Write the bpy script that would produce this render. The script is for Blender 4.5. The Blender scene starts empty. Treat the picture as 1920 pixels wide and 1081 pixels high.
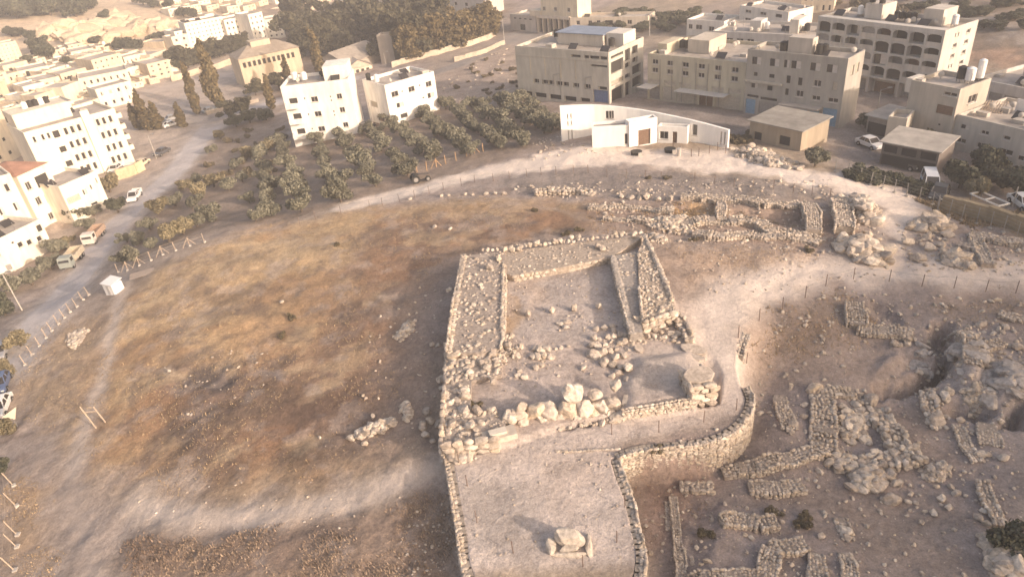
import bpy, math, random
import numpy as np
from mathutils import Matrix, Vector
R = math.radians
SC = bpy.context.scene
COL = SC.collection
rng = np.random.default_rng(7)
random.seed(7)

# ------------------------------------------------------------------ camera
F, CX, CY, H = 1300.0, 960.0, 540.5, 36.0
NADIR = (1200.0, 2700.0)
_d = np.array([NADIR[0]-CX, NADIR[1]-CY, F]); _d /= np.linalg.norm(_d)
_up = -_d
_fh = np.array([0, 0, 1.0]); _fh = _fh-_fh.dot(_up)*_up; _fh /= np.linalg.norm(_fh)
_rt = np.cross(_fh, _up)
M = np.stack([_rt, _fh, _up])
cd = bpy.data.cameras.new('camera'); cam = bpy.data.objects.new('camera', cd); COL.objects.link(cam)
cd.sensor_width = 36.0; cd.lens = F/1920*36.0; cd.clip_start = 0.5; cd.clip_end = 20000
_m = Matrix.Identity(4)
for i in range(3):
    _m[i][0] = M[i, 0]; _m[i][1] = -M[i, 1]; _m[i][2] = -M[i, 2]
_m[2][3] = H
cam.matrix_world = _m
SC.camera = cam

# ------------------------------------------------------------------ sky, sun, exposure
SUN_AZ, SUN_EL = 50.0, 18.0          # degrees right of straight behind the camera; height above the horizon
SUN_S, SKY_S = 3.1, 0.15
sv = np.array([math.sin(R(SUN_AZ))*math.cos(R(SUN_EL)), -math.cos(R(SUN_AZ))*math.cos(R(SUN_EL)), math.sin(R(SUN_EL))])
w = bpy.data.worlds.new('World'); SC.world = w; w.use_nodes = True
nt = w.node_tree; nt.nodes.clear()
sky = nt.nodes.new('ShaderNodeTexSky'); sky.sky_type = 'NISHITA'; sky.sun_disc = False
sky.sun_elevation = R(SUN_EL); sky.sun_rotation = math.atan2(sv[0], sv[1])
sky.dust_density = 6.0; sky.air_density = 1.0; sky.ozone_density = 0.6
mixw = nt.nodes.new('ShaderNodeMix'); mixw.data_type = 'RGBA'; mixw.blend_type = 'MULTIPLY'
mixw.inputs[0].default_value = 1.0; mixw.inputs[7].default_value = (1.0, 0.93, 0.90, 1)
bg = nt.nodes.new('ShaderNodeBackground'); bg.inputs[1].default_value = SKY_S
wo = nt.nodes.new('ShaderNodeOutputWorld')
nt.links.new(sky.outputs[0], mixw.inputs[6]); nt.links.new(mixw.outputs[2], bg.inputs[0]); nt.links.new(bg.outputs[0], wo.inputs[0])
sl = bpy.data.lights.new('sun', 'SUN'); sl.energy = SUN_S; sl.angle = R(1.0); sl.color = (1.0, 0.82, 0.68)
so = bpy.data.objects.new('sun', sl); COL.objects.link(so)
so.rotation_euler = Vector(-sv).to_track_quat('-Z', 'Y').to_euler()
SC.view_settings.view_transform = 'Standard'; SC.view_settings.look = 'None'
SC.view_settings.exposure = 1.08; SC.view_settings.gamma = 1.0
SC.cycles.max_bounces = 6; SC.cycles.diffuse_bounces = 3; SC.cycles.glossy_bounces = 2; SC.cycles.volume_bounces = 0
SC.cycles.use_denoising = True; SC.cycles.filter_width = 1.6

# ------------------------------------------------------------------ noise
def _hash(ix, iy, s):
    n = (ix.astype(np.int64)*374761393+iy.astype(np.int64)*668265263+s*144269504) & 0xffffffff
    n = ((n ^ (n >> 13))*1274126177) & 0xffffffff
    return ((n ^ (n >> 16)) & 0xffff)/65535.0
def vnoise(x, y, s=0):
    x = np.asarray(x, float); y = np.asarray(y, float)
    ix = np.floor(x); iy = np.floor(y); fx = x-ix; fy = y-iy
    fx = fx*fx*(3-2*fx); fy = fy*fy*(3-2*fy)
    a = _hash(ix, iy, s); b = _hash(ix+1, iy, s); c = _hash(ix, iy+1, s); d = _hash(ix+1, iy+1, s)
    return (a+(b-a)*fx)*(1-fy)+(c+(d-c)*fx)*fy
def fbm(x, y, s=0, o=4):
    v = 0; a = 0.5; t = 0
    for k in range(o):
        v = v+a*vnoise(x*2**k, y*2**k, s+k*17); t += a; a *= 0.5
    return v/t            # 0..1

# ------------------------------------------------------------------ terrain: heights at points of the site
def ray(px, py):
    return M @ np.array([px-CX, py-CY, F])
def at(px, py, z=0.0):
    v = ray(px, py); t = (z-H)/v[2]
    return np.array([v[0]*t, v[1]*t, z])
def proj(p):
    c = M.T @ (np.asarray(p, float)-np.array([0, 0, H]))
    return CX+F*c[0]/c[2], CY+F*c[1]/c[2]
CTRL = [
 (1020,950,0),(1080,640,0),(1300,560,0),(1100,465,-.3),(1400,500,-.3),(1330,640,0),(1250,800,0),(960,900,0),
 (790,600,-1.1),(800,900,-1.3),(700,640,-1.5),(600,700,-2.1),(420,600,-3),(300,480,-4.2),(450,420,-3.6),(650,390,-3),(900,360,-1.9),(1050,340,-1.5),
 (1300,310,-1.2),(1550,330,-1),(1680,380,-1),(250,750,-4),(120,700,-5.6),(60,590,-7.6),(30,660,-7.5),(0,800,-7.2),(100,950,-5.4),
 (0,1080,-6.5),(400,1000,-2.8),(600,950,-2),(500,1080,-2.1),(720,1040,-1.6),(820,1075,-1.4),
 (1300,950,-2.5),(1400,850,-2.5),(1500,1000,-2.8),(1650,950,-2.8),(1700,740,-2.6),(1850,900,-2.2),(1900,1060,-1.8),(1500,700,-2.0),
 (1185,892,-2.3),(1262,888,-2.5),(1345,866,-2.3),(1398,818,-2.1),(1420,762,-1.8),(1225,1000,-1.9),(1240,1075,-1.8),(840,935,-1.4),(852,1005,-1.5),(1450,600,-.7),(1600,640,-1.7),(1800,600,-1.1),(1900,545,-.7),(1850,700,-1.3),(1420,720,-2.2),
 (1800,470,-.6),(1900,430,-1.2),(1800,380,-2.2),(1700,300,-3),(1640,250,-3.2),
 (1100,240,-2),(1000,225,-3.6),(1200,192,-3.2),(1480,200,-3.2),(1600,165,-3.2),(1350,265,-2),(1780,280,-3),(1900,300,-3),
 (600,345,-5.2),(500,390,-5.8),(750,300,-4.8),(900,250,-4.6),(700,240,-6.4),(600,270,-7.4),(800,215,-6),
 (330,300,-10.5),(200,430,-10.3),(100,560,-9.6),(430,215,-11),(560,185,-10.5),(300,400,-8.2),(420,330,-8.5),
 (100,420,-11),(200,320,-12),(20,300,-10.5),(100,215,-10),(250,185,-11),(150,150,-9),(300,135,-10),(60,115,-7),(20,200,-8.5),(0,480,-11),
 (200,60,-4),(100,30,0),(0,15,3),(300,45,-6),(400,75,-10),(330,90,-9.5),(480,25,-9),(560,25,-12),(640,70,-11),(560,105,-11),(700,100,-10),
 (850,50,-8),(930,75,-7),(760,170,-8),(860,130,-6.5),(1050,45,-7),(1000,25,-6),(1250,25,-4),(1400,45,-4),(1550,15,-2.5),(1650,10,-1.5),
 (1800,35,-1),(1900,60,-1),(1850,110,-3),(1780,120,-3.5),(1900,10,0),(1880,190,-2.5),(1500,90,-3.5),
 (560,-60,-10),(900,-40,-8),(1200,-60,-3),(1600,-60,1),(1900,-60,3),(300,-30,-1),(0,-40,7),(740,-20,-10)]
_P = np.array([at(a, b, c) for a, b, c in CTRL])
def _pol(x, y):
    r = np.clip(np.hypot(x, y), 8, 1500); u = np.clip(np.arctan2(x, y), -0.9, 0.9)
    return np.stack([u*1.4, np.log(r)], -1)
_Q = _pol(_P[:, 0], _P[:, 1])
def _phi(d2): return np.sqrt(d2+0.05**2)
_A = _phi(((_Q[:, None]-_Q[None])**2).sum(-1))+1e-3*np.eye(len(_Q))
_W = np.linalg.solve(_A, _P[:, 2]+3.0)
def tz0(x, y):
    x = np.atleast_1d(np.asarray(x, float)); y = np.atleast_1d(np.asarray(y, float))
    q = _pol(x, y); out = np.empty(len(q))
    for i in range(0, len(q), 20000):
        out[i:i+20000] = _phi(((q[i:i+20000, None]-_Q[None])**2).sum(-1)) @ _W-3.0
    return np.clip(out, -14, 30)
_T = np.exp(np.linspace(math.log(0.02), math.log(1.4), 700))
def hit(px, py):
    """the ground point seen at a place of the site survey"""
    v = ray(px, py); v = v/np.linalg.norm(v)
    t = _T*1000
    x = v[0]*t; y = v[1]*t; z = H+v[2]*t
    g = tz0(x, y); k = np.nonzero(z < g)[0]
    if len(k) == 0: k = len(t)-1
    else: k = k[0]
    if k == 0: k = 1
    d0 = z[k-1]-g[k-1]; d1 = z[k]-g[k]; s = d0/(d0-d1) if d0 != d1 else 1
    tt = t[k-1]+(t[k]-t[k-1])*s
    return np.array([v[0]*tt, v[1]*tt, H+v[2]*tt])
def hits(pts): return np.array([hit(*p) for p in pts])
def sdist(x, y, poly):
    """signed distance to a polygon, negative inside"""
    poly = np.asarray(poly)[:, :2]; n = len(poly); d = np.full(x.shape, 1e18); ins = np.zeros(x.shape, bool)
    for i in range(n):
        a = poly[i]; b = poly[(i+1) % n]; e = b-a
        t = np.clip(((x-a[0])*e[0]+(y-a[1])*e[1])/max(e @ e, 1e-9), 0, 1)
        d = np.minimum(d, (x-a[0]-t*e[0])**2+(y-a[1]-t*e[1])**2)
        c = ((a[1] > y) != (b[1] > y))
        with np.errstate(divide='ignore', invalid='ignore'):
            xi = (b[0]-a[0])*(y-a[1])/(b[1]-a[1] if b[1] != a[1] else 1e-9)+a[0]
        ins ^= c & (x < xi)
    d = np.sqrt(d); return np.where(ins, -d, d)
def pdist(x, y, line):
    line = np.asarray(line)[:, :2]; d = np.full(x.shape, 1e18)
    for a, b in zip(line[:-1], line[1:]):
        e = b-a; t = np.clip(((x-a[0])*e[0]+(y-a[1])*e[1])/max(e @ e, 1e-9), 0, 1)
        d = np.minimum(d, (x-a[0]-t*e[0])**2+(y-a[1]-t*e[1])**2)
    return np.sqrt(d)
def sstep(a, b, v):
    t = np.clip((v-a)/(b-a), 0, 1); return t*t*(3-2*t)

# platforms and pits cut into the terrain
FORE = [at(*p, 0.0) for p in [(834,850),(930,838),(1050,800),(1190,775),(1340,750),(1345,700),(1322,640),(1345,610),(1392,640),(1391,690),(1403,730),(1411,752),(1402,790),(1372,822),(1322,842),(1262,850),(1200,855),(1158,866),(1166,890),(1184,935),(1198,995),(1208,1035),(1204,1075),(1180,1130),(890,1130),(868,1060),(860,1005),(848,930)]]
PODIUM = [at(*p, 0.25) for p in [(866,482),(1211,441),(1262,560),(1298,640),(1336,745),(1190,775),(1050,800),(930,838),(824,840),(836,640)]]
EDITS = [  # polygon, height (absolute) or drop, edge softness
 ([at(*p, -2.3) for p in [(1070,790),(1300,740),(1425,700),(1470,745),(1440,830),(1360,900),(1290,1000),(1285,1150),(1090,1150)]], -3.0, 3.5, 'abs'),
 ([at(*p, 0) for p in [(1285,610),(1300,545),(1400,525),(1430,600),(1398,690),(1330,730)]], 0.0, 4.0, 'abs'),
 (FORE, 0.0, 0.25, 'abs'), (PODIUM, 0.28, 0.3, 'abs'),
 ([at(*p, .8) for p in [(1172,712),(1200,668),(1290,655),(1318,690),(1300,748),(1172,768)]], .8, 1.6, 'abs'),
 ([hit(*p) for p in [(1690,742),(1650,745),(1645,725),(1700,715),(1740,690),(1775,655),(1800,640),(1790,690),(1745,725)]], -3.4, 1.1, 'rel'),
 ([hit(*p) for p in [(1735,640),(1745,605),(1775,600),(1800,625),(1780,655),(1745,665)]], -1.9, 0.9, 'rel'),
 ([hit(*p) for p in [(1600,640),(1720,655),(1760,680),(1690,700),(1680,650)]], -.7, 0.8, 'rel'),
 ([hit(*p) for p in [(1630,560),(1680,575),(1690,612),(1640,600)]], -.6, 0.8, 'rel'),
 ([hit(*p) for p in [(1775,775),(1850,790),(1880,770),(1840,745),(1790,755)]], -1.9, 1.0, 'rel'),
 ([hit(*p) for p in [(1870,800),(1925,800),(1925,745),(1890,760)]], -2.2, 0.9, 'rel'),
 ([hit(*p) for p in [(1790,640),(1830,630),(1850,700),(1830,735),(1790,725),(1780,690)]], 1.0, 1.2, 'rel'),
 ([hit(*p) for p in [(1640,705),(1700,690),(1750,650),(1720,640),(1640,680)]], .5, 1.0, 'rel'),
 ([hit(*p) for p in [(1860,700),(1930,690),(1930,745),(1870,750)]], .9, 1.2, 'rel'),
 ([hit(*p) for p in [(1285,930),(1350,935),(1345,1040),(1290,1060)]], -.25, 0.6, 'rel'),
 ([hit(*p) for p in [(1690,450),(1640,500),(1690,520),(1740,480)]], -.35, 1.5, 'rel'),
 ([hit(*p) for p in [(320,690),(400,680),(460,700),(420,740),(330,730)]], -.5, 2.0, 'rel'),
 ([hit(*p) for p in [(1260,385),(1340,383),(1345,402),(1270,402)]], -.5, .6, 'rel'),
 ([hit(*p) for p in [(1365,392),(1510,400),(1512,425),(1370,412)]], -.6, .6, 'rel'),
]
def gz(x, y, detail=True):
    x = np.atleast_1d(np.asarray(x, float)); y = np.atleast_1d(np.asarray(y, float))
    z = tz0(x, y)
    if detail:
        r = np.hypot(x, y)
        amp = np.clip((r-150)/200, 0, 1)
        z = z+(fbm(x*.22, y*.22, 3)-.5)*.55+(fbm(x*.9, y*.9, 5, 3)-.5)*.22+amp*(fbm(x*.02, y*.02, 9)-.5)*6
    for poly, h, s, mode in EDITS:
        b = np.asarray(poly)
        m = (x > b[:, 0].min()-3) & (x < b[:, 0].max()+3) & (y > b[:, 1].min()-3) & (y < b[:, 1].max()+3)
        if not m.any(): continue
        wgt = 1-sstep(-s/2 if mode == 'abs' else -s, s/2 if mode == 'abs' else s*.4, sdist(x[m], y[m], poly)+(.32 if poly is FORE else 0 if mode == 'abs' else (fbm(x[m], y[m], 21)-.5)*1.2))
        n = (fbm(x[m]*.8, y[m]*.8, 31)-.5)*.14
        z[m] = z[m]*(1-wgt)+(h+n)*wgt if mode == 'abs' else z[m]+h*wgt
    return z
def ground(px, py):
    p = hit(px, py); p[2] = gz(p[0], p[1])[0]; return p
# ------------------------------------------------------------------ helpers for things
def tag(o, label=None, cat=None, group=None, kind=None):
    if label: o['label'] = label
    if cat: o['category'] = cat
    if group: o['group'] = group
    if kind: o['kind'] = kind
    return o
def empty(name, loc, rz=0.0):
    o = bpy.data.objects.new(name, None); o.empty_display_size = .2
    o.location = loc; o.rotation_euler = (0, 0, rz); COL.objects.link(o); return o
def mesh_np(name, V, Fc, mats, cols=None, fmat=None, smooth=False, loose=False):
    """mesh from vertex array, list of face arrays (n x 3 / n x 4) or list of index lists"""
    me = bpy.data.meshes.new(name)
    V = np.asarray(V, np.float32)
    if isinstance(Fc, np.ndarray): Fc = [Fc]
    if len(Fc) and not isinstance(Fc[0], np.ndarray):
        tot = np.array([len(f) for f in Fc], np.int32); idx = np.concatenate([np.asarray(f, np.int32) for f in Fc])
    else:
        tot = np.concatenate([np.full(len(f), f.shape[1], np.int32) for f in Fc]); idx = np.concatenate([f.ravel() for f in Fc]).astype(np.int32)
    me.vertices.add(len(V)); me.vertices.foreach_set('co', V.ravel())
    me.loops.add(len(idx)); me.loops.foreach_set('vertex_index', idx)
    st = np.concatenate([[0], np.cumsum(tot)[:-1]]).astype(np.int32)
    me.polygons.add(len(tot)); me.polygons.foreach_set('loop_start', st); me.polygons.foreach_set('loop_total', tot)
    if fmat is not None: me.polygons.foreach_set('material_index', np.asarray(fmat, np.int32))
    me.polygons.foreach_set('use_smooth', np.full(len(tot), bool(smooth)))
    me.update(calc_edges=True)
    if cols is not None:
        ca = me.color_attributes.new('Col', 'FLOAT_COLOR', 'POINT')
        c = np.ones((len(V), 4), np.float32); c[:, :np.asarray(cols).shape[1]] = cols
        ca.data.foreach_set('color', c.ravel())
    for m in (mats if isinstance(mats, (list, tuple)) else [mats]): me.materials.append(m)
    return me
def link(name, me, parent=None, loc=None, rz=0.0):
    o = bpy.data.objects.new(name, me); COL.objects.link(o)
    if parent: o.parent = parent
    if loc is not None: o.location = loc
    o.rotation_euler = (0, 0, rz)
    return o
class MB:
    """collects boxes, bars and sheets into one mesh"""
    def __init__(s): s.v = []; s.f = []; s.m = []
    def add(s, vs, fs, mi=0):
        o = len(s.v); s.v += [tuple(map(float, v)) for v in vs]; s.f += [[i+o for i in f] for f in fs]; s.m += [mi]*len(fs)
    def box(s, x0, x1, y0, y1, z0, z1, mi=0):
        s.add([(x0,y0,z0),(x1,y0,z0),(x1,y1,z0),(x0,y1,z0),(x0,y0,z1),(x1,y0,z1),(x1,y1,z1),(x0,y1,z1)],
              [(3,2,1,0),(4,5,6,7),(0,1,5,4),(1,2,6,5),(2,3,7,6),(3,0,4,7)], mi)
    def quad(s, a, b, c, d, mi=0): s.add([a, b, c, d], [(0, 1, 2, 3)], mi)
    def bar(s, a, b, r, n=6, r2=None, mi=0, cap=True):
        a = Vector(a); b = Vector(b); d = (b-a).normalized(); u = d.orthogonal().normalized(); w = d.cross(u); r2 = r if r2 is None else r2
        vs = []
        for p, q in ((a, r), (b, r2)):
            for k in range(n):
                t = 2*math.pi*k/n; vs.append(p+u*math.cos(t)*q+w*math.sin(t)*q)
        fs = [(k, (k+1) % n, n+(k+1) % n, n+k) for k in range(n)]
        if cap: fs += [tuple(range(n-1, -1, -1)), tuple(range(n, 2*n))]
        s.add(vs, fs, mi)
    def prism(s, prof, y0, y1, mi=0):
        """side outline (x,z) pushed along y"""
        n = len(prof); vs = [(x, y0, z) for x, z in prof]+[(x, y1, z) for x, z in prof]
        s.add(vs, [(k, (k+1) % n, n+(k+1) % n, n+k) for k in range(n)]+[tuple(range(n-1, -1, -1)), tuple(range(n, 2*n))], mi)
    def mesh(s, name, mats, smooth=False): return mesh_np(name, s.v, s.f, mats, fmat=s.m, smooth=smooth)
    def build(s, name, mats, parent=None, loc=None, rz=0.0, smooth=False): return link(name, s.mesh(name, mats, smooth), parent, loc, rz)

# ------------------------------------------------------------------ materials
def newmat(name):
    m = bpy.data.materials.new(name); m.use_nodes = True; nt = m.node_tree
    b = nt.nodes['Principled BSDF']; b.inputs['Roughness'].default_value = .9
    b.inputs['Specular IOR Level'].default_value = .2
    return m, nt, b
def _n(nt, t, **kw):
    n = nt.nodes.new(t)
    for k, v in kw.items(): setattr(n, k, v)
    return n
def noise(nt, scale, detail=4, rough=.55, vec=None):
    n = _n(nt, 'ShaderNodeTexNoise'); n.inputs['Scale'].default_value = scale; n.inputs['Detail'].default_value = detail
    n.inputs['Roughness'].default_value = rough
    if vec is not None: nt.links.new(vec, n.inputs['Vector'])
    return n
def ramp(nt, src, stops):
    r = _n(nt, 'ShaderNodeValToRGB'); cr = r.color_ramp
    while len(cr.elements) < len(stops): cr.elements.new(.5)
    for e, (p, c) in zip(cr.elements, stops):
        e.position = p; e.color = (c, c, c, 1) if not isinstance(c, tuple) else (*c, 1)
    nt.links.new(src, r.inputs[0]); return r
def mul(nt, a, b, f=1.0):
    m = _n(nt, 'ShaderNodeMix', data_type='RGBA', blend_type='MULTIPLY')
    if isinstance(f, float): m.inputs[0].default_value = f
    else: nt.links.new(f, m.inputs[0])
    for s, i in ((a, 6), (b, 7)):
        if isinstance(s, tuple): m.inputs[i].default_value = (*s, 1)
        else: nt.links.new(s, m.inputs[i])
    return m.outputs[2]
def mixc(nt, fac, a, b):
    m = _n(nt, 'ShaderNodeMix', data_type='RGBA')
    nt.links.new(fac, m.inputs[0])
    for s, i in ((a, 6), (b, 7)):
        if isinstance(s, tuple): m.inputs[i].default_value = (*s, 1)
        else: nt.links.new(s, m.inputs[i])
    return m.outputs[2]
def bump(nt, b, src, strength, dist):
    n = _n(nt, 'ShaderNodeBump'); n.inputs['Strength'].default_value = strength; n.inputs['Distance'].default_value = dist
    nt.links.new(src, n.inputs['Height']); nt.links.new(n.outputs[0], b.inputs['Normal'])
def ground_mat():
    m, nt, b = newmat('earth')
    a = _n(nt, 'ShaderNodeAttribute', attribute_name='Col')
    g = _n(nt, 'ShaderNodeNewGeometry')
    n1 = noise(nt, .35, 8, .62, g.outputs['Position']); n2 = noise(nt, 2.6, 8, .7, g.outputs['Position']); n3 = noise(nt, 9.0, 4, .7, g.outputs['Position'])
    al = a.outputs['Alpha']
    c = mul(nt, a.outputs['Color'], ramp(nt, n1.outputs[0], [(.30, .74), (.5, 1.0), (.72, 1.2)]).outputs[0], al)
    c = mul(nt, c, ramp(nt, n2.outputs[0], [(.30, .72), (.5, 1.0), (.68, 1.25)]).outputs[0], al)
    c = mul(nt, c, ramp(nt, n3.outputs[0], [(.3, .78), (.7, 1.22)]).outputs[0], al)
    vo = _n(nt, 'ShaderNodeTexVoronoi'); vo.inputs['Scale'].default_value = 1.9; nt.links.new(g.outputs['Position'], vo.inputs['Vector'])
    sp = ramp(nt, vo.outputs['Distance'], [(.05, 1.0), (.13, 0.0)])
    gate = ramp(nt, n2.outputs[0], [(.53, 0.0), (.60, 1.0)])
    f = mul(nt, sp.outputs[0], gate.outputs[0])
    c = mixc(nt, f, c, (.50, .43, .36))
    nt.links.new(c, b.inputs['Base Color'])
    bump(nt, b, n2.outputs[0], .55, .25)
    return m
def attr_mat(name, sc=4.0, lo=.58, hi=1.25, rough=.92, bs=.5, bd=.06):
    m, nt, b = newmat(name); b.inputs['Roughness'].default_value = rough
    a = _n(nt, 'ShaderNodeAttribute', attribute_name='Col'); g = _n(nt, 'ShaderNodeNewGeometry')
    n1 = noise(nt, sc, 6, .65, g.outputs['Position']); n2 = noise(nt, sc*.2, 4, .6, g.outputs['Position'])
    c = mul(nt, a.outputs['Color'], ramp(nt, n1.outputs[0], [(.3, lo), (.7, hi)]).outputs[0])
    c = mul(nt, c, ramp(nt, n2.outputs[0], [(.3, .85), (.7, 1.12)]).outputs[0])
    nt.links.new(c, b.inputs['Base Color']); bump(nt, b, n1.outputs[0], bs, bd)
    return m
_MC = {}
def plain(name, color, rough=.85, var=.12, sc=3.0, metal=0.0, streak=False, spec=.2):
    k = (name, color)
    if k in _MC: return _MC[k]
    m, nt, b = newmat(name); b.inputs['Roughness'].default_value = rough; b.inputs['Metallic'].default_value = metal; b.inputs['Specular IOR Level'].default_value = spec
    tc = _n(nt, 'ShaderNodeTexCoord'); mp = _n(nt, 'ShaderNodeMapping'); nt.links.new(tc.outputs['Object'], mp.inputs[0])
    if streak: mp.inputs['Scale'].default_value = (1, 1, .18)
    n1 = noise(nt, sc, 5, .65, mp.outputs[0]); n2 = noise(nt, sc*.13, 3, .6, tc.outputs['Object'])
    c = mul(nt, color, ramp(nt, n1.outputs[0], [(.3, 1-var), (.7, 1+var*.6)]).outputs[0])
    c = mul(nt, c, ramp(nt, n2.outputs[0], [(.3, 1-var*.8), (.7, 1+var*.5)]).outputs[0])
    nt.links.new(c, b.inputs['Base Color']); bump(nt, b, n1.outputs[0], .15, .02)
    _MC[k] = m; return m
def leaf_mat(name, c0, c1):
    m, nt, b = newmat(name); b.inputs['Roughness'].default_value = .75
    oi = _n(nt, 'ShaderNodeObjectInfo'); g = _n(nt, 'ShaderNodeNewGeometry')
    n1 = noise(nt, 1.1, 4, .7, g.outputs['Position'])
    c = mixc(nt, ramp(nt, n1.outputs[0], [(.3, 0.0), (.7, 1.0)]).outputs[0], c0, c1)
    c = mul(nt, c, ramp(nt, oi.outputs['Random'], [(0, .78), (1, 1.25)]).outputs[0])
    c = mul(nt, c, ramp(nt, g.outputs['Random Per Island'], [(0, .7), (1, 1.3)]).outputs[0])
    nt.links.new(c, b.inputs['Base Color'])
    return m
M_GROUND = ground_mat()
M_STONE = attr_mat('limestone')
M_GRASS = attr_mat('dry_grass', 3.0, .75, 1.2)
WHITE = (.78, .74, .68); CREAM = (.49, .452, .385); GREY = (.40, .365, .325); YELL = (.49, .44, .335)
M_GLASS = plain('window_glass', (.045, .04, .037), .25, .3, 2.0, spec=.5)
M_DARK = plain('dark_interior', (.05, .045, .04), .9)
M_FRAME = plain('window_frame', (.55, .50, .45), .6)
M_ROOF = plain('flat_roof', (.42, .37, .32), .95, .25, .8)
M_METAL = plain('dull_metal', (.35, .33, .31), .5, .15, 4, .6)
M_RUST = plain('rusty_post', (.16, .11, .085), .8)
M_WOOD = plain('pale_post', (.42, .33, .25), .85)
M_CONC = plain('concrete', (.44, .40, .35), .9)
M_BARK = plain('bark', (.13, .10, .075), .95, .3)
M_TYRE = plain('tyre', (.03, .03, .03), .9)
M_BLACK = plain('black_plastic', (.035, .033, .03), .6)
M_WTANK = plain('white_tank', (.75, .73, .70), .5)

# ------------------------------------------------------------------ the ground
AZ = np.unique(np.concatenate([np.linspace(-46, 46, 560), np.linspace(46, 180, 40), np.linspace(-180, -46, 40)[1:]]))[:-1]
RR = np.concatenate([[6, 12, 18], np.exp(np.linspace(math.log(22), math.log(900), 640)), [1100, 1400, 1900, 2600, 4000]])
ga, gr = np.meshgrid(np.radians(AZ), RR)
GX = (np.sin(ga)*gr).ravel(); GY = (np.cos(ga)*gr).ravel()
GXJ = GX+(fbm(GX*.45, GY*.45, 41)-.5)*3.0*np.clip(gr.ravel()/60, .5, 6)     # warped copies: ragged outlines of soil patches
GYJ = GY+(fbm(GX*.45, GY*.45, 43)-.5)*3.0*np.clip(gr.ravel()/60, .5, 6)
DIRT = (.32, .268, .23); PALE = (.52, .445, .37); GOLD = (.44, .315, .18); BROWN = (.215, .14, .098); SOIL = (.25, .20, .155)
ASPH = (.46, .43, .405); TERR = (.53, .46, .395); GREYD = (.27, .225, .19); HILL = (.33, .26, .17)
gc = np.empty((len(GX), 3)); gc[:] = DIRT
cls = np.zeros(len(GX), int); gn = np.ones(len(GX))
def paint(wt, c, n=.0):
    global gc
    gc = gc*(1-wt[:, None])+np.array(c)[None]*wt[:, None]
def poly(pts, c, soft=1.5, k=1.0, raw=False, cl=0):
    P = hits(pts)
    x, y = (GX, GY) if raw else (GXJ, GYJ)
    lo = P.min(0)-soft*2; hi = P.max(0)+soft*2
    m = (x > lo[0]) & (x < hi[0]) & (y > lo[1]) & (y < hi[1]); wt = np.zeros(len(GX))
    wt[m] = k*(1-sstep(-soft, soft, sdist(x[m], y[m], P)))
    paint(wt, c)
    if cl: cls[wt > .5*k] = cl; gn[:] = gn*(1-wt*.45)
    return wt
def stroke(pts, width, c, soft=.8, k=1.0, raw=False, cl=0):
    P = hits(pts); x, y = (GX, GY) if raw else (GX*.6+GXJ*.4, GY*.6+GYJ*.4)
    lo = P.min(0)-width-soft*2; hi = P.max(0)+width+soft*2
    m = (x > lo[0]) & (x < hi[0]) & (y > lo[1]) & (y < hi[1]); wt = np.zeros(len(GX))
    wt[m] = k*(1-sstep(width/2-soft, width/2+soft, pdist(x[m], y[m], P)))
    paint(wt, c)
    if cl: cls[wt > .5*k] = cl; gn[:] = gn*(1-wt*.45)
f1 = fbm(GX*.16, GY*.16, 71); f2 = fbm(GX*.5, GY*.5, 73)
# wide zones
wt = sstep(.42, .62, fbm(GX*.03, GY*.03, 77)); paint(wt*.6, HILL)
# town ground, far hills
poly([(-100,-40),(480,-40),(470,80),(250,150),(140,200),(-100,260)], (.50,.40,.28), 15)
poly([(-100,250),(330,110),(560,90),(540,200),(340,320),(180,420),(-100,560)], (.40,.34,.28), 6)
poly([(480,0),(960,0),(960,60),(700,120),(520,200),(470,120)], (.24,.19,.145), 5)
poly([(680,210),(760,160),(870,120),(960,90),(970,190),(1060,215),(1000,240),(820,200)], (.34,.275,.22), 4)
poly([(1210,60),(1560,0),(2000,-40),(2000,130),(1800,120),(1500,60)], (.205,.165,.125), 8)
poly([(1780,90),(1920,95),(1930,130),(1850,125)], (.36,.25,.175), 3)
poly([(1660,0),(1920,80),(1920,50),(1740,-10)], (.33,.29,.25), 3)
# grove
poly([(230,470),(330,300),(420,215),(520,210),(560,270),(820,195),(1040,205),(1045,270),(960,295),(780,350),(650,385),(480,425),(200,510)], SOIL, 2.5)
poly([(540,340),(800,215),(1000,240),(900,290),(760,340),(640,380),(520,420)], (.265,.215,.17), 3)
# golden grass mound
gw = poly([(200,640),(235,560),(330,490),(480,430),(650,395),(900,375),(1100,385),(1110,430),(1000,440),(860,470),(790,540),(760,650),(800,760),(760,830),(560,900),(330,930),(170,900),(120,760)], GOLD, 3.0)
poly([(20,640),(100,600),(210,590),(190,720),(150,800),(30,780)], (.38,.285,.19), 3)
poly([(30,900),(120,920),(110,1000),(60,1081),(0,1081)], (.36,.255,.15), 3)
poly([(700,425),(820,395),(1000,390),(1120,405),(1110,432),(1000,440),(865,470),(800,540),(720,600),(660,520)], (.19,.13,.095), 3.5, .9)  # shaded slope behind the temple, the shade painted into the grass colour
poly([(560,560),(700,540),(800,640),(790,740),(740,820),(560,880),(400,900),(260,840),(300,690),(430,680),(600,620)], (.19,.125,.088), 4, .8)
poly([(300,700),(440,680),(470,720),(400,760),(330,780)], (.13,.10,.085), 3, .85)
poly([(520,740),(680,700),(760,780),(560,860),(470,840)], (.15,.10,.072), 4, .8)
poly([(600,600),(700,560),(760,620),(690,690),(610,670)], (.19,.135,.10), 3, .7)
poly([(420,620),(560,560),(620,600),(560,680),(450,690)], (.43,.275,.15), 3, .7)
poly([(200,760),(290,750),(340,820),(300,900),(190,880)], (.42,.27,.145), 3, .7)
poly([(220,600),(420,520),(640,470),(700,420),(500,440),(330,510)], (.42,.325,.205), 3, .55)
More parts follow.
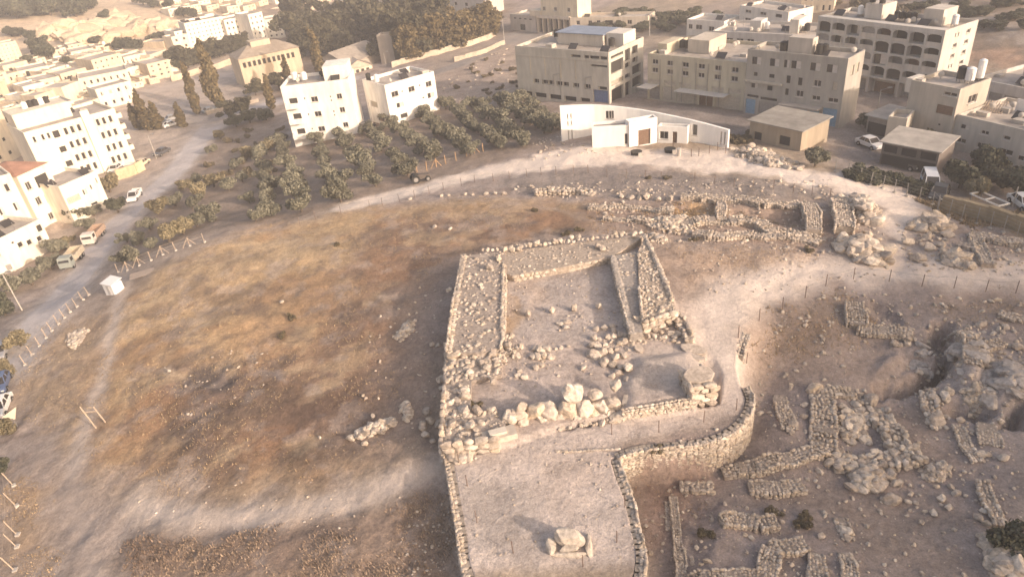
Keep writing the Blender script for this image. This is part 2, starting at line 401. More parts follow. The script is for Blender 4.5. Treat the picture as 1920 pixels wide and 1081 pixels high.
poly([(250,1040),(500,1020),(840,1060),(850,1110),(200,1110)], (.24,.165,.115), 4, .9)
poly([(300,1000),(560,960),(760,920),(840,900),(860,1081),(560,1050)], (.225,.17,.13), 4, .85)
poly([(420,1000),(640,985),(760,960),(840,930),(850,960),(700,1010),(500,1020)], (.20,.15,.115), 2, .6)
def mottle(mask, c, fr, lo, hi, sd, k=.8):
    n = fbm(GX*fr+fbm(GX*fr*2, GY*fr*2, sd+3)*.8, GY*fr, sd, 5); paint(mask*k*sstep(lo, hi, n), c)
poly([(310,690),(350,680),(430,682),(440,700),(420,735),(360,745),(315,735)], (.115,.095,.082), .7, .8)
poly([(290,770),(340,775),(385,800),(370,835),(310,825)], (.13,.10,.078), 1.0, .75)
poly([(312,690),(330,685),(335,705),(318,712)], (.50,.40,.29), .4, .8)
poly([(462,660),(485,655),(480,695),(465,690)], (.50,.40,.30), .5, .75)
poly([(500,695),(540,698),(535,718),(505,715)], (.30,.26,.235), .5, .7)
poly([(370,730),(450,725),(460,755),(390,765)], (.40,.27,.185), .8, .7)
poly([(200,880),(300,900),(400,915),(330,930),(230,915)], (.48,.38,.28), 1.0, .6)
mottle(gw, (.30,.175,.095), .16, .48, .66, 201, .5); mottle(gw, (.135,.10,.076), .2, .54, .70, 205, .55)
mottle(gw, (.47,.36,.225), .3, .55, .70, 209, .5); mottle(gw, (.29,.24,.20), .4, .58, .72, 213, .35)
allm = np.clip(1-sstep(80, 110, np.hypot(GX, GY)), 0, 1)
mottle(allm, (.36,.30,.25), .5, .58, .70, 217, .45); mottle(allm, (.17,.13,.105), .6, .60, .72, 221, .5)
# bare slope left of the temple
poly([(780,540),(850,480),(838,640),(822,840),(740,860),(660,840),(720,790),(700,690)], (.235,.185,.15), 3, .85)
# shoulder and paths on the mound
stroke([(235,500),(225,570),(208,640),(190,720),(170,780),(150,840),(135,900),(140,960),(180,1081)], 1.6, (.47,.40,.33), .8, .9, cl=3)
poly([(60,950),(150,880),(240,930),(290,960),(220,1081),(100,1081)], (.34,.285,.24), 2.5, .8)
stroke([(250,950),(380,975),(520,965),(640,940),(740,905),(830,870)], 2.3, (.52,.445,.37), 1.0, .95, cl=3)
stroke([(260,920),(320,900),(360,915)], 1.5, PALE, 1.2, .6)
stroke([(1010,385),(1090,405),(1140,430),(1220,437),(1290,465)], .8, (.34,.265,.2), .6, .8)
# terrace, temple surroundings, plaza
poly([(1290,560),(1260,470),(1400,470),(1560,490),(1640,520),(1560,530),(1440,590),(1400,640),(1400,720),(1340,740)], (.42,.345,.28), 3)
poly([(1240,470),(1400,465),(1530,480),(1480,500),(1330,520),(1290,560)], (.33,.245,.175), 2.5, .8)
stroke([(1330,700),(1340,620),(1390,560),(1500,525),(1640,510),(1920,520)], 7.0, (.63,.545,.455), 2.2, .95, cl=3)
poly([(836,850),(1050,800),(1340,750),(1410,750),(1370,820),(1160,862),(1206,1030),(1200,1090),(870,1090)], TERR, .8, raw=True)
poly([(860,900),(1000,920),(1030,1000),(1010,1060),(880,1060)], (.37,.325,.28), 1.5, .8)  # cast shade on the left of the forecourt, painted into the ground colour
poly([(1000,850),(1140,870),(1150,930),(1040,960)], (.45,.37,.30), 1.5, .6)
poly([(868,486),(1211,445),(1262,560),(1336,745),(1190,775),(930,838),(830,836)], (.43,.365,.31), .6, raw=True)
poly([(950,510),(1130,490),(1170,620),(1100,650),(950,640)], (.37,.325,.285), 1.0, .8)
poly([(985,540),(1030,520),(1020,580),(985,600)], (.45,.36,.28), 1.0, .8)
poly([(950,560),(975,600),(965,640),(947,630)], (.36,.26,.16), .6, .8)
poly([(1190,650),(1300,640),(1330,720),(1180,755)], (.48,.415,.35), 1.0, .9)
tw = [(650,387),(760,362),(860,335),(960,312),(1060,295),(1180,285),(1300,290),(1420,300),(1540,325),(1640,350),(1700,385),(1700,420)]
stroke([(160,560),(240,510),(340,480),(480,435),(600,400),(660,386)], 1.3, (.34,.28,.225), .8, .8)
stroke(tw[:5], 4.6, (.66,.575,.48), .9, 1, cl=2)
poly([(960,325),(985,300),(1050,275),(1180,280),(1370,285),(1500,320),(1620,330),(1710,365),(1740,400),(1700,430),(1690,520),(1640,515),(1660,450),(1650,390),(1540,352),(1400,325),(1200,312),(1060,315)], (.69,.60,.50), 1.2, cl=2)
poly([(960,330),(1060,320),(1200,318),(1400,332),(1530,355),(1560,372),(1300,368),(1150,372),(1000,356),(940,350)], (.26,.225,.195), 1.2, .85)
poly([(1100,378),(1500,385),(1640,440),(1650,480),(1540,470),(1300,450),(1130,425)], (.28,.21,.16), 1.5, .8)
poly([(1280,380),(1345,385),(1340,400),(1290,400)], (.38,.26,.14), 1, .8)
# yards by the workshops
poly([(1140,192),(1230,190),(1400,200),(1570,240),(1700,150),(1560,300),(1640,330),(1720,350),(1760,320),(1640,230),(1500,280),(1380,262),(1250,235)], (.235,.205,.18), 1.5)
poly([(1560,250),(1620,170),(1700,190),(1650,330),(1560,315)], (.24,.21,.185), 1.5)
poly([(1760,370),(1830,370),(1930,400),(1930,450),(1850,420),(1760,405)], (.32,.245,.15), 1.5)
poly([(1640,320),(1760,350),(1780,385),(1740,370)], (.16,.13,.10), 1.0, .8)
poly([(1700,300),(1800,360),(1930,380),(1930,300),(1800,280)], (.27,.23,.195), 2)
# excavation
poly([(1165,890),(1400,800),(1410,720),(1430,600),(1560,530),(1930,545),(1930,1100),(1215,1100),(1200,1000)], (.28,.236,.208), 2)
poly([(1400,640),(1480,580),(1560,545),(1600,600),(1560,680),(1420,700)], (.33,.245,.175), 3, .75)
poly([(1410,680),(1560,640),(1640,660),(1690,730),(1500,715)], (.31,.25,.205), 2, .8)
poly([(1200,890),(1330,880),(1290,960),(1215,1000)], (.29,.195,.145), 2, .75)
poly([(1500,930),(1700,900),(1800,960),(1800,1081),(1600,1081)], (.255,.205,.165), 2.5, .8)
poly([(1770,630),(1830,620),(1930,690),(1930,790),(1850,780),(1780,730)], (.38,.335,.295), 1.5, .85)
poly([(1640,690),(1740,650),(1760,690),(1700,735),(1650,735)], (.35,.285,.235), 1.2, .8)
poly([(1760,760),(1920,700),(1930,1000),(1850,900)], (.29,.255,.235), 3, .8)
poly([(1690,760),(1760,760),(1790,870),(1700,860)], (.30,.235,.185), 1.5, .9)
poly([(1760,540),(1920,550),(1920,600),(1780,590)], (.31,.245,.195), 2, .7)
# the asphalt road below the mound, its junction
RD = [(20,690),(75,610),(130,545),(180,470),(230,410),(280,365),(330,320),(370,268),(400,232),(470,205),(530,190),(660,150)]
stroke(RD, 8.5, (.44,.39,.34), 1.5, .9)
stroke(RD, 5.4, ASPH, .5, 1, raw=True, cl=1)
stroke([(700,170),(780,150),(860,122),(930,88),(960,75),(1010,72)], 6, (.25,.225,.20), 1.0, .95, raw=True, cl=1)
poly([(945,62),(1000,58),(1060,62),(1060,80),(965,80),(935,90)], (.27,.245,.22), 2, .95, raw=True, cl=1)
stroke([(140,205),(210,195),(300,168),(350,155),(420,140)], 7, (.45,.39,.33), 1.5, .9, raw=True, cl=1)
stroke([(400,232),(360,215),(330,195),(370,170)], 6, (.33,.295,.26), 1.5, .9)
poly([(260,290),(310,280),(330,300),(290,320),(250,330)], (.40,.335,.275), 2, .8)
gc = np.clip(gc*(1+(.88+.24*f1-1)*gn)[:, None]*(1+(.2*f2-.1)*gn)[:, None]*np.array([1.0, .975, .985]), .02, .9); gc = np.concatenate([gc, gn[:, None]], 1)
GZ = gz(GX, GY)
roadm = cls == 1
na, nr = len(AZ), len(RR)
idx = np.arange(na*nr).reshape(nr, na)
q = np.stack([idx[:-1], np.roll(idx[:-1], -1, 1), np.roll(idx[1:], -1, 1), idx[1:]], -1).reshape(-1, 4)[:, ::-1]
qc = np.where((cls[q] == 1).sum(1) >= 2, 1, np.where((cls[q] == 2).sum(1) >= 2, 2, np.where((cls[q] == 3).sum(1) >= 2, 3, 0)))
GV = np.stack([GX, GY, GZ], -1)
# centre cap under the viewpoint belongs to the ground
def sub(name, mask, extra=None):
    f = q[mask]; u, inv = np.unique(f, return_inverse=True)
    V = GV[u]; C = gc[u]; Fs = [inv.reshape(-1, 4)]
    if extra:
        k = np.searchsorted(u, idx[0]); V = np.vstack([V, [[0, 0, GZ[0]]]]); C = np.vstack([C, C[:1]])
        Fs.append(np.stack([k, np.full(na, len(V)-1), np.roll(k, -1)], -1)[:, ::-1])
    o = link(name, mesh_np(name, V, Fs, M_GROUND, C, smooth=True)); o['kind'] = 'structure'; return o
sub('ground', qc == 0, True); sub('road', qc == 1); sub('dirt_track', qc == 2); sub('footpath', qc == 3)
# ------------------------------------------------------------------ stones
def ico(sub):
    import bmesh
    bm = bmesh.new(); bmesh.ops.create_icosphere(bm, subdivisions=sub, radius=1.0)
    V = np.array([v.co[:] for v in bm.verts]); Fc = np.array([[v.index for v in f.verts] for f in bm.faces]); bm.free(); return V, Fc
def rock_template(sub, seed, p=3.2, rough=.22):
    r = np.random.default_rng(seed); V, Fc = ico(sub)
    V = V/((np.abs(V)**p).sum(1)**(1/p))[:, None]
    for k in range(11):                                  # knock flats off
        n = r.normal(size=3); n /= np.linalg.norm(n); d = V @ n; lim = r.uniform(.55, .92)
        V = V-np.outer(np.maximum(d-lim, 0)*.85, n)
    q = V*1.7+seed*3.1
    nn = (fbm(q[:, 0]+q[:, 2]*.7, q[:, 1]-q[:, 2]*.6, seed)-.5)*2*rough
    return V*(1+nn[:, None]), Fc
ROCK0 = [rock_template(1, 300+k, 2.6, .2) for k in range(8)]
ROCK1 = [rock_template(2, 100+k, 3.0, .22) for k in range(10)]
ROCK2 = [rock_template(3, 200+k, 3.4, .26) for k in range(10)]
ROCKB = [rock_template(2, 400+k, 6.5, .07) for k in range(10)]
def rotz(a):
    c, s = np.cos(a), np.sin(a); return np.array([[c, -s, 0], [s, c, 0], [0, 0, 1]])
def rotrand(r, tilt=.25):
    a, b = r.normal(0, tilt, 2)
    Rx = np.array([[1, 0, 0], [0, math.cos(a), -math.sin(a)], [0, math.sin(a), math.cos(a)]])
    Ry = np.array([[math.cos(b), 0, math.sin(b)], [0, 1, 0], [-math.sin(b), 0, math.cos(b)]])
    return Rx @ Ry
SCOL = np.array([[.50,.415,.33],[.55,.465,.375],[.44,.365,.295],[.48,.41,.34],[.58,.50,.41],[.40,.335,.275],[.53,.43,.325]])
class Stones:
    """gathers stones into one masonry mesh"""
    def __init__(s, seed=1): s.V = []; s.F = []; s.C = []; s.n = 0; s.r = np.random.default_rng(seed)
    def add(s, pos, size, rz=0.0, tilt=.15, big=False, col=None, tmpl=None, small=False, blk=False):
        T = ROCKB if blk else ROCK2 if big else (ROCK0 if small else ROCK1)
        V, Fc = T[s.r.integers(len(T))] if tmpl is None else tmpl
        Mx = rotz(rz) @ rotrand(s.r, tilt)
        W = (V*np.asarray(size)) @ Mx.T+np.asarray(pos)
        c = SCOL[s.r.integers(len(SCOL))]*s.r.uniform(.86, 1.12) if col is None else np.asarray(col)
        s.V.append(W); s.F.append(Fc+s.n); s.C.append(np.broadcast_to(c, W.shape)); s.n += len(W)
    def raw(s, V, Fq, c):
        """earth or core faces: quads split to triangles"""
        V = np.asarray(V, float); T = []
        for f in Fq:
            for k in range(1, len(f)-1): T.append([f[0], f[k], f[k+1]])
        s.V.append(V); s.F.append(np.array(T)+s.n); s.C.append(np.broadcast_to(np.asarray(c, float), V.shape)); s.n += len(V)
    def corebox(s, a, b, w, z0, z1, c=(.33, .275, .225)):
        a = np.asarray(a, float)[:2]; b = np.asarray(b, float)[:2]; u = b-a; L = np.linalg.norm(u)
        if L < 1e-6: return
        u /= L; n = np.array([-u[1], u[0]])*w/2
        P = [a-n, b-n, b+n, a+n]
        V = [(*p, z0) for p in P]+[(*p, z1) for p in P]
        s.raw(V, [(3,2,1,0),(4,5,6,7),(0,1,5,4),(1,2,6,5),(2,3,7,6),(3,0,4,7)], c)
    def build(s, name, parent=None, mat=None, loc=None):
        V = np.concatenate(s.V); me = mesh_np(name, V if loc is None else V-np.asarray(loc), [np.concatenate(s.F)], mat or M_STONE, np.concatenate(s.C))
        return link(name, me, parent, loc)
FALL = Stones(77)
def lay_wall(S, pts, width, height, st, zb=None, ragged=.35, batter=0.0, fill=True, top=True, faces=(1, -1), small=None):
    """dry stone wall along ground points; st = stone size; both faces and the top are laid stone by stone"""
    r = S.r; pts = [np.asarray(p, float) for p in pts]; off = r.uniform(0, 50)
    if small is None: small = st < .42
    for a, b in zip(pts[:-1], pts[1:]):
        u = (b-a)[:2]; L = np.linalg.norm(u)
        if L < .05: continue
        u /= L; n = np.array([-u[1], u[0]]); az = math.atan2(u[1], u[0])
        nseg = max(1, int(L/1.0))
        for k in range(nseg):
            p0 = a[:2]+u*L*k/nseg; p1 = a[:2]+u*L*(k+1)/nseg; m = (p0+p1)/2
            g = min(gz(p0[0], p0[1])[0], gz(p1[0], p1[1])[0]) if zb is None else zb
            h = height*(1-ragged*.5+ragged*(vnoise(m[0]*.5+off, m[1]*.5, 5)-.5)*1.6)
            if fill: S.corebox(p0-u*.05, p1+u*.05, width*.82-st*.25, g-.5, g+max(h-st*.16, .06))
        x = 0.0
        while x < L:
            ln = st*r.uniform(.75, 1.45)
            c0 = a[:2]+u*min(x+ln/2, L)
            g = gz(c0[0], c0[1])[0] if zb is None else zb
            h = height*(1-ragged*.5+ragged*(vnoise(c0[0]*.5+off, c0[1]*.5, 5)-.5)*1.6)
            for sd in faces:
                z = -.05*st
                while z < h-st*.15:
                    hh = st*r.uniform(.55, .8)
                    o = width/2*(.72+.5*vnoise(c0[0]*.8+off, c0[1]*.8+sd*9, 8))-st*.33-batter*z
                    p = c0+n*sd*(o+r.uniform(-.06, .06)*st)+u*r.uniform(-.2, .2)*st
                    S.add((p[0], p[1], g+z+hh*.5), (ln*.57, st*.5, hh*.58), az+r.normal(0, .1), .08, blk=r.random() < .7, small=small, big=st > .75)
                    z += hh*.96
            if top:
                y = -width/2+st*.75
                while y < width/2-st*.5:
                    p = c0+n*(y+r.uniform(-.2, .2)*st)+u*r.uniform(-.3, .3)*st
                    S.add((p[0], p[1], g+h-st*.2+r.uniform(-.14, .1)*st), (ln*.5, st*.46, st*.36), az+r.uniform(-.6, .6), .18, small=small, big=st > .75)
                    y += st*.85
            x += ln
        if ragged > .25:                                   # stones fallen from the wall, lying at its foot
            for _ in range(int(L*5)):
                t = r.uniform(-.05, 1.05)*L; o = r.normal(0, 1)*width*.85; p = a[:2]+u*t+n*o; s_ = st*r.uniform(.25, .75)
                FALL.add((p[0], p[1], (gz(p[0], p[1])[0] if zb is None else zb)+s_*.12), (s_*.6, s_*.45, s_*.35), r.uniform(0, 6), .25, small=True)
def scatter(S, poly, n, s0, s1, zoff=0.0, small=True, z=None, flat=.75, blk=False):
    P = np.asarray(poly); lo = P.min(0); hi = P.max(0); r = S.r; k = 0; t = 0
    while k < n and t < n*30:
        t += 1
        x = r.uniform(lo[0], hi[0]); y = r.uniform(lo[1], hi[1])
        if sdist(np.array([x]), np.array([y]), P)[0] > 0: continue
        s = s0+(s1-s0)*r.random()**2.2
        g = gz(x, y)[0] if z is None else z
        S.add((x, y, g+zoff+s*.2), (s*r.uniform(.8, 1.3), s*r.uniform(.7, 1.0), s*flat*r.uniform(.6, 1.0)), r.uniform(0, 6.28), .3, small=small, big=s > .7, blk=blk and r.random() < .6)
        k += 1
ROCKME = []
for k in range(10):
    V, Fc = ROCK2[k]; cc = SCOL[k % len(SCOL)]
    ROCKME.append(mesh_np('boulder', V, [Fc], M_STONE, np.broadcast_to(cc, V.shape)))
NROCK = [0]
def boulder(px, py, size, label, cat='boulder', group=None, z=None, rz=None, flat=None, name='boulder', sink=.25, tilt=.15):
    """one loose stone at a surveyed place; size = length, width, height in metres"""
    if z is None: p = ground(px, py)
    else: p = at(px, py, z)
    k = NROCK[0]; NROCK[0] += 1
    o = link(name, ROCKME[k % 10]); sx, sy, sz = np.array(size)*.82
    o.scale = (sx/2, sy/2, sz/2); o.location = (p[0], p[1], p[2]+sz*(.5-sink))
    o.rotation_euler = (random.gauss(0, tilt), random.gauss(0, tilt), random.uniform(0, 6.28) if rz is None else rz)
    return tag(o, label, cat, group)

# ------------------------------------------------------------------ the temple ruin
def W(px, py, z=0.0): return at(px, py, z)
temple = empty('temple_ruin', W(1080, 640, .25))
tag(temple, 'square stone podium of a ruined temple with thick rubble walls around an earth court', 'ruin')
TI = np.array(temple.location)
def tpart(S, name='wall'):
    V = np.concatenate(S.V)-TI
    return link(name, mesh_np(name, V, [np.concatenate(S.F)], M_STONE, np.concatenate(S.C)), temple)
def block(S, corners, z0, z1, c=(.36, .30, .25), cells=16):
    """earth-topped masonry body: polygon walls and an uneven top"""
    P = [np.asarray(p)[:2] for p in corners]; n = len(P)
    V = [(*p, z0) for p in P]+[(*p, z1) for p in P]
    S.raw(V, [tuple(range(n, 2*n))]+[(k, (k+1) % n, n+(k+1) % n, n+k) for k in range(n)], c)
def face_stones(S, a, b, z0, z1, st, out=.06, small=True):
    """courses of facing stones from a to b between two heights"""
    r = S.r; a = np.asarray(a)[:2]; b = np.asarray(b)[:2]; u = b-a; L = np.linalg.norm(u); u /= L; n = np.array([u[1], -u[0]]); az = math.atan2(u[1], u[0])
    z = z0
    while z < z1-st*.1:
        hh = st*r.uniform(.6, .85); x = 0
        while x < L:
            ln = st*r.uniform(.8, 1.7); p = a+u*min(x+ln/2, L)+n*r.uniform(-.3, 1)*out
            S.add((*p, z+hh/2), (ln*.56, st*.4, hh*.57), az+r.normal(0, .05), .05, blk=True)
            x += ln
        z += hh*.97
def top_stones(S, polyw, n, s0, s1, z, jit=.1, keep=None):
    r = S.r; P = np.asarray(polyw)[:, :2]; lo = P.min(0); hi = P.max(0); k = t = 0
    while k < n and t < n*40:
        t += 1; x = r.uniform(lo[0], hi[0]); y = r.uniform(lo[1], hi[1])
        if sdist(np.array([x]), np.array([y]), P)[0] > -s0*.3: continue
        if keep is not None and not keep(x, y): continue
        s = s0+(s1-s0)*r.random()**2
        S.add((x, y, z-.05+r.uniform(-jit, jit)*.6), (s*r.uniform(.45, .75), s*r.uniform(.4, .6), s*r.uniform(.25, .45)), r.uniform(0, 6.28), .25, small=s < .5)
        k += 1
# left long wall
ZW = 1.15
WL = [W(*p, ZW) for p in [(866,478),(947,470),(947,497),(945,560),(944,622),(938,650),(905,660),(836,660),(850,560)]]
S = Stones(11); block(S, WL, -1.6, ZW-.08)
face_stones(S, WL[7], WL[8], -1.4, ZW, .4); face_stones(S, WL[8], WL[0], -1.4, ZW, .4)
face_stones(S, WL[2], WL[3], .2, ZW+.05, .45) if False else face_stones(S, WL[4], WL[2], .2, ZW+.02, .42)
face_stones(S, WL[4], WL[5], .2, ZW, .5)
top_stones(S, WL, 420, .14, .55, ZW-.03)
for t in np.linspace(0, 1, 46):
    a, b = (WL[0], WL[8]) if t < .55 else (WL[8], WL[7]); tt = t/.55 if t < .55 else (t-.55)/.45
    p = a+(b-a)*tt; S.add((p[0]+.3, p[1], ZW-.05), (S.r.uniform(.25, .45), S.r.uniform(.2, .32), .16), S.r.uniform(-.3, .3), .1)
for t in np.linspace(0, 1, 40):
    p = WL[2]+(WL[4]-WL[2])*t; S.add((p[0]-.2, p[1], ZW-.02), (S.r.uniform(.18, .32), S.r.uniform(.15, .26), .16), S.r.uniform(0, 3), .15)
tpart(S)
# left end of the wall towards the front: lower, broken, with the sunk square pit
ZL = .8
WLB = [W(*p, ZL) for p in [(836,660),(905,660),(940,655),(940,700),(910,712),(908,760),(945,770),(948,795),(925,828),(826,838),(832,740)]]
S = Stones(12); PITP = [W(*p, ZL) for p in [(884,712),(907,708),(909,765),(882,768)]]
WA = [W(*p, ZL) for p in [(836,660),(905,660),(940,655),(940,700),(907,708),(884,712),(832,715)]]
WB = [W(*p, ZL) for p in [(832,715),(884,712),(882,768),(829,770)]]
WC = [W(*p, ZL) for p in [(829,770),(882,768),(945,772),(948,795),(925,828),(826,838)]]
for q_ in (WA, WB, WC): block(S, q_, -1.5, ZL-.06, (.34, .285, .24))
face_stones(S, WLB[9], WLB[10], -1.4, ZL, .6, small=False); face_stones(S, WLB[10], WLB[0], -1.4, ZL, .6, small=False)
face_stones(S, WC[5], WC[4], -.3, ZL, .7, small=False)
inpit = lambda x, y: sdist(np.array([x]), np.array([y]), PITP)[0] > .25
top_stones(S, WLB, 420, .16, .7, ZL-.03, keep=inpit)
for px, py, s in [(903,682,.9),(915,690,.8),(880,700,.8),(872,742,1.1),(896,770,1.0),(870,735,1.2),(925,715,.9),(868,770,1.2),(846,795,.9),(880,800,1.0),(925,665,.8),(950,648,.9),(848,668,1.5),(842,652,1.2)]:
    p = W(px, py, ZL); S.add((p[0], p[1], ZL+.12), (s*.5, s*.38, .3), S.r.uniform(0, 3), .12, big=True)
tpart(S)
# back wall
ZN = 1.1
WN = [W(*p, ZN) for p in [(947,470),(1090,452),(1211,440),(1146,480),(1050,500),(960,515),(947,510)]]
S = Stones(13); block(S, WN, -1.2, ZN-.1, (.40, .33, .265))
face_stones(S, W(1143,484,ZN-.2), W(962,517,ZN-.2)) if False else None
face_stones(S, WN[5], WN[3], .2, ZN-.1, .5)
top_stones(S, WN, 330, .12, .42, ZN-.08)
for px in np.linspace(905, 1200, 34):
    py = 474-(px-870)*.108+S.r.uniform(-1, 3); p = W(px, py, ZN); S.add((p[0], p[1], ZN+.12), (S.r.uniform(.2, .4), S.r.uniform(.18, .32), S.r.uniform(.15, .28)), S.r.uniform(0, 3), .15)
tpart(S)
# right wall: a plastered lower strip and a rubble strip beside it
ZE = 1.25
WE1 = [W(*p, ZE) for p in [(1146,480),(1196,470),(1196,520),(1200,590),(1205,622),(1182,624),(1160,545)]]
S = Stones(14); block(S, WE1, -.6, ZE, (.35, .305, .265))
face_stones(S, WE1[5], WE1[6], .3, ZE-.05, .35); face_stones(S, WE1[6], WE1[0], .3, ZE-.05, .35)
top_stones(S, [W(*p, ZE) for p in [(1150,480),(1196,472),(1196,545),(1175,545)]], 90, .2, .5, ZE)
for t in np.linspace(0, 1, 50):
    p = WE1[0]+(WE1[5]-WE1[0])*t; S.add((p[0]+.2, p[1], ZE), (S.r.uniform(.25, .45), S.r.uniform(.2, .35), .1), S.r.uniform(-.2, .2), .05, col=(.44,.38,.32))
tpart(S)
WE2 = [W(*p, ZE+.25) for p in [(1196,470),(1210,440),(1235,495),(1262,560),(1268,585),(1205,605),(1198,540)]]
S = Stones(15); block(S, WE2, -.8, ZE+.18, (.42, .34, .265))
face_stones(S, WE2[5], WE2[4], .3, ZE+.3, .55, small=False)
top_stones(S, WE2, 520, .14, .5, ZE+.22)
face_stones(S, WE2[5], WE2[6], ZE-.1, ZE+.3, .4)
for t in np.linspace(0, 1, 44):
    a, b = (WE2[1], WE2[2]) if t < .45 else (WE2[2], WE2[3]); tt = t/.45 if t < .45 else (t-.45)/.55
    p = a+(b-a)*tt; S.add((p[0]-.1, p[1], ZE+.25), (S.r.uniform(.2, .35), S.r.uniform(.3, .5), .2), S.r.uniform(-.2, .5), .1)
for px, py, s in [(1196,598,1.0),(1214,596,1.1),(1228,600,.8),(1242,588,1.3),(1256,582,1.0)]:
    p = W(px, py, ZE); S.add((p[0], p[1], ZE-.1), (s*.5, s*.42, s*.4), S.r.uniform(0, 3), .12, big=True, col=(.56,.45,.34))
tpart(S)
S = Stones(16)
lay_wall(S, [W(1268,580,.9), W(1284,618,.7), W(1292,640,.5)], .9, .8, .45, zb=.2, ragged=.5)
tpart(S)
# cross wall rubble inside, right half
S = Stones(17)
def heap(S, pts, z=.28):
    for px, py, s in pts:
        s *= .82; p = W(px, py, z); k = int(S.r.integers(10)); o = link('stone', STONEME[k], temple)
        o.location = (p[0]-TI[0], p[1]-TI[1], z+s*.14-TI[2]); o.scale = (s*.54*S.r.uniform(.85, 1.2), s*.43, s*.36)
        o.rotation_euler = (S.r.normal(0, .12), S.r.normal(0, .12), S.r.uniform(0, 3))
STONEME = []
for k in range(10):
    V, Fc = ROCKB[k] if k < 5 else ROCK1[k]; STONEME.append(mesh_np('stone', V, [Fc], M_STONE, np.broadcast_to(SCOL[k % 7]*1.03, V.shape)))
heap(S, [(1118,618,.9),(1132,616,.9),(1148,612,.8),(1152,622,.8),(1124,636,.7),(1140,634,.8),(1150,632,.9),(1163,628,.9),(1175,630,1.0),(1110,648,1.1),(1112,636,1.0),(1122,650,.9),(1135,648,.7),(1128,662,1.4),(1145,660,.8),(1160,645,.9),(1155,655,.6),(1168,642,1.1),(1110,665,1.5),(1118,668,1.3),(1132,682,1.3),(1152,672,1.2),(1168,668,1.0),(1174,640,.6),(1186,636,.7),(1200,640,.6),(1215,632,.8),(1228,632,.8),(1240,624,.8),(1246,634,.7),(1256,628,.9),(1264,634,.8),(1270,628,1.0),(1250,618,.6),(1230,622,.5),(1238,634,.6),(1262,640,.7),(1160,700,.9),(1148,706,.8),(1180,622,.9),(1176,612,.8)])
scatter(S, [W(*p, .3) for p in [(1105,640),(1180,628),(1275,620),(1285,642),(1190,648),(1170,675),(1108,672)]], 130, .1, .3, z=.25)
tpart(S, 'rubble')['kind'] = 'stuff'
S = Stones(18)
heap(S, [(1004,656,.9),(1014,656,1.2),(1024,654,1.1),(1000,670,.9),(1008,670,1.2),(1020,668,1.3),(1032,672,1.0),(1004,690,.9),(1016,686,.8),(970,706,.9),(982,708,.9),(975,697,.7),(1042,655,.5),(1052,652,.5),(1065,650,.5)])
S = Stones(19)
heap(S, [(895,648,.8),(904,646,.8),(913,650,.9),(920,643,.9),(926,655,1.2),(938,652,.9),(924,668,1.0),(940,664,1.0),(948,665,.9),(956,656,1.1),(968,668,1.1),(942,675,1.2),(908,684,1.1),(920,682,.7),(900,640,.6),(936,640,.7),(946,642,.7),(965,655,.8)], .35)
scatter(S, [W(*p, .4) for p in [(860,640),(960,635),(990,660),(940,690),(870,690)]], 120, .12, .35, z=.72)
tpart(S, 'rubble')['kind'] = 'stuff'
# front: boulder footing, low coursed wall, square pier
S = Stones(20)
for px, py, s, h in [(958,800,1.5,1.3),(978,796,1.3,1.5),(1004,792,1.5,1.6),(1034,790,1.5,1.7),(1068,786,1.7,1.6),(1098,782,1.7,1.5),(1130,778,1.4,1.2),(1150,774,1.4,1.3),(985,804,1.0,.8),(1018,798,.9,.7),(1050,795,.9,.7),(1085,792,1.0,.7),(1116,788,.9,.6),(1145,786,.9,.6)]:
    p = W(px, py, 0); S.add((p[0], p[1]+.5, h*.42), (s*.52, s*.5, h*.58), S.r.uniform(0, 3), .12, big=True, col=SCOL[S.r.integers(7)]*1.1)
scatter(S, [W(*p, 0) for p in [(945,806),(1165,778),(1168,790),(950,818)]], 90, .12, .4, z=-.02)
scatter(S, [W(*p, .3) for p in [(950,775),(1165,748),(1165,770),(950,795)]], 90, .12, .5, z=.3)
tpart(S, 'boulder_footing')
ZF = .95
WF = [W(*p, ZF) for p in [(1166,772),(1300,748),(1288,735),(1190,752)]]
S = Stones(21); block(S, [W(1166,772,.0)*[1,1,0]+[0,.12,0], W(1298,752,0)*[1,1,0]+[0,.12,0], W(1292,728,0), W(1170,752,0)], -.3, ZF-.32, (.42,.36,.30))
fa, fb = W(1166,790,0), W(1300,768,0)
face_stones(S, fa, fb, -.05, ZF+.02, .26, out=.04)
face_stones(S, fa+[0,.25,0], fb+[0,.25,0], ZF-.3, ZF, .3)
tpart(S, 'coursed_wall')
S = Stones(22); pa, pb = W(1293,763,0), W(1337,756,0)
u_ = (pb-pa)/np.linalg.norm(pb-pa); n_ = np.array([-u_[1], u_[0], 0]); pd = 2.3; ZP = 1.75
block(S, [pa+n_*.15, pb+n_*.15, pb+n_*pd, pa+n_*pd], -.3, ZP-.05, (.47, .395, .32))
face_stones(S, pa, pb, -.05, ZP, .62, out=.04, small=False); face_stones(S, pb, pb+n_*pd, -.05, ZP, .62, out=.04, small=False); face_stones(S, pa+n_*pd, pa, .0, ZP, .6, out=.04, small=False)
tpart(S, 'pier')
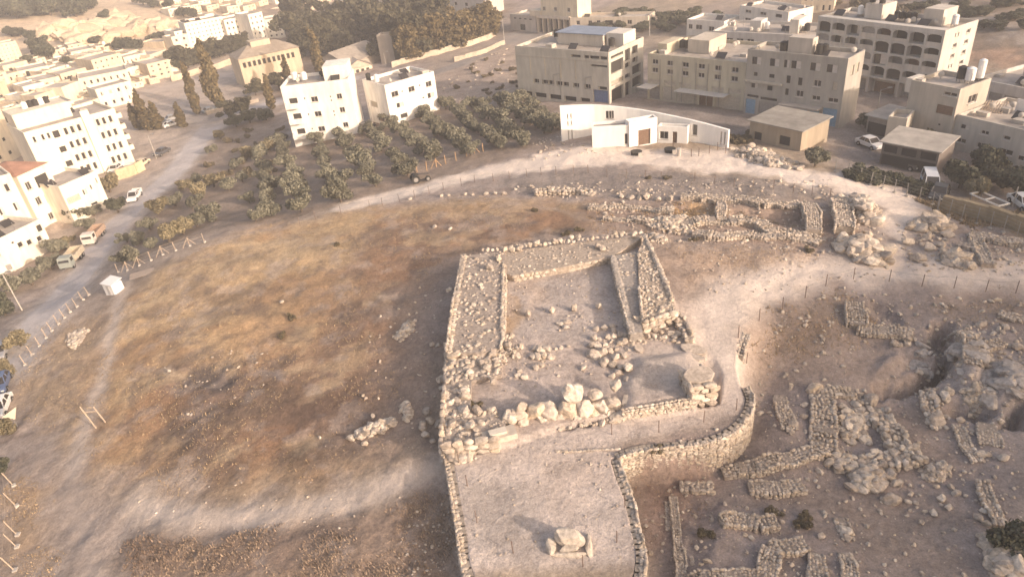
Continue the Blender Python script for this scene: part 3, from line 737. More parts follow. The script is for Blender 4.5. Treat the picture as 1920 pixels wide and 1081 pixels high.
# paving floor of the court: uneven earth is part of the ground; flat slabs lie on it
def slab(px, py, size, rz, label, z, tilt=(0, 0), group=None, name='stone_slab'):
    p = at(px, py, z); m = MB(); a, b, h = size; r = random.Random(int(px*7+py))
    n = 8; prof = []
    for k in range(n):
        t = 2*math.pi*(k+.5)/n; c, s_ = math.cos(t), math.sin(t); q_ = max(abs(c), abs(s_))*.98
        prof.append((c/q_*a/2*r.uniform(.84, 1.04), s_/q_*b/2*r.uniform(.84, 1.04)))
    vs = [(x*1.0, y*1.0, 0) for x, y in prof]+[(x, y, h*.85) for x, y in prof]+[(x*.93, y*.93, h) for x, y in prof]
    fs = [tuple(range(2*n, 3*n)), tuple(range(n-1, -1, -1))]+[(k, (k+1) % n, n+(k+1) % n, n+k) for k in range(n)]+[(n+k, n+(k+1) % n, 2*n+(k+1) % n, 2*n+k) for k in range(n)]
    me = mesh_np(name, vs, [list(f) for f in fs], M_STONE, np.broadcast_to(np.array([.46,.385,.315])*r.uniform(.9, 1.15), (len(vs), 3)))
    o = link(name, me); o.location = (p[0], p[1], p[2]); o.rotation_euler = (tilt[0], tilt[1], rz); return tag(o, label, 'stone slab', group)
slab(1309,706,(2.6,1.7,.32),.3,'large flat slab tilted on top of the square corner pier',1.85,(.12,.04))
slab(1272,690,(1.9,1.3,.18),.5,'jagged flat slab lying left of the corner pier',.32)
slab(1276,706,(1.2,1.0,.22),1.0,'smaller broken slab just under the jagged slab beside the pier',.32,(.1,0))
slab(1276,722,(.7,1.3,.3),.1,'upright narrow slab leaning against the corner pier',.3,(.2,0))
slab(1300,655,(2.2,1.2,.14),-.5,'thin slab edge sticking out of the court behind the pier',.32,(.1,.08))
slab(1305,672,(1.5,.9,.15),-.4,'thin slab at the path edge behind the tilted slab',.32)
slab(1285,700,(.9,.8,.25),.9,'squarish slab between jagged slab and pier',.32)
slab(1197,656,(.7,.9,.3),.4,'grey upright block in the right court below the cross wall',.3,(.3,0))
# big named stones on the front of the temple
def bigstone(px, py, z, size, label, rz=0, grp='big boulders along the temple front', tilt=.08):
    size = tuple(v*.88 for v in size)
    return boulder(px, py, size, label, group=grp, z=z, rz=rz, sink=.1, tilt=tilt)
b0 = empty('capped_boulder', W(1072, 748, .9)); tag(b0, 'tallest front boulder with a round knob of stone on its shoulder', 'boulder', 'big boulders along the temple front')
V, Fc = ROCK2[3]; V = V*np.array([.9,.75,.7]); link('body', mesh_np('body', V, [Fc], M_STONE, np.broadcast_to([.60,.52,.43], V.shape)), b0, (0, 0, .65))
V, Fc = ROCK2[5]; V = V*np.array([.34,.32,.42]); link('knob', mesh_np('knob', V, [Fc], M_STONE, np.broadcast_to([.62,.54,.45], V.shape)), b0, (-.15, -.1, 1.3))
bigstone(1118,747,.9,(1.75,1.4,1.3),'broad grey boulder right of the knobbed boulder on the temple front')
bigstone(1153,730,.8,(1.5,1.3,1.25),'rounded boulder at the right end of the front boulder row')
bigstone(978,770,.8,(1.35,1.2,1.4),'pale peaked boulder at the left end of the front boulder row')
bigstone(950,790,.5,(1.2,.9,.8),'pale square block left of the peaked boulder on the front edge')
bigstone(1178,694,.35,(1.2,1.5,1.1),'pale cut block at the inner corner beside the right court')
bigstone(1177,713,.3,(1.0,1.4,.5),'tan oblong block below the pale cut block', grp=None)
bigstone(1150,686,.3,(1.0,1.4,.6),'flat-topped block left of the pale cut block', grp=None)
bigstone(1165,690,.3,(.9,1.0,.6),'small block between the flat-topped block and the pale cut block', grp=None)
bigstone(1162,786,0,(2.1,1.3,1.0),'loose oblong block lying on the terrace before the low wall', grp=None)
st_ = empty('stone_trough', W(938,825,0), .22); tag(st_, 'cut stone block with a bright slab on top beside the front left corner', 'stone block')
m = MB(); m.box(-1.25,1.25,-.55,.55,-.1,.75); m.build('body', plain('cut_stone', (.52,.45,.37), .9, .2), st_)
m = MB(); m.box(-.75,.55,-.28,.3,.752,.98); m.build('slab', plain('bright_stone', (.64,.57,.47), .9, .15), st_)
m = MB(); m.box(.95,1.25,.552,1.5,-.1,.6); m.build('wing', plain('cut_stone', (.52,.45,.37), .9, .2), st_)
for px, py, s, lb in [(838,815,1.2,'bright block at the very front left corner of the temple'),(850,805,1.0,'upright bright block behind the corner block'),(862,815,1.1,'long bright block in the front left corner course'),(885,800,1.3,'flat bright block right of the corner course'),(862,780,1.1,'tan block above the front left corner course'),(836,832,.8,'lowest bright block under the temple corner'),(800,775,1.1,'round grey boulder outside the left wall'),(808,792,1.0,'second grey boulder just below the round one outside the left wall'),(793,803,1.2,'squarish grey block outside the left wall corner'),(798,818,.9,'small squarish block below the squarish grey block'),(824,798,1.1,'tilted grey block against the left corner'),(826,715,1.2,'dark rounded stone leaning on the left wall'),(828,732,.7,'small stone under the leaning dark stone'),(812,650,.8,'loose stone pair member nearer the slope, left of the wall'),(822,650,.7,'loose flat stone touching the left wall'),(842,545,.8,'single grey stone beside the far left wall'),(812,830,.6,'pale stone alone at the slope foot beside the corner')]:
    boulder(px, py, (s, s*.8, s*.75), lb, z=(.35 if px > 832 else None))
boulder(880,840,(1.3,.6,.5),'pale flat stone lying on the terrace below the corner course', z=0.)
for k, (px, py) in enumerate([(866,842),(875,842),(884,842),(858,846)]):
    pass
for px, py, lb in [(991,592,'white stone stub leftmost in the court row'),(1034,586,'tall white stone stub second in the court row'),(1077,582,'square white stone stub third in the court row'),(1122,578,'rounded white stone stub at the right end of the court row')]:
    boulder(px, py, (.75,.7,1.0), lb, cat='stone stub', group='white stubs in a row across the court', z=.28, name='stone_stub', sink=.15)
for px, py, lb in [(1050,608,'grey flat stone left in the cluster of three below the stubs'),(1063,604,'upper right flat stone of the cluster of three'),(1060,613,'lowest flat stone of the cluster of three')]:
    boulder(px, py, (1.0,.8,.4), lb, z=.28)
boulder(1093,691,(.6,.8,.5),'small white stone alone in the middle of the court', z=.28)
boulder(919,502,(1.1,1.1,.8),'round pale boulder on top of the left wall', z=ZW)
boulder(935,486,(1.2,.9,.7),'pale angular boulder at the inner corner of the left and back walls', z=ZN)
for k, (px, py) in enumerate([(948,470),(960,469),(973,468),(992,461),(1006,458),(1040,455),(1050,454),(1072,448),(1083,447)]):
    boulder(px, py, (.95,.85,.9), ['rounded stone first from the left corner on the back edge','rounded stone second on the back edge','rounded stone third on the back edge, widest','fourth rounded stone on the back edge','fifth rounded stone on the back edge','upright stone sixth on the back edge','pale round stone seventh on the back edge','eighth stone on the back edge','tall pale stone last in the back edge row'][k], group='rounded stones along the back wall edge', z=ZN)
for px, py, lb in [(1155,440,'tall pale stone on the right half of the back wall'),(1167,440,'round pale stone beside the tall one on the back wall'),(1190,442,'long pale stone near the back right corner'),(1121,463,'white angular stone on the back wall top'),(1131,468,'small flat white stone beside the angular one')]:
    boulder(px, py, (.95,.8,.75), lb, z=ZN)

# ------------------------------------------------------------------ standing stone on the forecourt
ms = empty('standing_stone', W(1066,1030,0), -.12); tag(ms, 'broken standing stone slab set in a low stone socket on the terrace', 'standing stone')
def worn(name, tm, size, loc, rot=(0, 0, 0), c=(.52,.45,.37)):
    V, Fc = tm; o = link(name, mesh_np(name, V*np.array(size), [Fc], M_STONE, np.broadcast_to(c, V.shape)), ms, loc); o.rotation_euler = rot
worn('slab', rock_template(4, 901, 5, .10), (1.02, .48, .66), (.05, .5, .62), (-.12, -.07, 0), (.55,.48,.40))
worn('socket_stone', rock_template(3, 902, 5, .1), (.34, .62, .36), (-1.1, .1, .1)); worn('socket_stone', rock_template(3, 903, 6, .08), (.27, .85, .28), (1.25, .25, .12))
worn('socket_stone', rock_template(3, 904, 6, .08), (1.1, .16, .14), (.0, -.42, .03)); worn('front_block', rock_template(3, 905, 6, .06), (.62, .18, .28), (.05, -.1, .18))
# ------------------------------------------------------------------ retaining walls of the terrace
def retaining(name, label, pts, z1, depth, st, seed, out_=.15):
    S = Stones(seed); r = S.r; P = [np.asarray(at(px, py, z1)) for px, py in pts]
    Q = []
    for i, p in enumerate(P):
        d = (P[min(i+1, len(P)-1)]-P[max(i-1, 0)])[:2]; d /= np.linalg.norm(d); Q.append(np.array([p[0]+d[1]*out_, p[1]-d[0]*out_, z1]))
    P = Q
    for a, b in zip(P[:-1], P[1:]):
        u = (b-a)[:2]; L = np.linalg.norm(u); u /= L; n = np.array([u[1], -u[0]])
        za = min(gz(*(a[:2]+n*1.2))[0], gz(*(b[:2]+n*1.2))[0])-.3
        S.corebox(a[:2]-n*.3-u*.05, b[:2]-n*.3+u*.05, .55, za-.3, z1-.04, (.36,.30,.24))
        face_stones(S, a, b, za, z1+.02, st, out=.05)
        x = 0
        while x < L:
            ln = st*r.uniform(.8, 1.6); p = a[:2]+u*min(x+ln/2, L)-n*.18
            S.add((*p, z1-.05+r.uniform(-.03, .04)), (ln*.54, .24, .1), math.atan2(u[1], u[0])+r.normal(0, .1), .06, small=True); x += ln
    o = S.build(name); return tag(o, label, 'wall')
def dense(pts, k=4):
    """smooth curve through surveyed places"""
    P = np.array(pts, float); out = []
    for i in range(len(P)-1):
        p0 = P[max(i-1, 0)]; p1 = P[i]; p2 = P[i+1]; p3 = P[min(i+2, len(P)-1)]
        for t in np.arange(k)/k:
            out.append(.5*((2*p1)+(-p0+p2)*t+(2*p0-5*p1+4*p2-p3)*t*t+(-p0+3*p1-3*p2+p3)*t**3))
    out.append(P[-1]); return np.array(out)
retaining('retaining_wall', 'sunlit curved retaining wall of small stones holding the terrace edge', dense([(1158,856),(1200,842),(1260,836),(1322,828),(1372,808),(1402,776),(1410,748),(1402,726)]), .12, 2, .26, 41)
retaining('retaining_wall', 'long low retaining wall running down the right side of the front terrace', dense([(1200,1100),(1206,1040),(1196,995),(1183,935),(1167,892),(1158,862)]), .05, 2, .3, 42)
retaining('retaining_wall', 'shadowed retaining wall along the left side of the front terrace', dense([(836,852),(850,928),(862,1003),(868,1050),(882,1110)]), .05, 2, .3, 43)
S = Stones(44)
for px, py in dense([(1046,846),(1080,846),(1120,843),(1158,842)], 9): 
    p = at(px, py, 0); S.add((p[0], p[1], .03), (.22,.14,.09), S.r.uniform(-.3,.3), .1, small=True)
tag(S.build('kerb_course'), 'thin row of small pale stones across the terrace up to the curved wall', 'stone row')
S = Stones(45)
for px, py, s in [(842,836,.7),(846,850,.6),(856,838,.5),(860,850,.8),(870,838,.6),(872,850,.8)]:
    pass
for x0, y0 in [(845,836),(856,840),(866,838),(876,836)]:
    a = at(x0, y0, 0); b = at(x0+2, y0+18, 0)
    for t in (0, .5, 1): p = a+(b-a)*t; S.add((p[0], p[1], .12), (.42,.75,.25), .1, .06)
tag(S.build('stone_steps'), 'grey parallel stone beams at the top left of the terrace', 'stone steps')
# edge of the path before the pit
S = Stones(46); lay_wall(S, [ground(*p) for p in [(1399,640),(1392,662),(1385,690)]], .7, .4, .28, ragged=.7)
tag(S.build('ruin_wall'), 'short broken wall between the path and the excavated slope', 'ruin wall')

# ------------------------------------------------------------------ low ruin walls
def ruin(label, pts, width, height, st, seed, ragged=.45, cat='ruin wall'):
    S = Stones(seed); q_ = [pts[0]]
    for a, b in zip(pts[:-1], pts[1:]):
        n = max(1, int(math.hypot(b[0]-a[0], b[1]-a[1])/22))
        for k in range(1, n+1): j = 0 if k == n else 2.4; q_.append((a[0]+(b[0]-a[0])*k/n+S.r.normal(0, j), a[1]+(b[1]-a[1])*k/n+S.r.normal(0, j)))
    lay_wall(S, [ground(*p) for p in q_], width, height, st, ragged=ragged)
    return tag(S.build('ruin_wall'), label, cat)
RW = [
 ('row of large pale stones on the grass edge left of the gate ruins', [(1003,366),(1055,364),(1112,368)], 1.3, .8, .8, .3),
 ('low tan wall second from the plaza on the left of the gate ruins', [(1103,392),(1180,390),(1262,398)], 1.1, .7, .45, .4),
 ('low wall of round stones closest to the temple back corner path', [(1130,412),(1215,420),(1285,424)], .9, .55, .5, .5),
 ('long upper wall of the gate ruins along the plaza edge', [(1312,378),(1400,381),(1522,394)], 1.3, .8, .38, .35),
 ('short tan wall closing the grassy pocket at the top of the gate ruins', [(1276,375),(1342,380)], .9, .9, .35, .3),
 ('short cross wall in the middle of the gate ruins', [(1352,384),(1352,418)], 1.2, .9, .4, .3),
 ('long middle wall of the gate ruins in two courses', [(1275,422),(1340,418),(1420,424),(1484,438)], 1.5, .8, .42, .4),
 ('front wall of the gate ruins nearest the temple path', [(1300,442),(1380,446),(1450,446),(1535,456)], 1.2, .7, .42, .5),
 ('thick plastered cross wall right of the gate ruins', [(1514,390),(1524,440)], 1.7, 1.0, .4, .2),
 ('grey inner wall of the gate tower ruin', [(1575,385),(1582,440)], 2.2, 1.3, .45, .25),
 ('short wall running from the gate tower to the cross wall', [(1484,440),(1545,450)], 1.2, .7, .55, .5),
 ('ruined wall along the fence right of the gate gap', [(1815,442),(1870,455),(1930,466)], 1.3, .9, .42, .3),
 ('cross wall right of the gate gap running towards the camera side', [(1826,446),(1838,475),(1850,502)], 1.2, .8, .45, .4),
 ('low foundation line right of the gate gap', [(1795,462),(1830,470)], 1.0, .6, .5, .4),
 ('corner wall at the head of the excavation', [(1600,575),(1606,618),(1650,626),(1706,634)], 1.6, .8, .36, .35),
 ('broken wall stub left in the lower excavation', [(1462,738),(1470,775),(1482,805)], 1.3, .5, .4, .7),
 ('broad rubble wall in the middle of the lower excavation', [(1535,735),(1546,790),(1546,845)], 1.9, .8, .5, .4),
 ('loose wall top joining the broad rubble wall', [(1545,735),(1600,738),(1640,755)], 1.2, .5, .45, .6),
 ('double row of big blocks stepping down the excavation', [(1645,768),(1672,815),(1692,858)], 1.7, .6, .72, .3),
 ('curving wall of rounded stones across the excavation', [(1356,884),(1420,882),(1480,868),(1545,846)], 1.3, .8, .42, .35),
 ('short stub of rounded stones below the terrace corner', [(1275,914),(1335,912)], 1.0, .5, .45, .5),
 ('short thick stub alone in the middle of the lower court', [(1404,916),(1455,920),(1502,914)], 1.2, .7, .38, .35),
 ('low wall at the left of the lower court', [(1350,978),(1405,980),(1456,985)], 1.2, .7, .36, .35),
 ('thin line of stones along the left edge of the lower court', [(1262,935),(1270,1000),(1280,1090)], .7, .35, .28, .5),
 ('short inner line of stones beside the thin edge line', [(1252,940),(1254,980)], .5, .3, .26, .4),
 ('corner wall at the bottom of the lower court', [(1272,1082),(1360,1086),(1440,1082)], 1.0, .5, .32, .4),
 ('hooked wall at the bottom edge of the excavation', [(1440,1090),(1448,1036),(1508,1026)], 1.3, .7, .38, .35),
 ('short upright wall right of the hooked wall', [(1528,1042),(1534,1095)], 1.2, .7, .38, .35),
 ('sparse stone line in the lower right court', [(1575,972),(1590,1010)], .9, .4, .42, .6),
 ('very low scatter wall under the sparse stone line', [(1582,1040),(1592,1085)], 1.0, .35, .36, .7),
 ('heavy wall of large blocks at the foot of the double row', [(1560,868),(1620,872),(1680,868),(1722,862)], 1.5, .9, .72, .35),
 ('narrow rubble line at the right side of the bare slope', [(1794,800),(1812,840),(1832,868)], .9, .4, .32, .5),
 ('short rubble pier at the right of the excavation', [(1850,795),(1854,838)], 1.5, .4, .34, .4),
 ('wall along the far right edge of the excavation', [(1842,905),(1855,945),(1876,985)], .9, .6, .4, .35),
 ('rubble wall on the rim right of the deep pit', [(1782,610),(1806,622),(1815,660),(1820,700)], 1.3, .6, .36, .5),
 ('light rubble line on the rim at far right', [(1820,692),(1870,690),(1905,694)], 1.1, .5, .3, .4),
 ('short rubble line above the rim wall', [(1828,662),(1878,644)], 1.1, .5, .36, .4),
 ('low stone line at the far right top of the excavation', [(1872,590),(1930,598)], .9, .4, .34, .5),
 ('blocks in a short row along the pit lip', [(1735,738),(1752,790),(1760,803)], 1.1, .5, .6, .5)]
for k, (lb, pts, w_, h_, st, rg) in enumerate(RW): ruin(lb, pts, w_, h_*.8, st*.68, 500+k, min(rg*1.35, .8))
def rubble_heap(label, pts, n, s0, s1, seed, hh=.5, name='rubble_heap', cat='rubble heap'):
    if s1 > .45: s0, s1, n, hh = s0*.55, s1*.68, int(n*2.2), hh*.8
    S = Stones(seed); P = hits(pts); c = P.mean(0)
    for layer in range(3):
        Q = c+(P-c)*(1-.28*layer); scatter(S, Q, int(n*(1-.3*layer)), s0, s1, zoff=layer*hh/3, small=False, blk=True)
    return tag(S.build(name), label, cat)
rubble_heap('gate tower ruin heaped with tan boulders at the end of the plaza', [(1570,372),(1612,368),(1650,400),(1648,420),(1615,425),(1600,400),(1572,392)], 60, .5, 1.3, 601, 1.6)
rubble_heap('heap of tan boulders at the front of the gate tower ruin', [(1572,450),(1620,448),(1672,478),(1665,497),(1610,490),(1572,475)], 60, .5, 1.4, 602, 1.2)
rubble_heap('ruin heap on the right side of the gate gap, nearest the plaza', [(1700,428),(1730,408),(1770,412),(1785,436),(1750,440),(1720,432)], 46, .5, 1.2, 603, 1.2)
rubble_heap('boulder heap at the lower right of the gate gap', [(1765,470),(1800,478),(1822,505),(1790,502),(1770,490)], 26, .5, 1.2, 604, .7)
rubble_heap('grey rubble heap at the temple back right corner', [(1215,440),(1250,444),(1252,458),(1222,455)], 40, .25, .6, 605, .4)
rubble_heap('grey rubble spill in the middle of the gate ruins', [(1215,412),(1290,405),(1300,440),(1250,438),(1215,425)], 120, .25, .6, 606, .5)
rubble_heap('heap of big stones at the foot of the heavy wall', [(1590,884),(1640,874),(1668,890),(1650,918),(1600,916)], 40, .35, .9, 607, .6)
rubble_heap('fine rubble heap right of the heavy wall', [(1724,880),(1770,868),(1784,880),(1765,902),(1735,900)], 120, .14, .32, 608, .5)
rubble_heap('jumble of round stones in the hollow left of the double row', [(1572,770),(1630,770),(1628,830),(1590,830),(1570,800)], 40, .35, .75, 609, .4)
rubble_heap('pale stone heap on the plaza beside the white museum', [(1372,282),(1410,276),(1500,308),(1502,322),(1440,315),(1380,296)], 130, .35, .95, 610, .8)
rubble_heap('small heap of grey stones on the burnt slope left of the temple', [(737,632),(762,605),(780,600),(775,625),(750,640)], 60, .2, .5, 611, .4)
rubble_heap('row of tumbled blocks at the slope foot left of the temple', [(655,822),(690,800),(735,788),(740,798),(700,816)], 34, .3, .8, 612, .35)
rubble_heap('stones lying by the path at the lower left corner of the temple', [(755,760),(768,756),(775,790),(760,790)], 20, .25, .6, 613, .25)
rubble_heap('boulder spill at the bottom right corner of the excavation', [(1850,1010),(1925,1030),(1930,1090),(1860,1085)], 40, .4, 1.0, 614, .5)
rubble_heap('rubble on the ledge above the pit at right', [(1800,735),(1850,720),(1870,745),(1830,760)], 60, .2, .5, 615, .35)
rubble_heap('grey dump of rock beside the path on the left slope', [(120,640),(150,615),(165,620),(140,655)], 40, .25, .7, 616, .3)

def outcrop(label, pts, n, s0, s1, seed):
    S = Stones(seed); P = hits(pts); lo = P.min(0); hi = P.max(0); k = 0
    while k < n:
        x, y = S.r.uniform(lo[0], hi[0]), S.r.uniform(lo[1], hi[1])
        if sdist(np.array([x]), np.array([y]), P)[0] > 0: continue
        s_ = S.r.uniform(s0, s1); S.add((x, y, gz(x, y)[0]-s_*.05), (s_, s_*.7, s_*.42), S.r.uniform(0, 6), .2, tmpl=rock_template(3, 950+k+seed, 2.4, .35), col=np.array([.40,.355,.315])*S.r.uniform(.9, 1.1)); k += 1
    return tag(S.build('rock_outcrop'), label, 'rock outcrop')
outcrop('pale lumpy rock outcrop hanging over the pit at right', [(1785,640),(1830,635),(1845,690),(1800,710)], 14, .5, 1.3, 21)
outcrop('pale rock outcrop on the ledge at the far right of the dig', [(1840,700),(1925,690),(1925,745),(1850,750)], 16, .5, 1.4, 22)
outcrop('grey rock spur between the two pits', [(1700,655),(1750,640),(1760,690),(1710,700)], 9, .4, 1.0, 23)
# ------------------------------------------------------------------ loose boulders, each surveyed
LB = [(1030,358,1.2,'biggest pale stone in the row at the grass edge'),(1068,358,1.4,'upright pale stone in the middle of the grass-edge row'),(1102,362,1.1,'last pale stone at the right end of the grass-edge row'),
 (1165,370,1.5,'triangular boulder first in the row before the gate ruins'),(1182,372,1.6,'triangular boulder second in the row before the gate ruins'),(1198,372,1.3,'narrow boulder third in the row before the gate ruins'),(1212,370,2.0,'widest triangular boulder in the row before the gate ruins'),(1232,374,1.7,'grey boulder fifth in the row before the gate ruins'),(1255,375,1.8,'grey wedge boulder last in the row before the gate ruins'),
 (1292,450,1.0,'round stone at the left tip of the front gate wall'),(1306,448,.9,'small stone right of the round stone at the gate wall tip'),(1430,412,1.1,'grey boulder on the middle wall of the gate ruins'),
 (1632,412,2.6,'huge tan boulder jutting from the gate tower towards the gap'),(1610,385,2.2,'tall tan boulder on top of the gate tower ruin'),(1657,484,2.4,'huge rounded boulder at the front corner of the gate tower'),(1628,440,1.8,'boulder at the inner corner of the gate tower'),(1622,400,1.6,'pale boulder behind the huge tan boulder'),
 (1700,455,1.9,'long pale boulder lying left of the gate-gap ruin'),(1738,448,1.5,'upright block in the gate-gap ruin'),(1763,464,1.7,'pale boulder right of the upright block in the gate gap'),(1742,470,2.0,'dark-based boulder below the upright block'),(1720,484,2.3,'long flat boulder at the path edge below the gate gap'),(1776,445,2.0,'square-topped block behind the gate-gap boulders'),(1790,475,1.6,'grey boulder beside the boulder heap of the gate gap'),(1812,500,1.2,'outermost boulder of the gate-gap heap'),(1755,420,2.4,'big smooth boulder crowning the gate-gap ruin'),(1895,496,.7,'lone small stone on the bare ground at far right'),
 (1508,762,.9,'curved white stone in the middle of the excavation'),(1507,783,1.0,'pale flat stone just below the curved white stone'),(1488,799,1.3,'large stone under the wall stub'),(1478,808,.8,'left small stone of the pair by the wall stub'),(1484,812,.8,'right small stone of the pair by the wall stub'),(1523,790,1.2,'dark stone touching the broad rubble wall'),(1427,757,.9,'round pale stone below the curved wall bend'),(1421,745,.5,'pebble-like stone above the round pale stone'),(1525,730,2.0,'big triangular stone at the head of the broad rubble wall'),(1540,735,1.5,'wide stone beside the triangular head stone'),(1604,760,1.3,'pale squarish stone in the round-stone jumble'),(1632,750,2.0,'large ribbed stone at the top of the double row'),(1577,765,1.2,'brownish stone at the upper left of the jumble'),(1600,785,1.4,'tall stone in the centre of the jumble'),(1612,790,1.2,'leaning stone right of the tall jumble stone'),(1604,808,1.5,'flat grey stone at the jumble foot'),(1580,806,1.2,'pale stone left of the flat grey stone'),(1575,848,1.1,'upright dressed block beside the curving wall'),
 (1557,866,1.6,'pointed upright stone at the left end of the heavy wall'),(1578,870,1.9,'pale squared block second in the heavy wall'),(1602,870,1.3,'grey squared block third in the heavy wall'),(1625,866,1.3,'reddish block in the heavy wall'),(1650,858,1.6,'smooth block in the heavy wall left of the white one'),(1672,858,1.9,'brightest white block in the heavy wall'),(1695,856,1.2,'small block right of the brightest one in the heavy wall'),(1714,860,2.2,'wide brown block at the right end of the heavy wall'),(1630,910,1.9,'long pale block at the foot of the stone heap'),(1602,908,1.2,'dark-sided block left of the long pale block'),(1668,894,1.1,'pale block at the right foot of the heap'),(1682,906,1.3,'lone angular stone right of the heap'),(1537,884,.9,'lone round stone left of the pointed upright stone'),(1672,935,2.0,'dark jagged rock standing in the open court'),(1657,934,.9,'small stone leaning on the dark jagged rock'),
 (1765,936,1.0,'pale rounded stone in the open court at right'),(1793,925,.9,'brown rounded stone near the court edge'),(1778,951,.9,'white rounded stone below the pale one in the court'),(1750,962,1.0,'split stone on the court floor'),(1784,912,.8,'tan angular stone by the brown rounded one'),(1757,912,.6,'small tan stone above the pale rounded one'),(1708,925,.7,'small white stone in the pebble scatter'),(1703,938,.7,'square little stone in the pebble scatter'),(1706,954,.5,'tiny bright stone at the bottom of the scatter'),(1718,942,.6,'grey little stone in the pebble scatter'),
 (1838,855,1.2,'larger stone below the rubble pier'),(1850,856,.9,'stone right of the one below the rubble pier'),(1880,862,1.2,'block on the slope right of the rubble pier'),(1843,958,.9,'slanting slab stone by the edge wall'),(1832,972,1.0,'white stone at the foot of the edge wall'),(1850,980,.9,'second stone at the foot of the edge wall'),(1844,1012,1.3,'big stone above the bottom right spill'),(1850,1025,1.5,'biggest stone of the bottom right spill'),(1757,792,2.2,'large block at the low end of the pit lip row'),(1774,782,.8,'stone beside the large block of the pit lip row'),(1877,786,.9,'white stone on the bare slope at right'),(1800,790,1.0,'brown round stone left of the rubble pier'),(1752,752,1.5,'round stone by the pit lip'),(1771,748,1.6,'tan stone overlooking the pit'),(1745,730,1.5,'pale knuckle of rock at the pit edge'),(1778,735,1.2,'pale round stone behind the pit lip'),
 (1510,612,.9,'pale stone on the grassy edge above the excavation'),(1542,660,.6,'white pebble stone alone on the dirt slope'),(1676,648,1.3,'pale flat stone under the corner wall'),(1685,650,.9,'stone right of the pale flat one under the corner wall'),(1700,648,1.1,'stone cluster end under the corner wall'),(1840,607,1.3,'flat grey stone on the slope above the rim wall'),(1885,612,1.1,'grey stone right of the flat one above the rim wall'),(1862,625,.8,'small stone below the grey stones above the rim'),(1908,650,1.6,'large pale stone at the far right edge'),(1870,560,1.0,'white-topped stone at the upper right of the excavation'),(1858,564,.9,'stone left of the white-topped one'),(1850,675,.9,'round stone between the rim rubble lines'),(1878,682,1.0,'pale stone on the rim rubble line'),(1908,690,1.1,'bright stone at the end of the rim rubble line'),
 (528,566,.9,'single white stone high on the golden slope'),(316,694,.8,'pale stone on the rim of the burnt hollow'),(815,424,1.2,'pale stone on the dark grass behind the temple'),(844,428,.9,'smaller pale stone right of the one behind the temple'),(700,780,.8,'stone on the burnt slope above the tumbled blocks'),(683,832,.9,'pale flat stone below the tumbled blocks'),(712,676,.6,'small stone on the burnt slope'),(600,820,.5,'white pebble on the burnt slope below centre'),(1222,893,.5,'white stone at the foot of the curved wall'),(1250,884,.5,'round stone under the curved wall'),(1408,1008,.7,'pale stone in the lower court'),(1540,1005,.9,'squarish pale stone on the lower court edge'),(1545,960,.7,'pale stone below the thick stub'),(1583,996,1.5,'pale square block on the sparse stone line'),(1590,1008,1.0,'stone under the pale square block'),(1327,1050,.8,'pale stone on the floor of the lower court'),(1298,1038,.7,'stone by the thin edge line'),
 (770,376,1.0,'first pale stone of the track-side row above the grass'),(828,370,1.2,'second pale stone of the track-side row'),(842,369,.9,'third pale stone of the track-side row'),(872,366,1.1,'fourth pale stone of the track-side row'),(886,366,1.0,'fifth pale stone of the track-side row'),(912,365,1.2,'sixth pale stone of the track-side row'),(928,364,1.3,'seventh pale stone of the track-side row'),(945,364,1.2,'last pale stone of the track-side row')]
for px, py, s, lb in LB: s *= .82; boulder(px, py, (s, s*.78, s*.66), lb)
random.seed(5)

# ------------------------------------------------------------------ fine rubble nobody could count
S = Stones(70)
for pts, n, s0, s1 in [([(1200,890),(1400,820),(1420,700),(1900,700),(1930,1090),(1215,1090)], 800, .05, .24),([(1430,600),(1560,540),(1930,560),(1930,700),(1430,700)], 420, .06, .3),
  ([(1270,470),(1640,490),(1680,520),(1300,560)], 160, .05, .2),([(950,510),(1140,490),(1180,640),(1100,740),(940,760)], 240, .05, .2),([(840,850),(1150,840),(1200,1080),(870,1080)], 130, .04, .13),
  ([(700,600),(830,500),(820,840),(640,860)], 90, .05, .22),([(760,960),(860,930),(870,1080),(740,1080)], 150, .04, .15),([(240,920),(780,900),(760,1000),(250,1000)], 70, .04, .13),([(940,350),(1560,340),(1560,375),(1000,370)], 320, .08, .35),
  ([(1100,380),(1660,390),(1660,490),(1200,450)], 500, .08, .35),([(1680,420),(1930,450),(1930,520),(1700,510)], 300, .08, .35),([(300,680),(520,640),(500,760),(320,780)], 40, .06, .25),([(1000,262),(1060,255),(1120,290),(1000,300)], 90, .1, .35),
  ([(830,150),(950,90),(970,180),(830,200)], 120, .15, .5),([(1740,600),(1920,600),(1920,760),(1740,760)], 300, .08, .35)]:
    scatter(S, hits(pts), n, s0, s1, small=True)
S.V += FALL.V; S.C += FALL.C; S.F += [f+S.n for f in FALL.F]; S.n += FALL.n
tag(S.build('rubble'), kind='stuff')
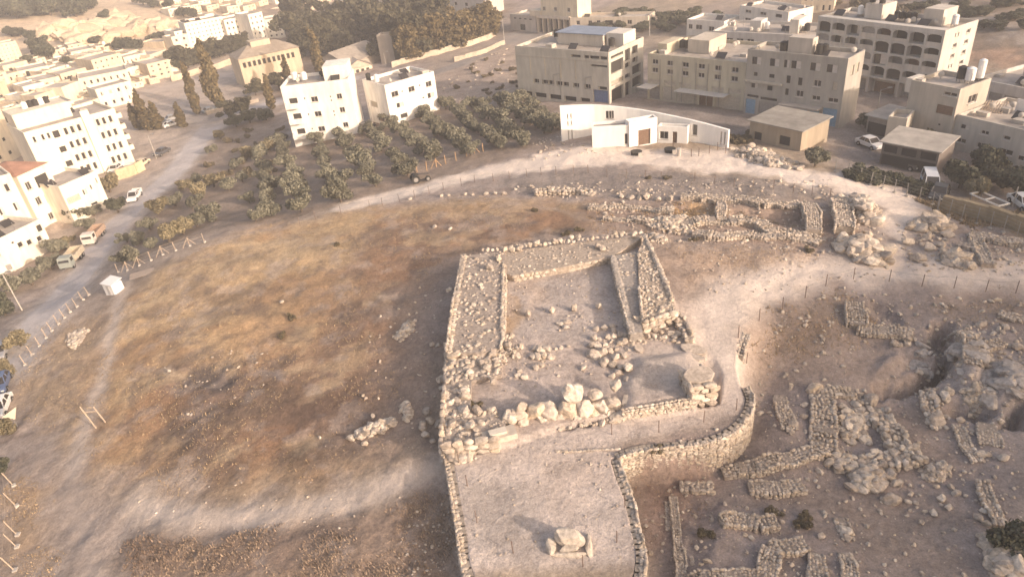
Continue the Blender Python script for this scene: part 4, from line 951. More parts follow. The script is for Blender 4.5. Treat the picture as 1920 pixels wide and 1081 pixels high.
# ------------------------------------------------------------------ buildings
def zof(p, ytop):
    """height of a corner whose top shows at a picture row"""
    lo, hi = p[2], p[2]+80
    for _ in range(40):
        m = (lo+hi)/2
        if proj((p[0], p[1], m))[1] > ytop: lo = m
        else: hi = m
    return lo
def facade(mb, P0, u, nin, L, Hh, wins, dep=.18):
    """wall face with real openings: P0 lower left, u along, nin inward; wins = (x0, x1, z0, z1)"""
    xs = sorted({0.0, L}|{x for w in wins for x in w[:2]}); zs = sorted({-3.0, Hh}|{z for w in wins for z in w[2:4]})
    P0 = np.array(P0, float); u = np.array([u[0], u[1], 0.0]); nin = np.array([nin[0], nin[1], 0.0]); Z = np.array([0, 0, 1.0])
    for i in range(len(xs)-1):
        for j in range(len(zs)-1):
            cx, cz = (xs[i]+xs[i+1])/2, (zs[j]+zs[j+1])/2
            if any(w[0] < cx < w[1] and w[2] < cz < w[3] for w in wins): continue
            mb.quad(P0+u*xs[i]+Z*zs[j], P0+u*xs[i+1]+Z*zs[j], P0+u*xs[i+1]+Z*zs[j+1], P0+u*xs[i]+Z*zs[j+1])
    for x0, x1, z0, z1 in [w[:4] for w in wins]:
        a, b, c, d = P0+u*x0+Z*z0, P0+u*x1+Z*z0, P0+u*x1+Z*z1, P0+u*x0+Z*z1; n = nin*dep
        for p, q_ in ((a, b), (b, c), (c, d), (d, a)): mb.quad(p, p+n, q_+n, q_)
_WM = {}
def winmesh(w, h, kind):
    k = (round(w, 1), round(h, 1), kind)
    if k in _WM: return _WM[k]
    m = MB(); w2 = w/2
    if kind == 'win':
        m.box(-w2, w2, .05, .09, 0, h, 1)
        t = .07; m.box(-w2, w2, 0, .048, 0, t); m.box(-w2, w2, 0, .048, h-t, h); m.box(-w2, -w2+t, 0, .047, t, h-t); m.box(w2-t, w2, 0, .047, t, h-t)
        if w > .9: m.box(-.03, .03, .004, .047, t, h-t)
        m.box(-w2-.1, w2+.1, -.26, -.002, -.09, -.002)
        me = m.mesh('window', [M_FRAME, M_GLASS])
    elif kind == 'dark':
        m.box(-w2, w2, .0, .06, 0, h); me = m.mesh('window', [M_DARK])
    elif kind == 'half':
        m.box(-w2, 0, .05, .09, 0, h, 1); m.box(.004, w2, .03, .08, 0, h, 0); me = m.mesh('window', [M_FRAME, M_GLASS])
    else:                                   # ribbed metal door or shutter in a colour
        col = {'blue': (.20,.33,.46), 'bluewall': (.17,.22,.36), 'grey': (.30,.28,.26), 'brown': (.20,.13,.09), 'white': (.62,.60,.57), 'beige': (.50,.44,.36)}[kind]
        m.box(-w2, w2, .03, .08, 0, h)
        nr_ = max(2, int(w/.35))
        for i in range(nr_): x = -w2+w*(i+.5)/nr_; m.box(x-.04, x+.04, 0, .028, .03, h-.03)
        me = m.mesh('door', [plain('door_'+kind, col, .6, .2)])
    _WM[k] = me; return me
RW5 = random.Random(31)
def G(cols, rows, wf=.45, hf=.45, u0=.03, u1=.97, v0=.06, v1=.95, kind='win', skip=()):
    """regular windows as fractions of the face"""
    out = []
    pu = (u1-u0)/cols; pv = (v1-v0)/rows
    for j in range(rows):
        for i in range(cols):
            if (i, j) in skip: continue
            kd = kind if kind != 'win' else 'win' if RW5.random() < .72 else RW5.choice(['half', 'dark', 'beige'])
            cu = u0+pu*(i+.5); cv = v0+pv*(j+.55); out.append((cu-pu*wf/2, cu+pu*wf/2, cv-pv*hf/2, cv+pv*hf/2, kd))
    return out
MT = {}
def wallmat(c, nm='wall_paint', var=.18): return plain(nm, c, .92, var, 1.2, streak=True)
NB = [0]
BLD = {}
def building(key, label, A, B, ytop=None, h=None, depth=8.0, col=WHITE, front=(), right=(), left=(), roof='flat', par=.6, at_b=False, group=None, dep=.18, ws=1.0, roofcol=None, cat='building', name='building', base=None):
    a = hit(*A); b = hit(*B)
    if base is not None: a = at(*A, base); b = at(*B, base)
    z0 = min(a[2], b[2]); a[2] = b[2] = z0
    u = (b-a)[:2]; L = np.linalg.norm(u); u /= L
    if h is None: h = zof(b if at_b else a, ytop)-z0
    rz = math.atan2(u[1], u[0]); nin = np.array([-u[1], u[0]])
    if isinstance(depth, tuple): depth = abs(float((hit(*depth)[:2]-b[:2]) @ nin))
    D = max(depth, 2.0)
    root = empty(name, (a[0], a[1], z0), rz); tag(root, label, cat, group)
    wm = wallmat(col); m = MB()
    sides = {'front': ((0, 0, 0), (1, 0), (0, 1), L, front), 'right': ((L, 0, 0), (0, 1), (-1, 0), D, right),
             'back': ((L, D, 0), (-1, 0), (0, -1), L, ()), 'left': ((0, D, 0), (0, -1), (1, 0), D, left)}
    for k, (P0, su, sn, sl_, wins) in sides.items():
        W_ = [(w[0]*sl_, w[1]*sl_, w[2]*h, w[3]*h, w[4]) for w in wins]
        if ws != 1: W_ = [((a_+b_)/2-(b_-a_)*ws/2, (a_+b_)/2+(b_-a_)*ws/2, c_-(d_-c_)*(ws-1)/2, d_+(d_-c_)*(ws-1)/2, k_) if (b_-a_) < sl_*.09 and c_ > h*.3 else (a_, b_, c_, d_, k_) for a_, b_, c_, d_, k_ in W_]
        facade(m, P0, su, sn, sl_, h, W_, dep)
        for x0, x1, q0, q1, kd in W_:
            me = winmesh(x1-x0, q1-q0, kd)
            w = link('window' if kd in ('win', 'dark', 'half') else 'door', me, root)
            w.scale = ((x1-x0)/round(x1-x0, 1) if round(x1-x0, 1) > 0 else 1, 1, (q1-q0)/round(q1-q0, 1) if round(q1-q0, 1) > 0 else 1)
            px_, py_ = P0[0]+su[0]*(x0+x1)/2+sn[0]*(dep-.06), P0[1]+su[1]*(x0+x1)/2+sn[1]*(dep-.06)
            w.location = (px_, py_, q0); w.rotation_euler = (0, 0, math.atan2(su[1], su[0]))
    rm = plain('roof_'+key, roofcol, .95, .25, .8) if roofcol else M_ROOF
    if roof == 'flat':
        t = .22; zt = h
        for k, (P0, su, sn, sl_, wins) in sides.items():        # inner faces and coping of the parapet
            P = np.array(P0[:2]); su_ = np.array(su); sn_ = np.array(sn)
            p0 = P+sn_*t+su_*t; p1 = P+su_*sl_+sn_*t-su_*t
            m.quad((*p1, h-par), (*p0, h-par), (*p0, h), (*p1, h))
            m.quad((*P, h), (*(P+su_*sl_), h), (*p1, h), (*p0, h))
        m.build('wall', wm, root)
        r = MB(); r.quad((t, t, h-par), (L-t, t, h-par), (L-t, D-t, h-par), (t, D-t, h-par)); r.build('roof', rm, root)
    else:
        m.build('wall', wm, root); r = MB(); e = .35; rh = roof[1]
        if roof[0] == 'hip':
            k = min(D/2, L/2.2)
            P = [(-e,-e,h), (L+e,-e,h), (L+e,D+e,h), (-e,D+e,h), (k,D/2,h+rh), (L-k,D/2,h+rh)]
            r.add(P, [(0,1,5,4), (1,2,5), (2,3,4,5), (3,0,4), (3,2,1,0)])
        elif roof[0] == 'gable':
            P = [(-e,-e,h), (L+e,-e,h), (L+e,D+e,h), (-e,D+e,h), (L/2,-e,h+rh), (L/2,D+e,h+rh)]
            r.add(P, [(0,4,5,3), (4,1,2,5), (3,2,1,0)]); r.add([(0,-.02,h), (L,-.02,h), (L/2,-.02,h+rh*.93)], [(0,1,2)])
        elif roof[0] == 'slope':
            P = [(-e,-e,h), (L+e,-e,h), (L+e,D+e,h+rh), (-e,D+e,h+rh)]
            r.add(P+[(x, y, z+.15) for x, y, z in P], [(3,2,1,0),(4,5,6,7),(0,1,5,4),(1,2,6,5),(2,3,7,6),(3,0,4,7)])
        r.build('roof', rm, root)
    BLD[key] = (root, L, D, h, u, nin); NB[0] += 1
    return root
def addon(key, name, x0, x1, y0, y1, z0, z1, col, mat=None):
    """a box part in fractions of the building's plan, metres in z above its roof (negative z0 = from the base)"""
    root, L, D, h, u, n = BLD[key]; m = MB(); m.box(x0*L, x1*L, y0*D, y1*D, z0, z1); return m.build(name, mat or wallmat(col), root)
TANKN = [0]
def tank(key, fx, fy, label, white=False, r=.6, hh=1.3, stand=.5, lift=0):
    root, L, D, h, u, n = BLD[key]
    p = np.array(root.location)[:2]+u*fx*L+n*fy*D; z = root.location[2]+h-.6+lift
    t = empty('water_tank', (p[0], p[1], z)); tag(t, label, 'water tank', 'rooftop water tanks')
    m = MB(); m.bar((0, 0, stand), (0, 0, stand+hh), r, 14); m.bar((0, 0, stand+hh), (0, 0, stand+hh+.18), r*.9, 14, r*.35); m.build('tank', M_WTANK if white else M_BLACK, t)
    m = MB()
    for sx in (-1, 1):
        for sy in (-1, 1): m.box(sx*r*.6-.04, sx*r*.6+.04, sy*r*.6-.04, sy*r*.6+.04, -.1, stand)
    m.build('stand', M_METAL, t)
def balcony(key, x0, x1, z, out=1.2, face='front', hh=.95, col=None):
    root, L, D, h, u, n = BLD[key]; m = MB()
    if face == 'front':
        X0, X1 = x0*L, x1*L
        m.box(X0, X1, -out, -.002, z-.15, z); m.box(X0, X1, -out, -out+.1, z, z+hh); m.box(X0, X0+.1, -out+.1, -.002, z, z+hh); m.box(X1-.1, X1, -out+.1, -.002, z, z+hh)
    else:
        Y0, Y1 = x0*D, x1*D
        m.box(L+.002, L+out, Y0, Y1, z-.15, z); m.box(L+out-.1, L+out, Y0, Y1, z, z+hh); m.box(L+.002, L+out-.1, Y0, Y0+.1, z, z+hh); m.box(L+.002, L+out-.1, Y1-.1, Y1, z, z+hh)
    m.build('balcony', wallmat(col or WHITE), root)

# two white blocks above the grove
building('A', 'white four-storey apartment block with stacked corner balconies above the olive grove', (555,276), (674,249), ytop=148, at_b=True, depth=9, col=(.80,.76,.69),
  front=[(.08,.20,.68,.80,'dark'),(.08,.20,.43,.55,'dark'),(.08,.20,.18,.30,'dark')]+[(.40,.50,v,v+.085,'win') for v in (.70,.46,.21)]+[(.78,.86,v,v+.085,'win') for v in (.70,.48,.23)]+[(.30,.32,v,v+.03,'dark') for v in (.76,.5,.26)]+[(.68,.70,v,v+.03,'dark') for v in (.74,.68,.50,.44,.24,.18)],
  left=G(2,3,.3,.35))
for z in (.66,.41,.16):
    root, L, D, h, u, n = BLD['A']; balcony('A', .02, .22, z*h, 1.1, col=(.80,.76,.69))
addon('A','stair_room',.62,.98,.3,.95,BLD['A'][3]-.55,BLD['A'][3]+2.2,(.78,.73,.66))
tank('A',.15,.6,'white tank at the left end of the four-storey block roof',True); tank('A',.3,.5,'second white tank on the four-storey block roof',True); tank('A',.55,.6,'small black tank beside the stair room of the four-storey block',False,.45,.9)
building('B', 'white three-storey house right of the taller apartment block', (735,236), (824,206), ytop=160, depth=9, col=(.80,.76,.70),
  front=[(.10,.24,.66,.80,'win'),(.44,.57,.66,.80,'win'),(.80,.92,.66,.80,'win'),(.30,.33,.72,.76,'dark'),(.66,.69,.74,.78,'dark'),(.16,.30,.38,.50,'half'),(.80,.94,.38,.51,'half'),(.69,.73,.42,.46,'dark'),(.20,.34,.10,.21,'dark')], left=[(.2,.5,.35,.5,'beige'),(.4,.7,.02,.2,'brown')])
tank('B',.08,.5,'white tank on the left edge of the three-storey white house',True,.5); tank('B',.05,.8,'dark tank on the left edge of the three-storey white house',False,.5)
# cream factory with the open corner
building('C1', 'long cream workshop block with ribbon windows and an open framed corner', (974,188), (1143,195), ytop=86, depth=(1212,166), col=CREAM, ws=1.2,
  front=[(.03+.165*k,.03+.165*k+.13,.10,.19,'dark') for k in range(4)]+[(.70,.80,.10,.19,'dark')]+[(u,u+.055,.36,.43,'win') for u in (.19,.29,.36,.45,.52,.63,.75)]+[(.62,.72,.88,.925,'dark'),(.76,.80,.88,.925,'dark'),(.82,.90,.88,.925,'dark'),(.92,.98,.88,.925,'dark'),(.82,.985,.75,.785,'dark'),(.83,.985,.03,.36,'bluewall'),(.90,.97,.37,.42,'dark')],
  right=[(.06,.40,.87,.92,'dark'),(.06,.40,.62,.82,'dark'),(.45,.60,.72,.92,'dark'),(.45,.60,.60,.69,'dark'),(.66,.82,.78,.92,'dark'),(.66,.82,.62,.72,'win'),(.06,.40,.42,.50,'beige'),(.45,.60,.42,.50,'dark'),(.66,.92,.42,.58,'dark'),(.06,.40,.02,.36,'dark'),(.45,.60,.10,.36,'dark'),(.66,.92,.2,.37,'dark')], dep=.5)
h1 = BLD['C1'][3]
addon('C1','roof_shed',.30,.78,.45,.9,h1-.55,h1+1.6,(.55,.50,.43)); addon('C1','shed_roof',.28,.80,.42,.93,h1+1.602,h1+1.75,None,plain('blue_sheet',(.22,.26,.33),.5,.2))
addon('C1','stair_room',.80,.97,.5,.85,h1-.55,h1+1.9,(.60,.56,.50))
tank('C1',.16,.75,'black tank pair, left one, on the cream workshop roof'); tank('C1',.20,.75,'black tank pair, right one, on the cream workshop roof'); tank('C1',.88,.42,'black tank before the stair room of the cream workshop')
# pipes frames on the front wall
root, L, D, h, u, n = BLD['C1']
for fx in (.42,.76):
    m = MB(); m.bar((fx*L,-.15,.35*h),(fx*L,-.15,.55*h),.06); m.bar((fx*L+1.6,-.15,.2*h),(fx*L+1.6,-.15,.58*h),.06); m.bar((fx*L,-.15,.55*h),(fx*L+1.6,-.15,.58*h),.06); m.build('pipe', M_METAL, root)
for fx in (.165,.33,.50,.66): m = MB(); m.box(fx*L-.12,fx*L+.12,-.06,-.002,.5*h,.83*h); m.build('pilaster', wallmat((.54,.47,.36)), root)
m = MB(); m.box(-.05,L+.05,-.1,-.002,.835*h,.85*h); m.build('cornice', wallmat((.50,.45,.38)), root)
# yellow row
building('C2', 'low yellow workshop row with small square windows and sheet awnings', (1214,186), (1393,208), ytop=100, depth=14, col=YELL, ws=1.4,
  front=[(.06+.163*k,.06+.163*k+.045,.80,.87,'win') for k in range(6)]+[(.06+.163*k,.06+.163*k+.045,.62,.69,'win') for k in range(6)]+[(.02+.165*k,.02+.165*k+.125,.36,.46,'beige') for k in range(6)]+[(.02,.14,.02,.30,'grey'),(.17,.30,.02,.32,'beige'),(.32,.54,.02,.32,'beige'),(.56,.70,.02,.30,'brown'),(.73,.96,.02,.30,'beige')])
h2 = BLD['C2'][3]
root, L, D, h, u, n = BLD['C2']
m = MB(); m.box(.36*L,.86*L,-2.2,-.003,.33*h,.345*h); m.build('awning', plain('pale_sheet',(.55,.52,.48),.6), root)
m = MB(); m.box(-.02*L,.13*L,-3.0,-.003,.34*h,.355*h); m.build('awning', plain('pale_sheet',(.55,.52,.48),.6), root)
for fx in (.14,.27,.38,.52,.64,.76): m = MB(); m.bar((fx*L,-.1,.05*h),(fx*L,-.1,.9*h),.07); m.build('pipe', M_METAL, root)
addon('C2','roof_room',.28,.50,.35,.8,h2-.55,h2+1.8,(.52,.46,.38)); addon('C2','roof_room',.02,.12,.2,.6,h2-.55,h2+1.2,(.55,.48,.36))
tank('C2',.18,.45,'black tank left of the roof room on the yellow row'); tank('C2',.24,.45,'black tank touching the roof room on the yellow row')
# grey block with blue shutters
building('C3', 'grey plastered four-storey block with pale blue shop shutters at its foot', (1393,212), (1571,242), ytop=92, depth=6, col=(.36,.333,.295), ws=1.4,
  front=[(u,u+.07,.80,.88,'half') for u in (.07,.26,.48,.67,.83)]+[(.40,.44,.80,.88,'half')]+[(.09,.12,.62,.66,'dark'),(.26,.30,.62,.66,'dark'),(.44,.47,.58,.66,'dark'),(.56,.59,.57,.65,'dark'),(.72,.77,.58,.65,'win'),(.90,.93,.56,.64,'beige'),(.08,.13,.44,.49,'half'),(.25,.29,.43,.48,'dark'),(.44,.465,.40,.47,'dark'),(.56,.61,.40,.47,'win'),(.72,.78,.38,.43,'win'),(.88,.95,.38,.43,'win'),(.03,.16,.28,.32,'dark'),(.18,.36,.27,.31,'dark'),
         (.02,.13,.02,.25,'blue'),(.17,.34,.02,.24,'grey'),(.46,.58,.02,.2,'grey'),(.60,.68,.02,.22,'blue'),(.70,.80,.02,.22,'blue'),(.83,.97,.02,.28,'blue')],
  right=[(.3,.45,.72,.86,'beige'),(.55,.75,.72,.86,'beige')])
h3 = BLD['C3'][3]; root, L, D, h, u, n = BLD['C3']
m = MB(); m.box(.42*L,.82*L,-1.6,-.003,.26*h,.285*h); m.build('awning', plain('grey_slab',(.36,.33,.30),.9), root)
m = MB(); m.box(.002,.40*L,-.5,-.003,.52*h,.55*h); m.build('ledge', wallmat((.48,.43,.36)), root)
addon('C3','stair_room',.38,.62,.2,.5,h3-.55,h3+2.1,(.50,.45,.39))
tank('C3',.33,.25,'black tank left of the stair room on the grey block'); tank('C3',.36,.3,'second black tank left of the stair room on the grey block',False,.5); tank('C3',.68,.3,'black tank right of the stair room on the grey block'); tank('C3',.72,.35,'brown-black tank at the right of the grey block roof',False,.55)
# arched five-storey block
def arched():
    a_, b_ = (1528,150), (1752,190)
    building('C4', 'pale five-storey block with rows of wide arched balconies and a shaded ground floor', a_, b_, ytop=28, depth=8, col=(.48,.448,.41),
      front=[], right=G(2,5,.35,.4,.1,.9,.25,.95))
    root, L, D, h, u, n = BLD['C4']
    # arcade built in front of the block: pillars, floor bands, arched spandrels
    w0, w1 = .25*h, .96*h; fh = (w1-w0)/4; nb = 8; bw = L/nb; m = MB(); t = 1.3
    for j in range(5):
        zb = w0+fh*j; m.box(-.05, L+.05, -t, -.002, zb-.28, zb+.0) if j < 4 else m.box(-.05, L+.05, -t, -.002, zb-.25, h)
    for j in range(4):
        zb = w0+fh*j
        for i in range(nb+1): m.box(i*bw-.18+(.13 if i == 0 else 0)-(.13 if i == nb else 0), i*bw+.18+(.13 if i == 0 else 0)-(.13 if i == nb else 0), -t, -.003, zb+.002, zb+fh-.282)
        for i in range(nb):
            x0, x1 = i*bw+.18, (i+1)*bw-.18; top = zb+fh-.28; ar = .38; N = 8
            pts = [(x0+(x1-x0)*k/N, top-ar*(1-math.sqrt(max(0, 1-((k/N-.5)*2)**2)))*.95-.02) for k in range(N+1)]
            for k in range(N):
                p, q_ = pts[k], pts[k+1]; m.quad((p[0],-t+.05,p[1]), (q_[0],-t+.05,q_[1]), (q_[0],-t+.05,top), (p[0],-t+.05,top)); m.quad((p[0],-t+.05,p[1]),(p[0],-t+.3,p[1]),(q_[0],-t+.3,q_[1]),(q_[0],-t+.05,q_[1]))
    m.build('arcade', wallmat((.50,.468,.425)), root)
    rr = random.Random(4)
    for j in range(4):
        for i in range(nb):
            zb = w0+fh*j; x0, x1 = i*bw+.2, (i+1)*bw-.2
            kd = rr.choice(['dark','dark','dark','brown','grey','half'])
            mm = winmesh(x1-x0-.1, fh-.45, kd); o = link('window' if kd in ('dark','half') else 'shutter', mm, root, ((x0+x1)/2, -.10 if rr.random() < .5 else -t+.35, zb+.1))
            if rr.random() < .6:
                m2 = MB(); m2.box(x0, x1, -t+.06, -t+.14, zb+.004, zb+.004+rr.uniform(.5, .9)); m2.build('parapet', wallmat((.52,.47,.41)), root)
    for i in range(5):
        m2 = MB(); x = L*(.02+.24*i); m2.box(x-.2, x+.2, -t, -.004, -3, w0-.29); m2.build('pillar', wallmat((.50,.45,.40)), root)
    for i, kd in enumerate(['dark','grey','brown','grey']):
        mm = winmesh(L*.16, w0*.62, kd); link('door', mm, root, (L*(.13+.24*i), -.12, .1))
    addon('C4','stair_room',.26,.40,.4,.9,h-.55,h+1.9,(.55,.50,.44)); addon('C4','stair_room',.72,.86,.4,.9,h-.55,h+2.0,(.52,.47,.41))
    for fx, lb in ((.20,'white tank left of the first stair room on the arched block'),): tank('C4',fx,.5,lb,True,.45)
    tank('C4',.30,.45,'black tank atop the first stair room of the arched block',False,.5,1.0,.3,2.4); tank('C4',.38,.45,'second black tank atop the first stair room of the arched block',False,.5,1.0,.3,2.4)
    for k in range(4): tank('C4',.50+.045*k,.5,['first dark tank of the middle roof row on the arched block','second dark tank of the middle roof row on the arched block','third dark tank of the middle roof row on the arched block','last dark tank of the middle roof row on the arched block'][k],False,.45,1.0)
    tank('C4',.93,.5,'grey white tank at the right end of the arched block roof',True,.5)
arched()
# tan stair tower and the long low cream house
building('C5', 'bare tan tower house with one wide brown window and a pipe on its wall', (1688,258), (1775,278), ytop=150, depth=7, col=(.43,.385,.325),
  front=[(.70,.96,.86,.92,'win'),(.62,.95,.55,.70,'brown'),(.72,.77,.36,.39,'dark'),(.42,.45,.18,.20,'dark')], right=G(1,2,.3,.3))
root, L, D, h, u, n = BLD['C5']
m = MB(); m.box(-.9,-.002,.2,3,.78*h,h+.1); m.build('wall_box', wallmat((.62,.57,.50)), root)
m = MB(); m.bar((.10*L,-.1,.5*h),(.15*L,-.1,.48*h),.06); m.bar((.15*L,-.1,.48*h),(.15*L,-.1,.28*h),.06); m.bar((.15*L,-.1,.28*h),(.5*L,-.1,.08*h),.06); m.build('pipe', M_METAL, root)
tank('C5',.75,.7,'white tank on the tan tower roof, right one',True,.6,1.6); tank('C5',.58,.7,'black tank on the tan tower roof, left one',False,.6,1.6); tank('C5',.80,.95,'tall white tank at the back of the tan tower roof',True,.5,2.4)
building('C6', 'low cream two-storey house right of the tan tower with cluttered flat roof', (1778,276), (1960,322), ytop=214, depth=11, col=(.47,.43,.375),
  front=[(.08,.17,.64,.76,'half'),(.30,.38,.62,.73,'win'),(.53,.60,.62,.74,'win'),(.06,.17,.22,.36,'win'),(.29,.37,.22,.38,'win'),(.52,.66,.22,.38,'win'),(.80,.88,.58,.68,'win'),(.72,.82,.18,.30,'half')])
root, L, D, h, u, n = BLD['C6']
st = empty('timber_stack', np.array(root.location)+np.array([*(u*L*.05+n*D*.4), h-.55]), math.atan2(u[1],u[0])+.5); tag(st, 'stack of leaning planks on the low cream house roof', 'timber')
m = MB()
for k in range(9): m.bar((k*.3,0,0),(k*.3+.5,2.6,.9),.09,4)
m.build('plank', M_WOOD, st)
m = MB(); m.box(-1.7,-.02,-.04,.04,0,1.7); m.box(.02,1.7,-.04,.04,0,1.6); o = m.build('sheet_panel', plain('white_sheet',(.74,.72,.70),.5), None, (np.array(root.location)+np.array([*(u*L*.38+n*D*.72), h-.58]))); o.rotation_euler[2] = math.atan2(u[1],u[0]); tag(o, 'pair of white sheet panels standing on the cream house roof', 'panel')
building('C7', 'long white block with a glazed upper floor behind the cream house', (1812,206), (1960,238), ytop=146, depth=12, col=(.48,.45,.42),
  front=[(.02,.20,.50,.74,'dark')]+[(.24+.19*k,.24+.19*k+.165,.46,.70,'grey') for k in range(4)]+[(.02+.19*k,.02+.19*k+.16,.08,.33,'dark') for k in range(5)])
addon('C7','roof_room',.4,.75,.3,.8,BLD['C7'][3]-.55,BLD['C7'][3]+1.8,(.46,.42,.38)); tank('C7',.55,.45,'black tank on the long white glazed block',False,.5,1.0,.3,2.3)
# white buildings behind
building('W1', 'small white house with bright corner behind the yellow row', (1287,66), (1356,70), ytop=36, depth=8, col=(.68,.64,.58), front=[(.05,.16,.4,.7,'win'),(.25,.42,.4,.7,'win'),(.6,.75,.35,.65,'win')], right=G(2,1,.4,.5))
building('W2', 'wide white two-storey building with big dark windows behind the yellow row', (1333,108), (1536,116), ytop=58, depth=12, col=(.54,.505,.465), front=[(.04+.1*k,.04+.1*k+.065,.58,.78,'win') for k in range(4)]+[(.46+.1*k,.46+.1*k+.07,.54,.70,'dark') for k in range(5)]+[(.02+.12*k,.02+.12*k+.09,.08,.36,'dark') for k in range(8)])
addon('W2','stair_room',.30,.40,.3,.6,BLD['W2'][3]-.55,BLD['W2'][3]+1.7,(.62,.58,.53)); addon('W2','stair_room',.66,.74,.3,.7,BLD['W2'][3]-.55,BLD['W2'][3]+2.2,(.66,.60,.52)); tank('W2',.80,.4,'black tank on the wide white two-storey building')
tank('W2',.44,.4,'white tank near the stair room of the wide white building',True,.5)
building('W3', 'white three-storey house with a sunlit right side behind the wide white building', (1384,60), (1474,72), ytop=10, depth=(1500,56), col=(.66,.61,.54), front=G(3,3,.4,.4), right=G(1,2,.3,.3))
building('W4', 'beige house with a tall arched window bay at the top edge behind the arched block', (1500,28), (1562,24), ytop=-14, depth=8, col=(.60,.50,.38), front=G(5,2,.4,.55))
# colonnade house by the junction
building('C12', 'low house with a row of white columns by the road junction', (1008,62), (1068,64), h=5.2, depth=9, col=(.58,.50,.41), front=[(.02+.165*k,.02+.165*k+.15,.02,.84,'dark') for k in range(6)], dep=1.6)
building('C12b', 'long low wing with square windows joined to the columned house', (1070,64), (1215,50), h=4.6, depth=7, col=(.56,.48,.39), front=[(u_,u_+.05,.55,.8,'win') for u_ in (.08,.24,.35)]+[(.46,.56,.52,.8,'dark'),(.60,.66,.55,.8,'dark'),(.74,.80,.55,.8,'win')])
building('C12c', 'blank pale wall house with a slit window row left of the columned house', (958,54), (1006,60), h=4.6, depth=8, col=(.52,.46,.40), front=[(.15+.2*k,.15+.2*k+.1,.72,.8,'dark') for k in range(4)]+[(.38,.58,.02,.4,'dark')])
root, L, D, h, u, n = BLD['C12']; m = MB(); m.box(.1*L,1.2*L,1.0,7.5,h-.55,h+6.5); m.build('upper_storey', wallmat((.66,.57,.43)), root)
for fx in (.2,.55,.95):
    link('window', winmesh(1.0,1.1,'win'), root, (fx*L, .93, h+1.2))
m = MB(); m.box(-.25*L,.1*L-.003,.5,7,h-.5,h+1.1); m.build('parapet', wallmat((.64,.55,.43)), root)
building('C13', 'grey white house with a shaded lower floor at the top edge above the pine wood', (828,28), (912,26), h=8.5, depth=9, col=(.52,.48,.43), front=G(4,2,.45,.45,.03,.97,.35,.95)+[(.55+.12*k,.55+.12*k+.09,.05,.28,'dark') for k in range(3)], right=G(1,2,.2,.3))
building('C14', 'cream apartment block rising behind the pines at the top edge', (690,18), (790,13), h=9, depth=10, col=(.62,.55,.45), front=G(9,3,.4,.45))
building('C15', 'tall blank concrete silo house at the edge of the pine wood', (716,122), (742,118), ytop=66, depth=4, col=(.36,.31,.26))
building('C16', 'low beige yard building behind the concrete silo house', (742,112), (800,92), h=4.6, depth=7, col=(.40,.33,.26), front=[(.1,.2,.1,.6,'brown'),(.4,.6,.5,.75,'dark')])
# museum with the curved white wall
mus = empty('museum', hit(1180,275), 0); tag(mus, 'white museum with a long curved wall and flat-roofed entrance block', 'museum')
mo = np.array(mus.location)
def mlocal(p): return np.array(p)-mo
TOP = dense([(1050,199),(1090,197),(1130,198),(1200,206),(1290,224),(1366,244)], 3)
zb = hit(1365,277)[2]; pr = hit(1367,277); hr = zof(pr, 242)-pr[2]
plh = hit(1052,264); zl = zof(plh, 198)-plh[2]
m = MB(); Wm = wallmat((.80,.77,.72), 'white_render', .08)
BOT = []
for k, (px, py) in enumerate(TOP):
    t = (px-1050)/316; zt = plh[2]+zl+((pr[2]+hr)-(plh[2]+zl))*t; p = at(px, py, zt); BOT.append((p[0], p[1], zt))
BOT = np.array(BOT)-mo
mw = []
for k in range(len(BOT)-1):
    a, b = BOT[k], BOT[k+1]; d = (b-a)[:2]; L = np.linalg.norm(d); d /= L; nn = np.array([-d[1], d[0]]); zt = min(a[2], b[2]); z0 = -1.5
    wins = []
    if k == 1: wins = [(L*.10,L*.26,zt-2.0,zt-1.2),(L*.55,L*.71,zt-2.0,zt-1.2),(L*.10,L*.26,zt-3.1,zt-2.4),(L*.55,L*.71,zt-3.1,zt-2.4),(L*.12,L*.26,zt-6.6,zt-3.9),(L*.57,L*.71,zt-6.6,zt-3.9)]
    if k == 6: wins = [(L*(.25+.25*j),L*(.25+.25*j)+.55,zt-2.0,zt-.7) for j in range(3)]
    if k == 12: wins = [(L*.30,L*.62,.9,2.6)]
    if k == 14: wins = [(L*.25,L*.4,.3,2.2),(L*.60,L*.75,.3,2.2)]
    mm = MB(); P0 = np.array([a[0], a[1], 0])
    facade(m, P0, d, nn, L, zt, wins, .3)
    c0, c1 = a[:2]+nn*.4, b[:2]+nn*.4
    m.quad((a[0],a[1],zt),(b[0],b[1],zt),(b[0],b[1],b[2]+.001),(a[0],a[1],a[2]+.001)); m.quad((a[0],a[1],a[2]+.001),(b[0],b[1],b[2]+.001),(*c1,b[2]+.001),(*c0,a[2]+.001)); m.quad((*c1,-3),(*c0,-3),(*c0,a[2]),(*c1,b[2]))
    for x0, x1, q0, q1 in wins:
        w_ = link('window', winmesh(x1-x0, q1-q0, 'win'), mus); c = a[:2]+d*(x0+x1)/2+nn*.2; w_.location = (c[0], c[1], q0); w_.rotation_euler = (0, 0, math.atan2(d[1], d[0]))
for e_, s_ in ((BOT[0], 0), (BOT[-1], 1)):
    d = (BOT[1]-BOT[0])[:2] if s_ == 0 else (BOT[-1]-BOT[-2])[:2]; d = d/np.linalg.norm(d); nn = np.array([-d[1], d[0]])*.4
    f_ = [(e_[0],e_[1],-3),(e_[0],e_[1],e_[2]),(e_[0]+nn[0],e_[1]+nn[1],e_[2]),(e_[0]+nn[0],e_[1]+nn[1],-3)]
    m.quad(*(f_ if s_ == 0 else f_[::-1]))
m.build('curved_wall', Wm, mus)
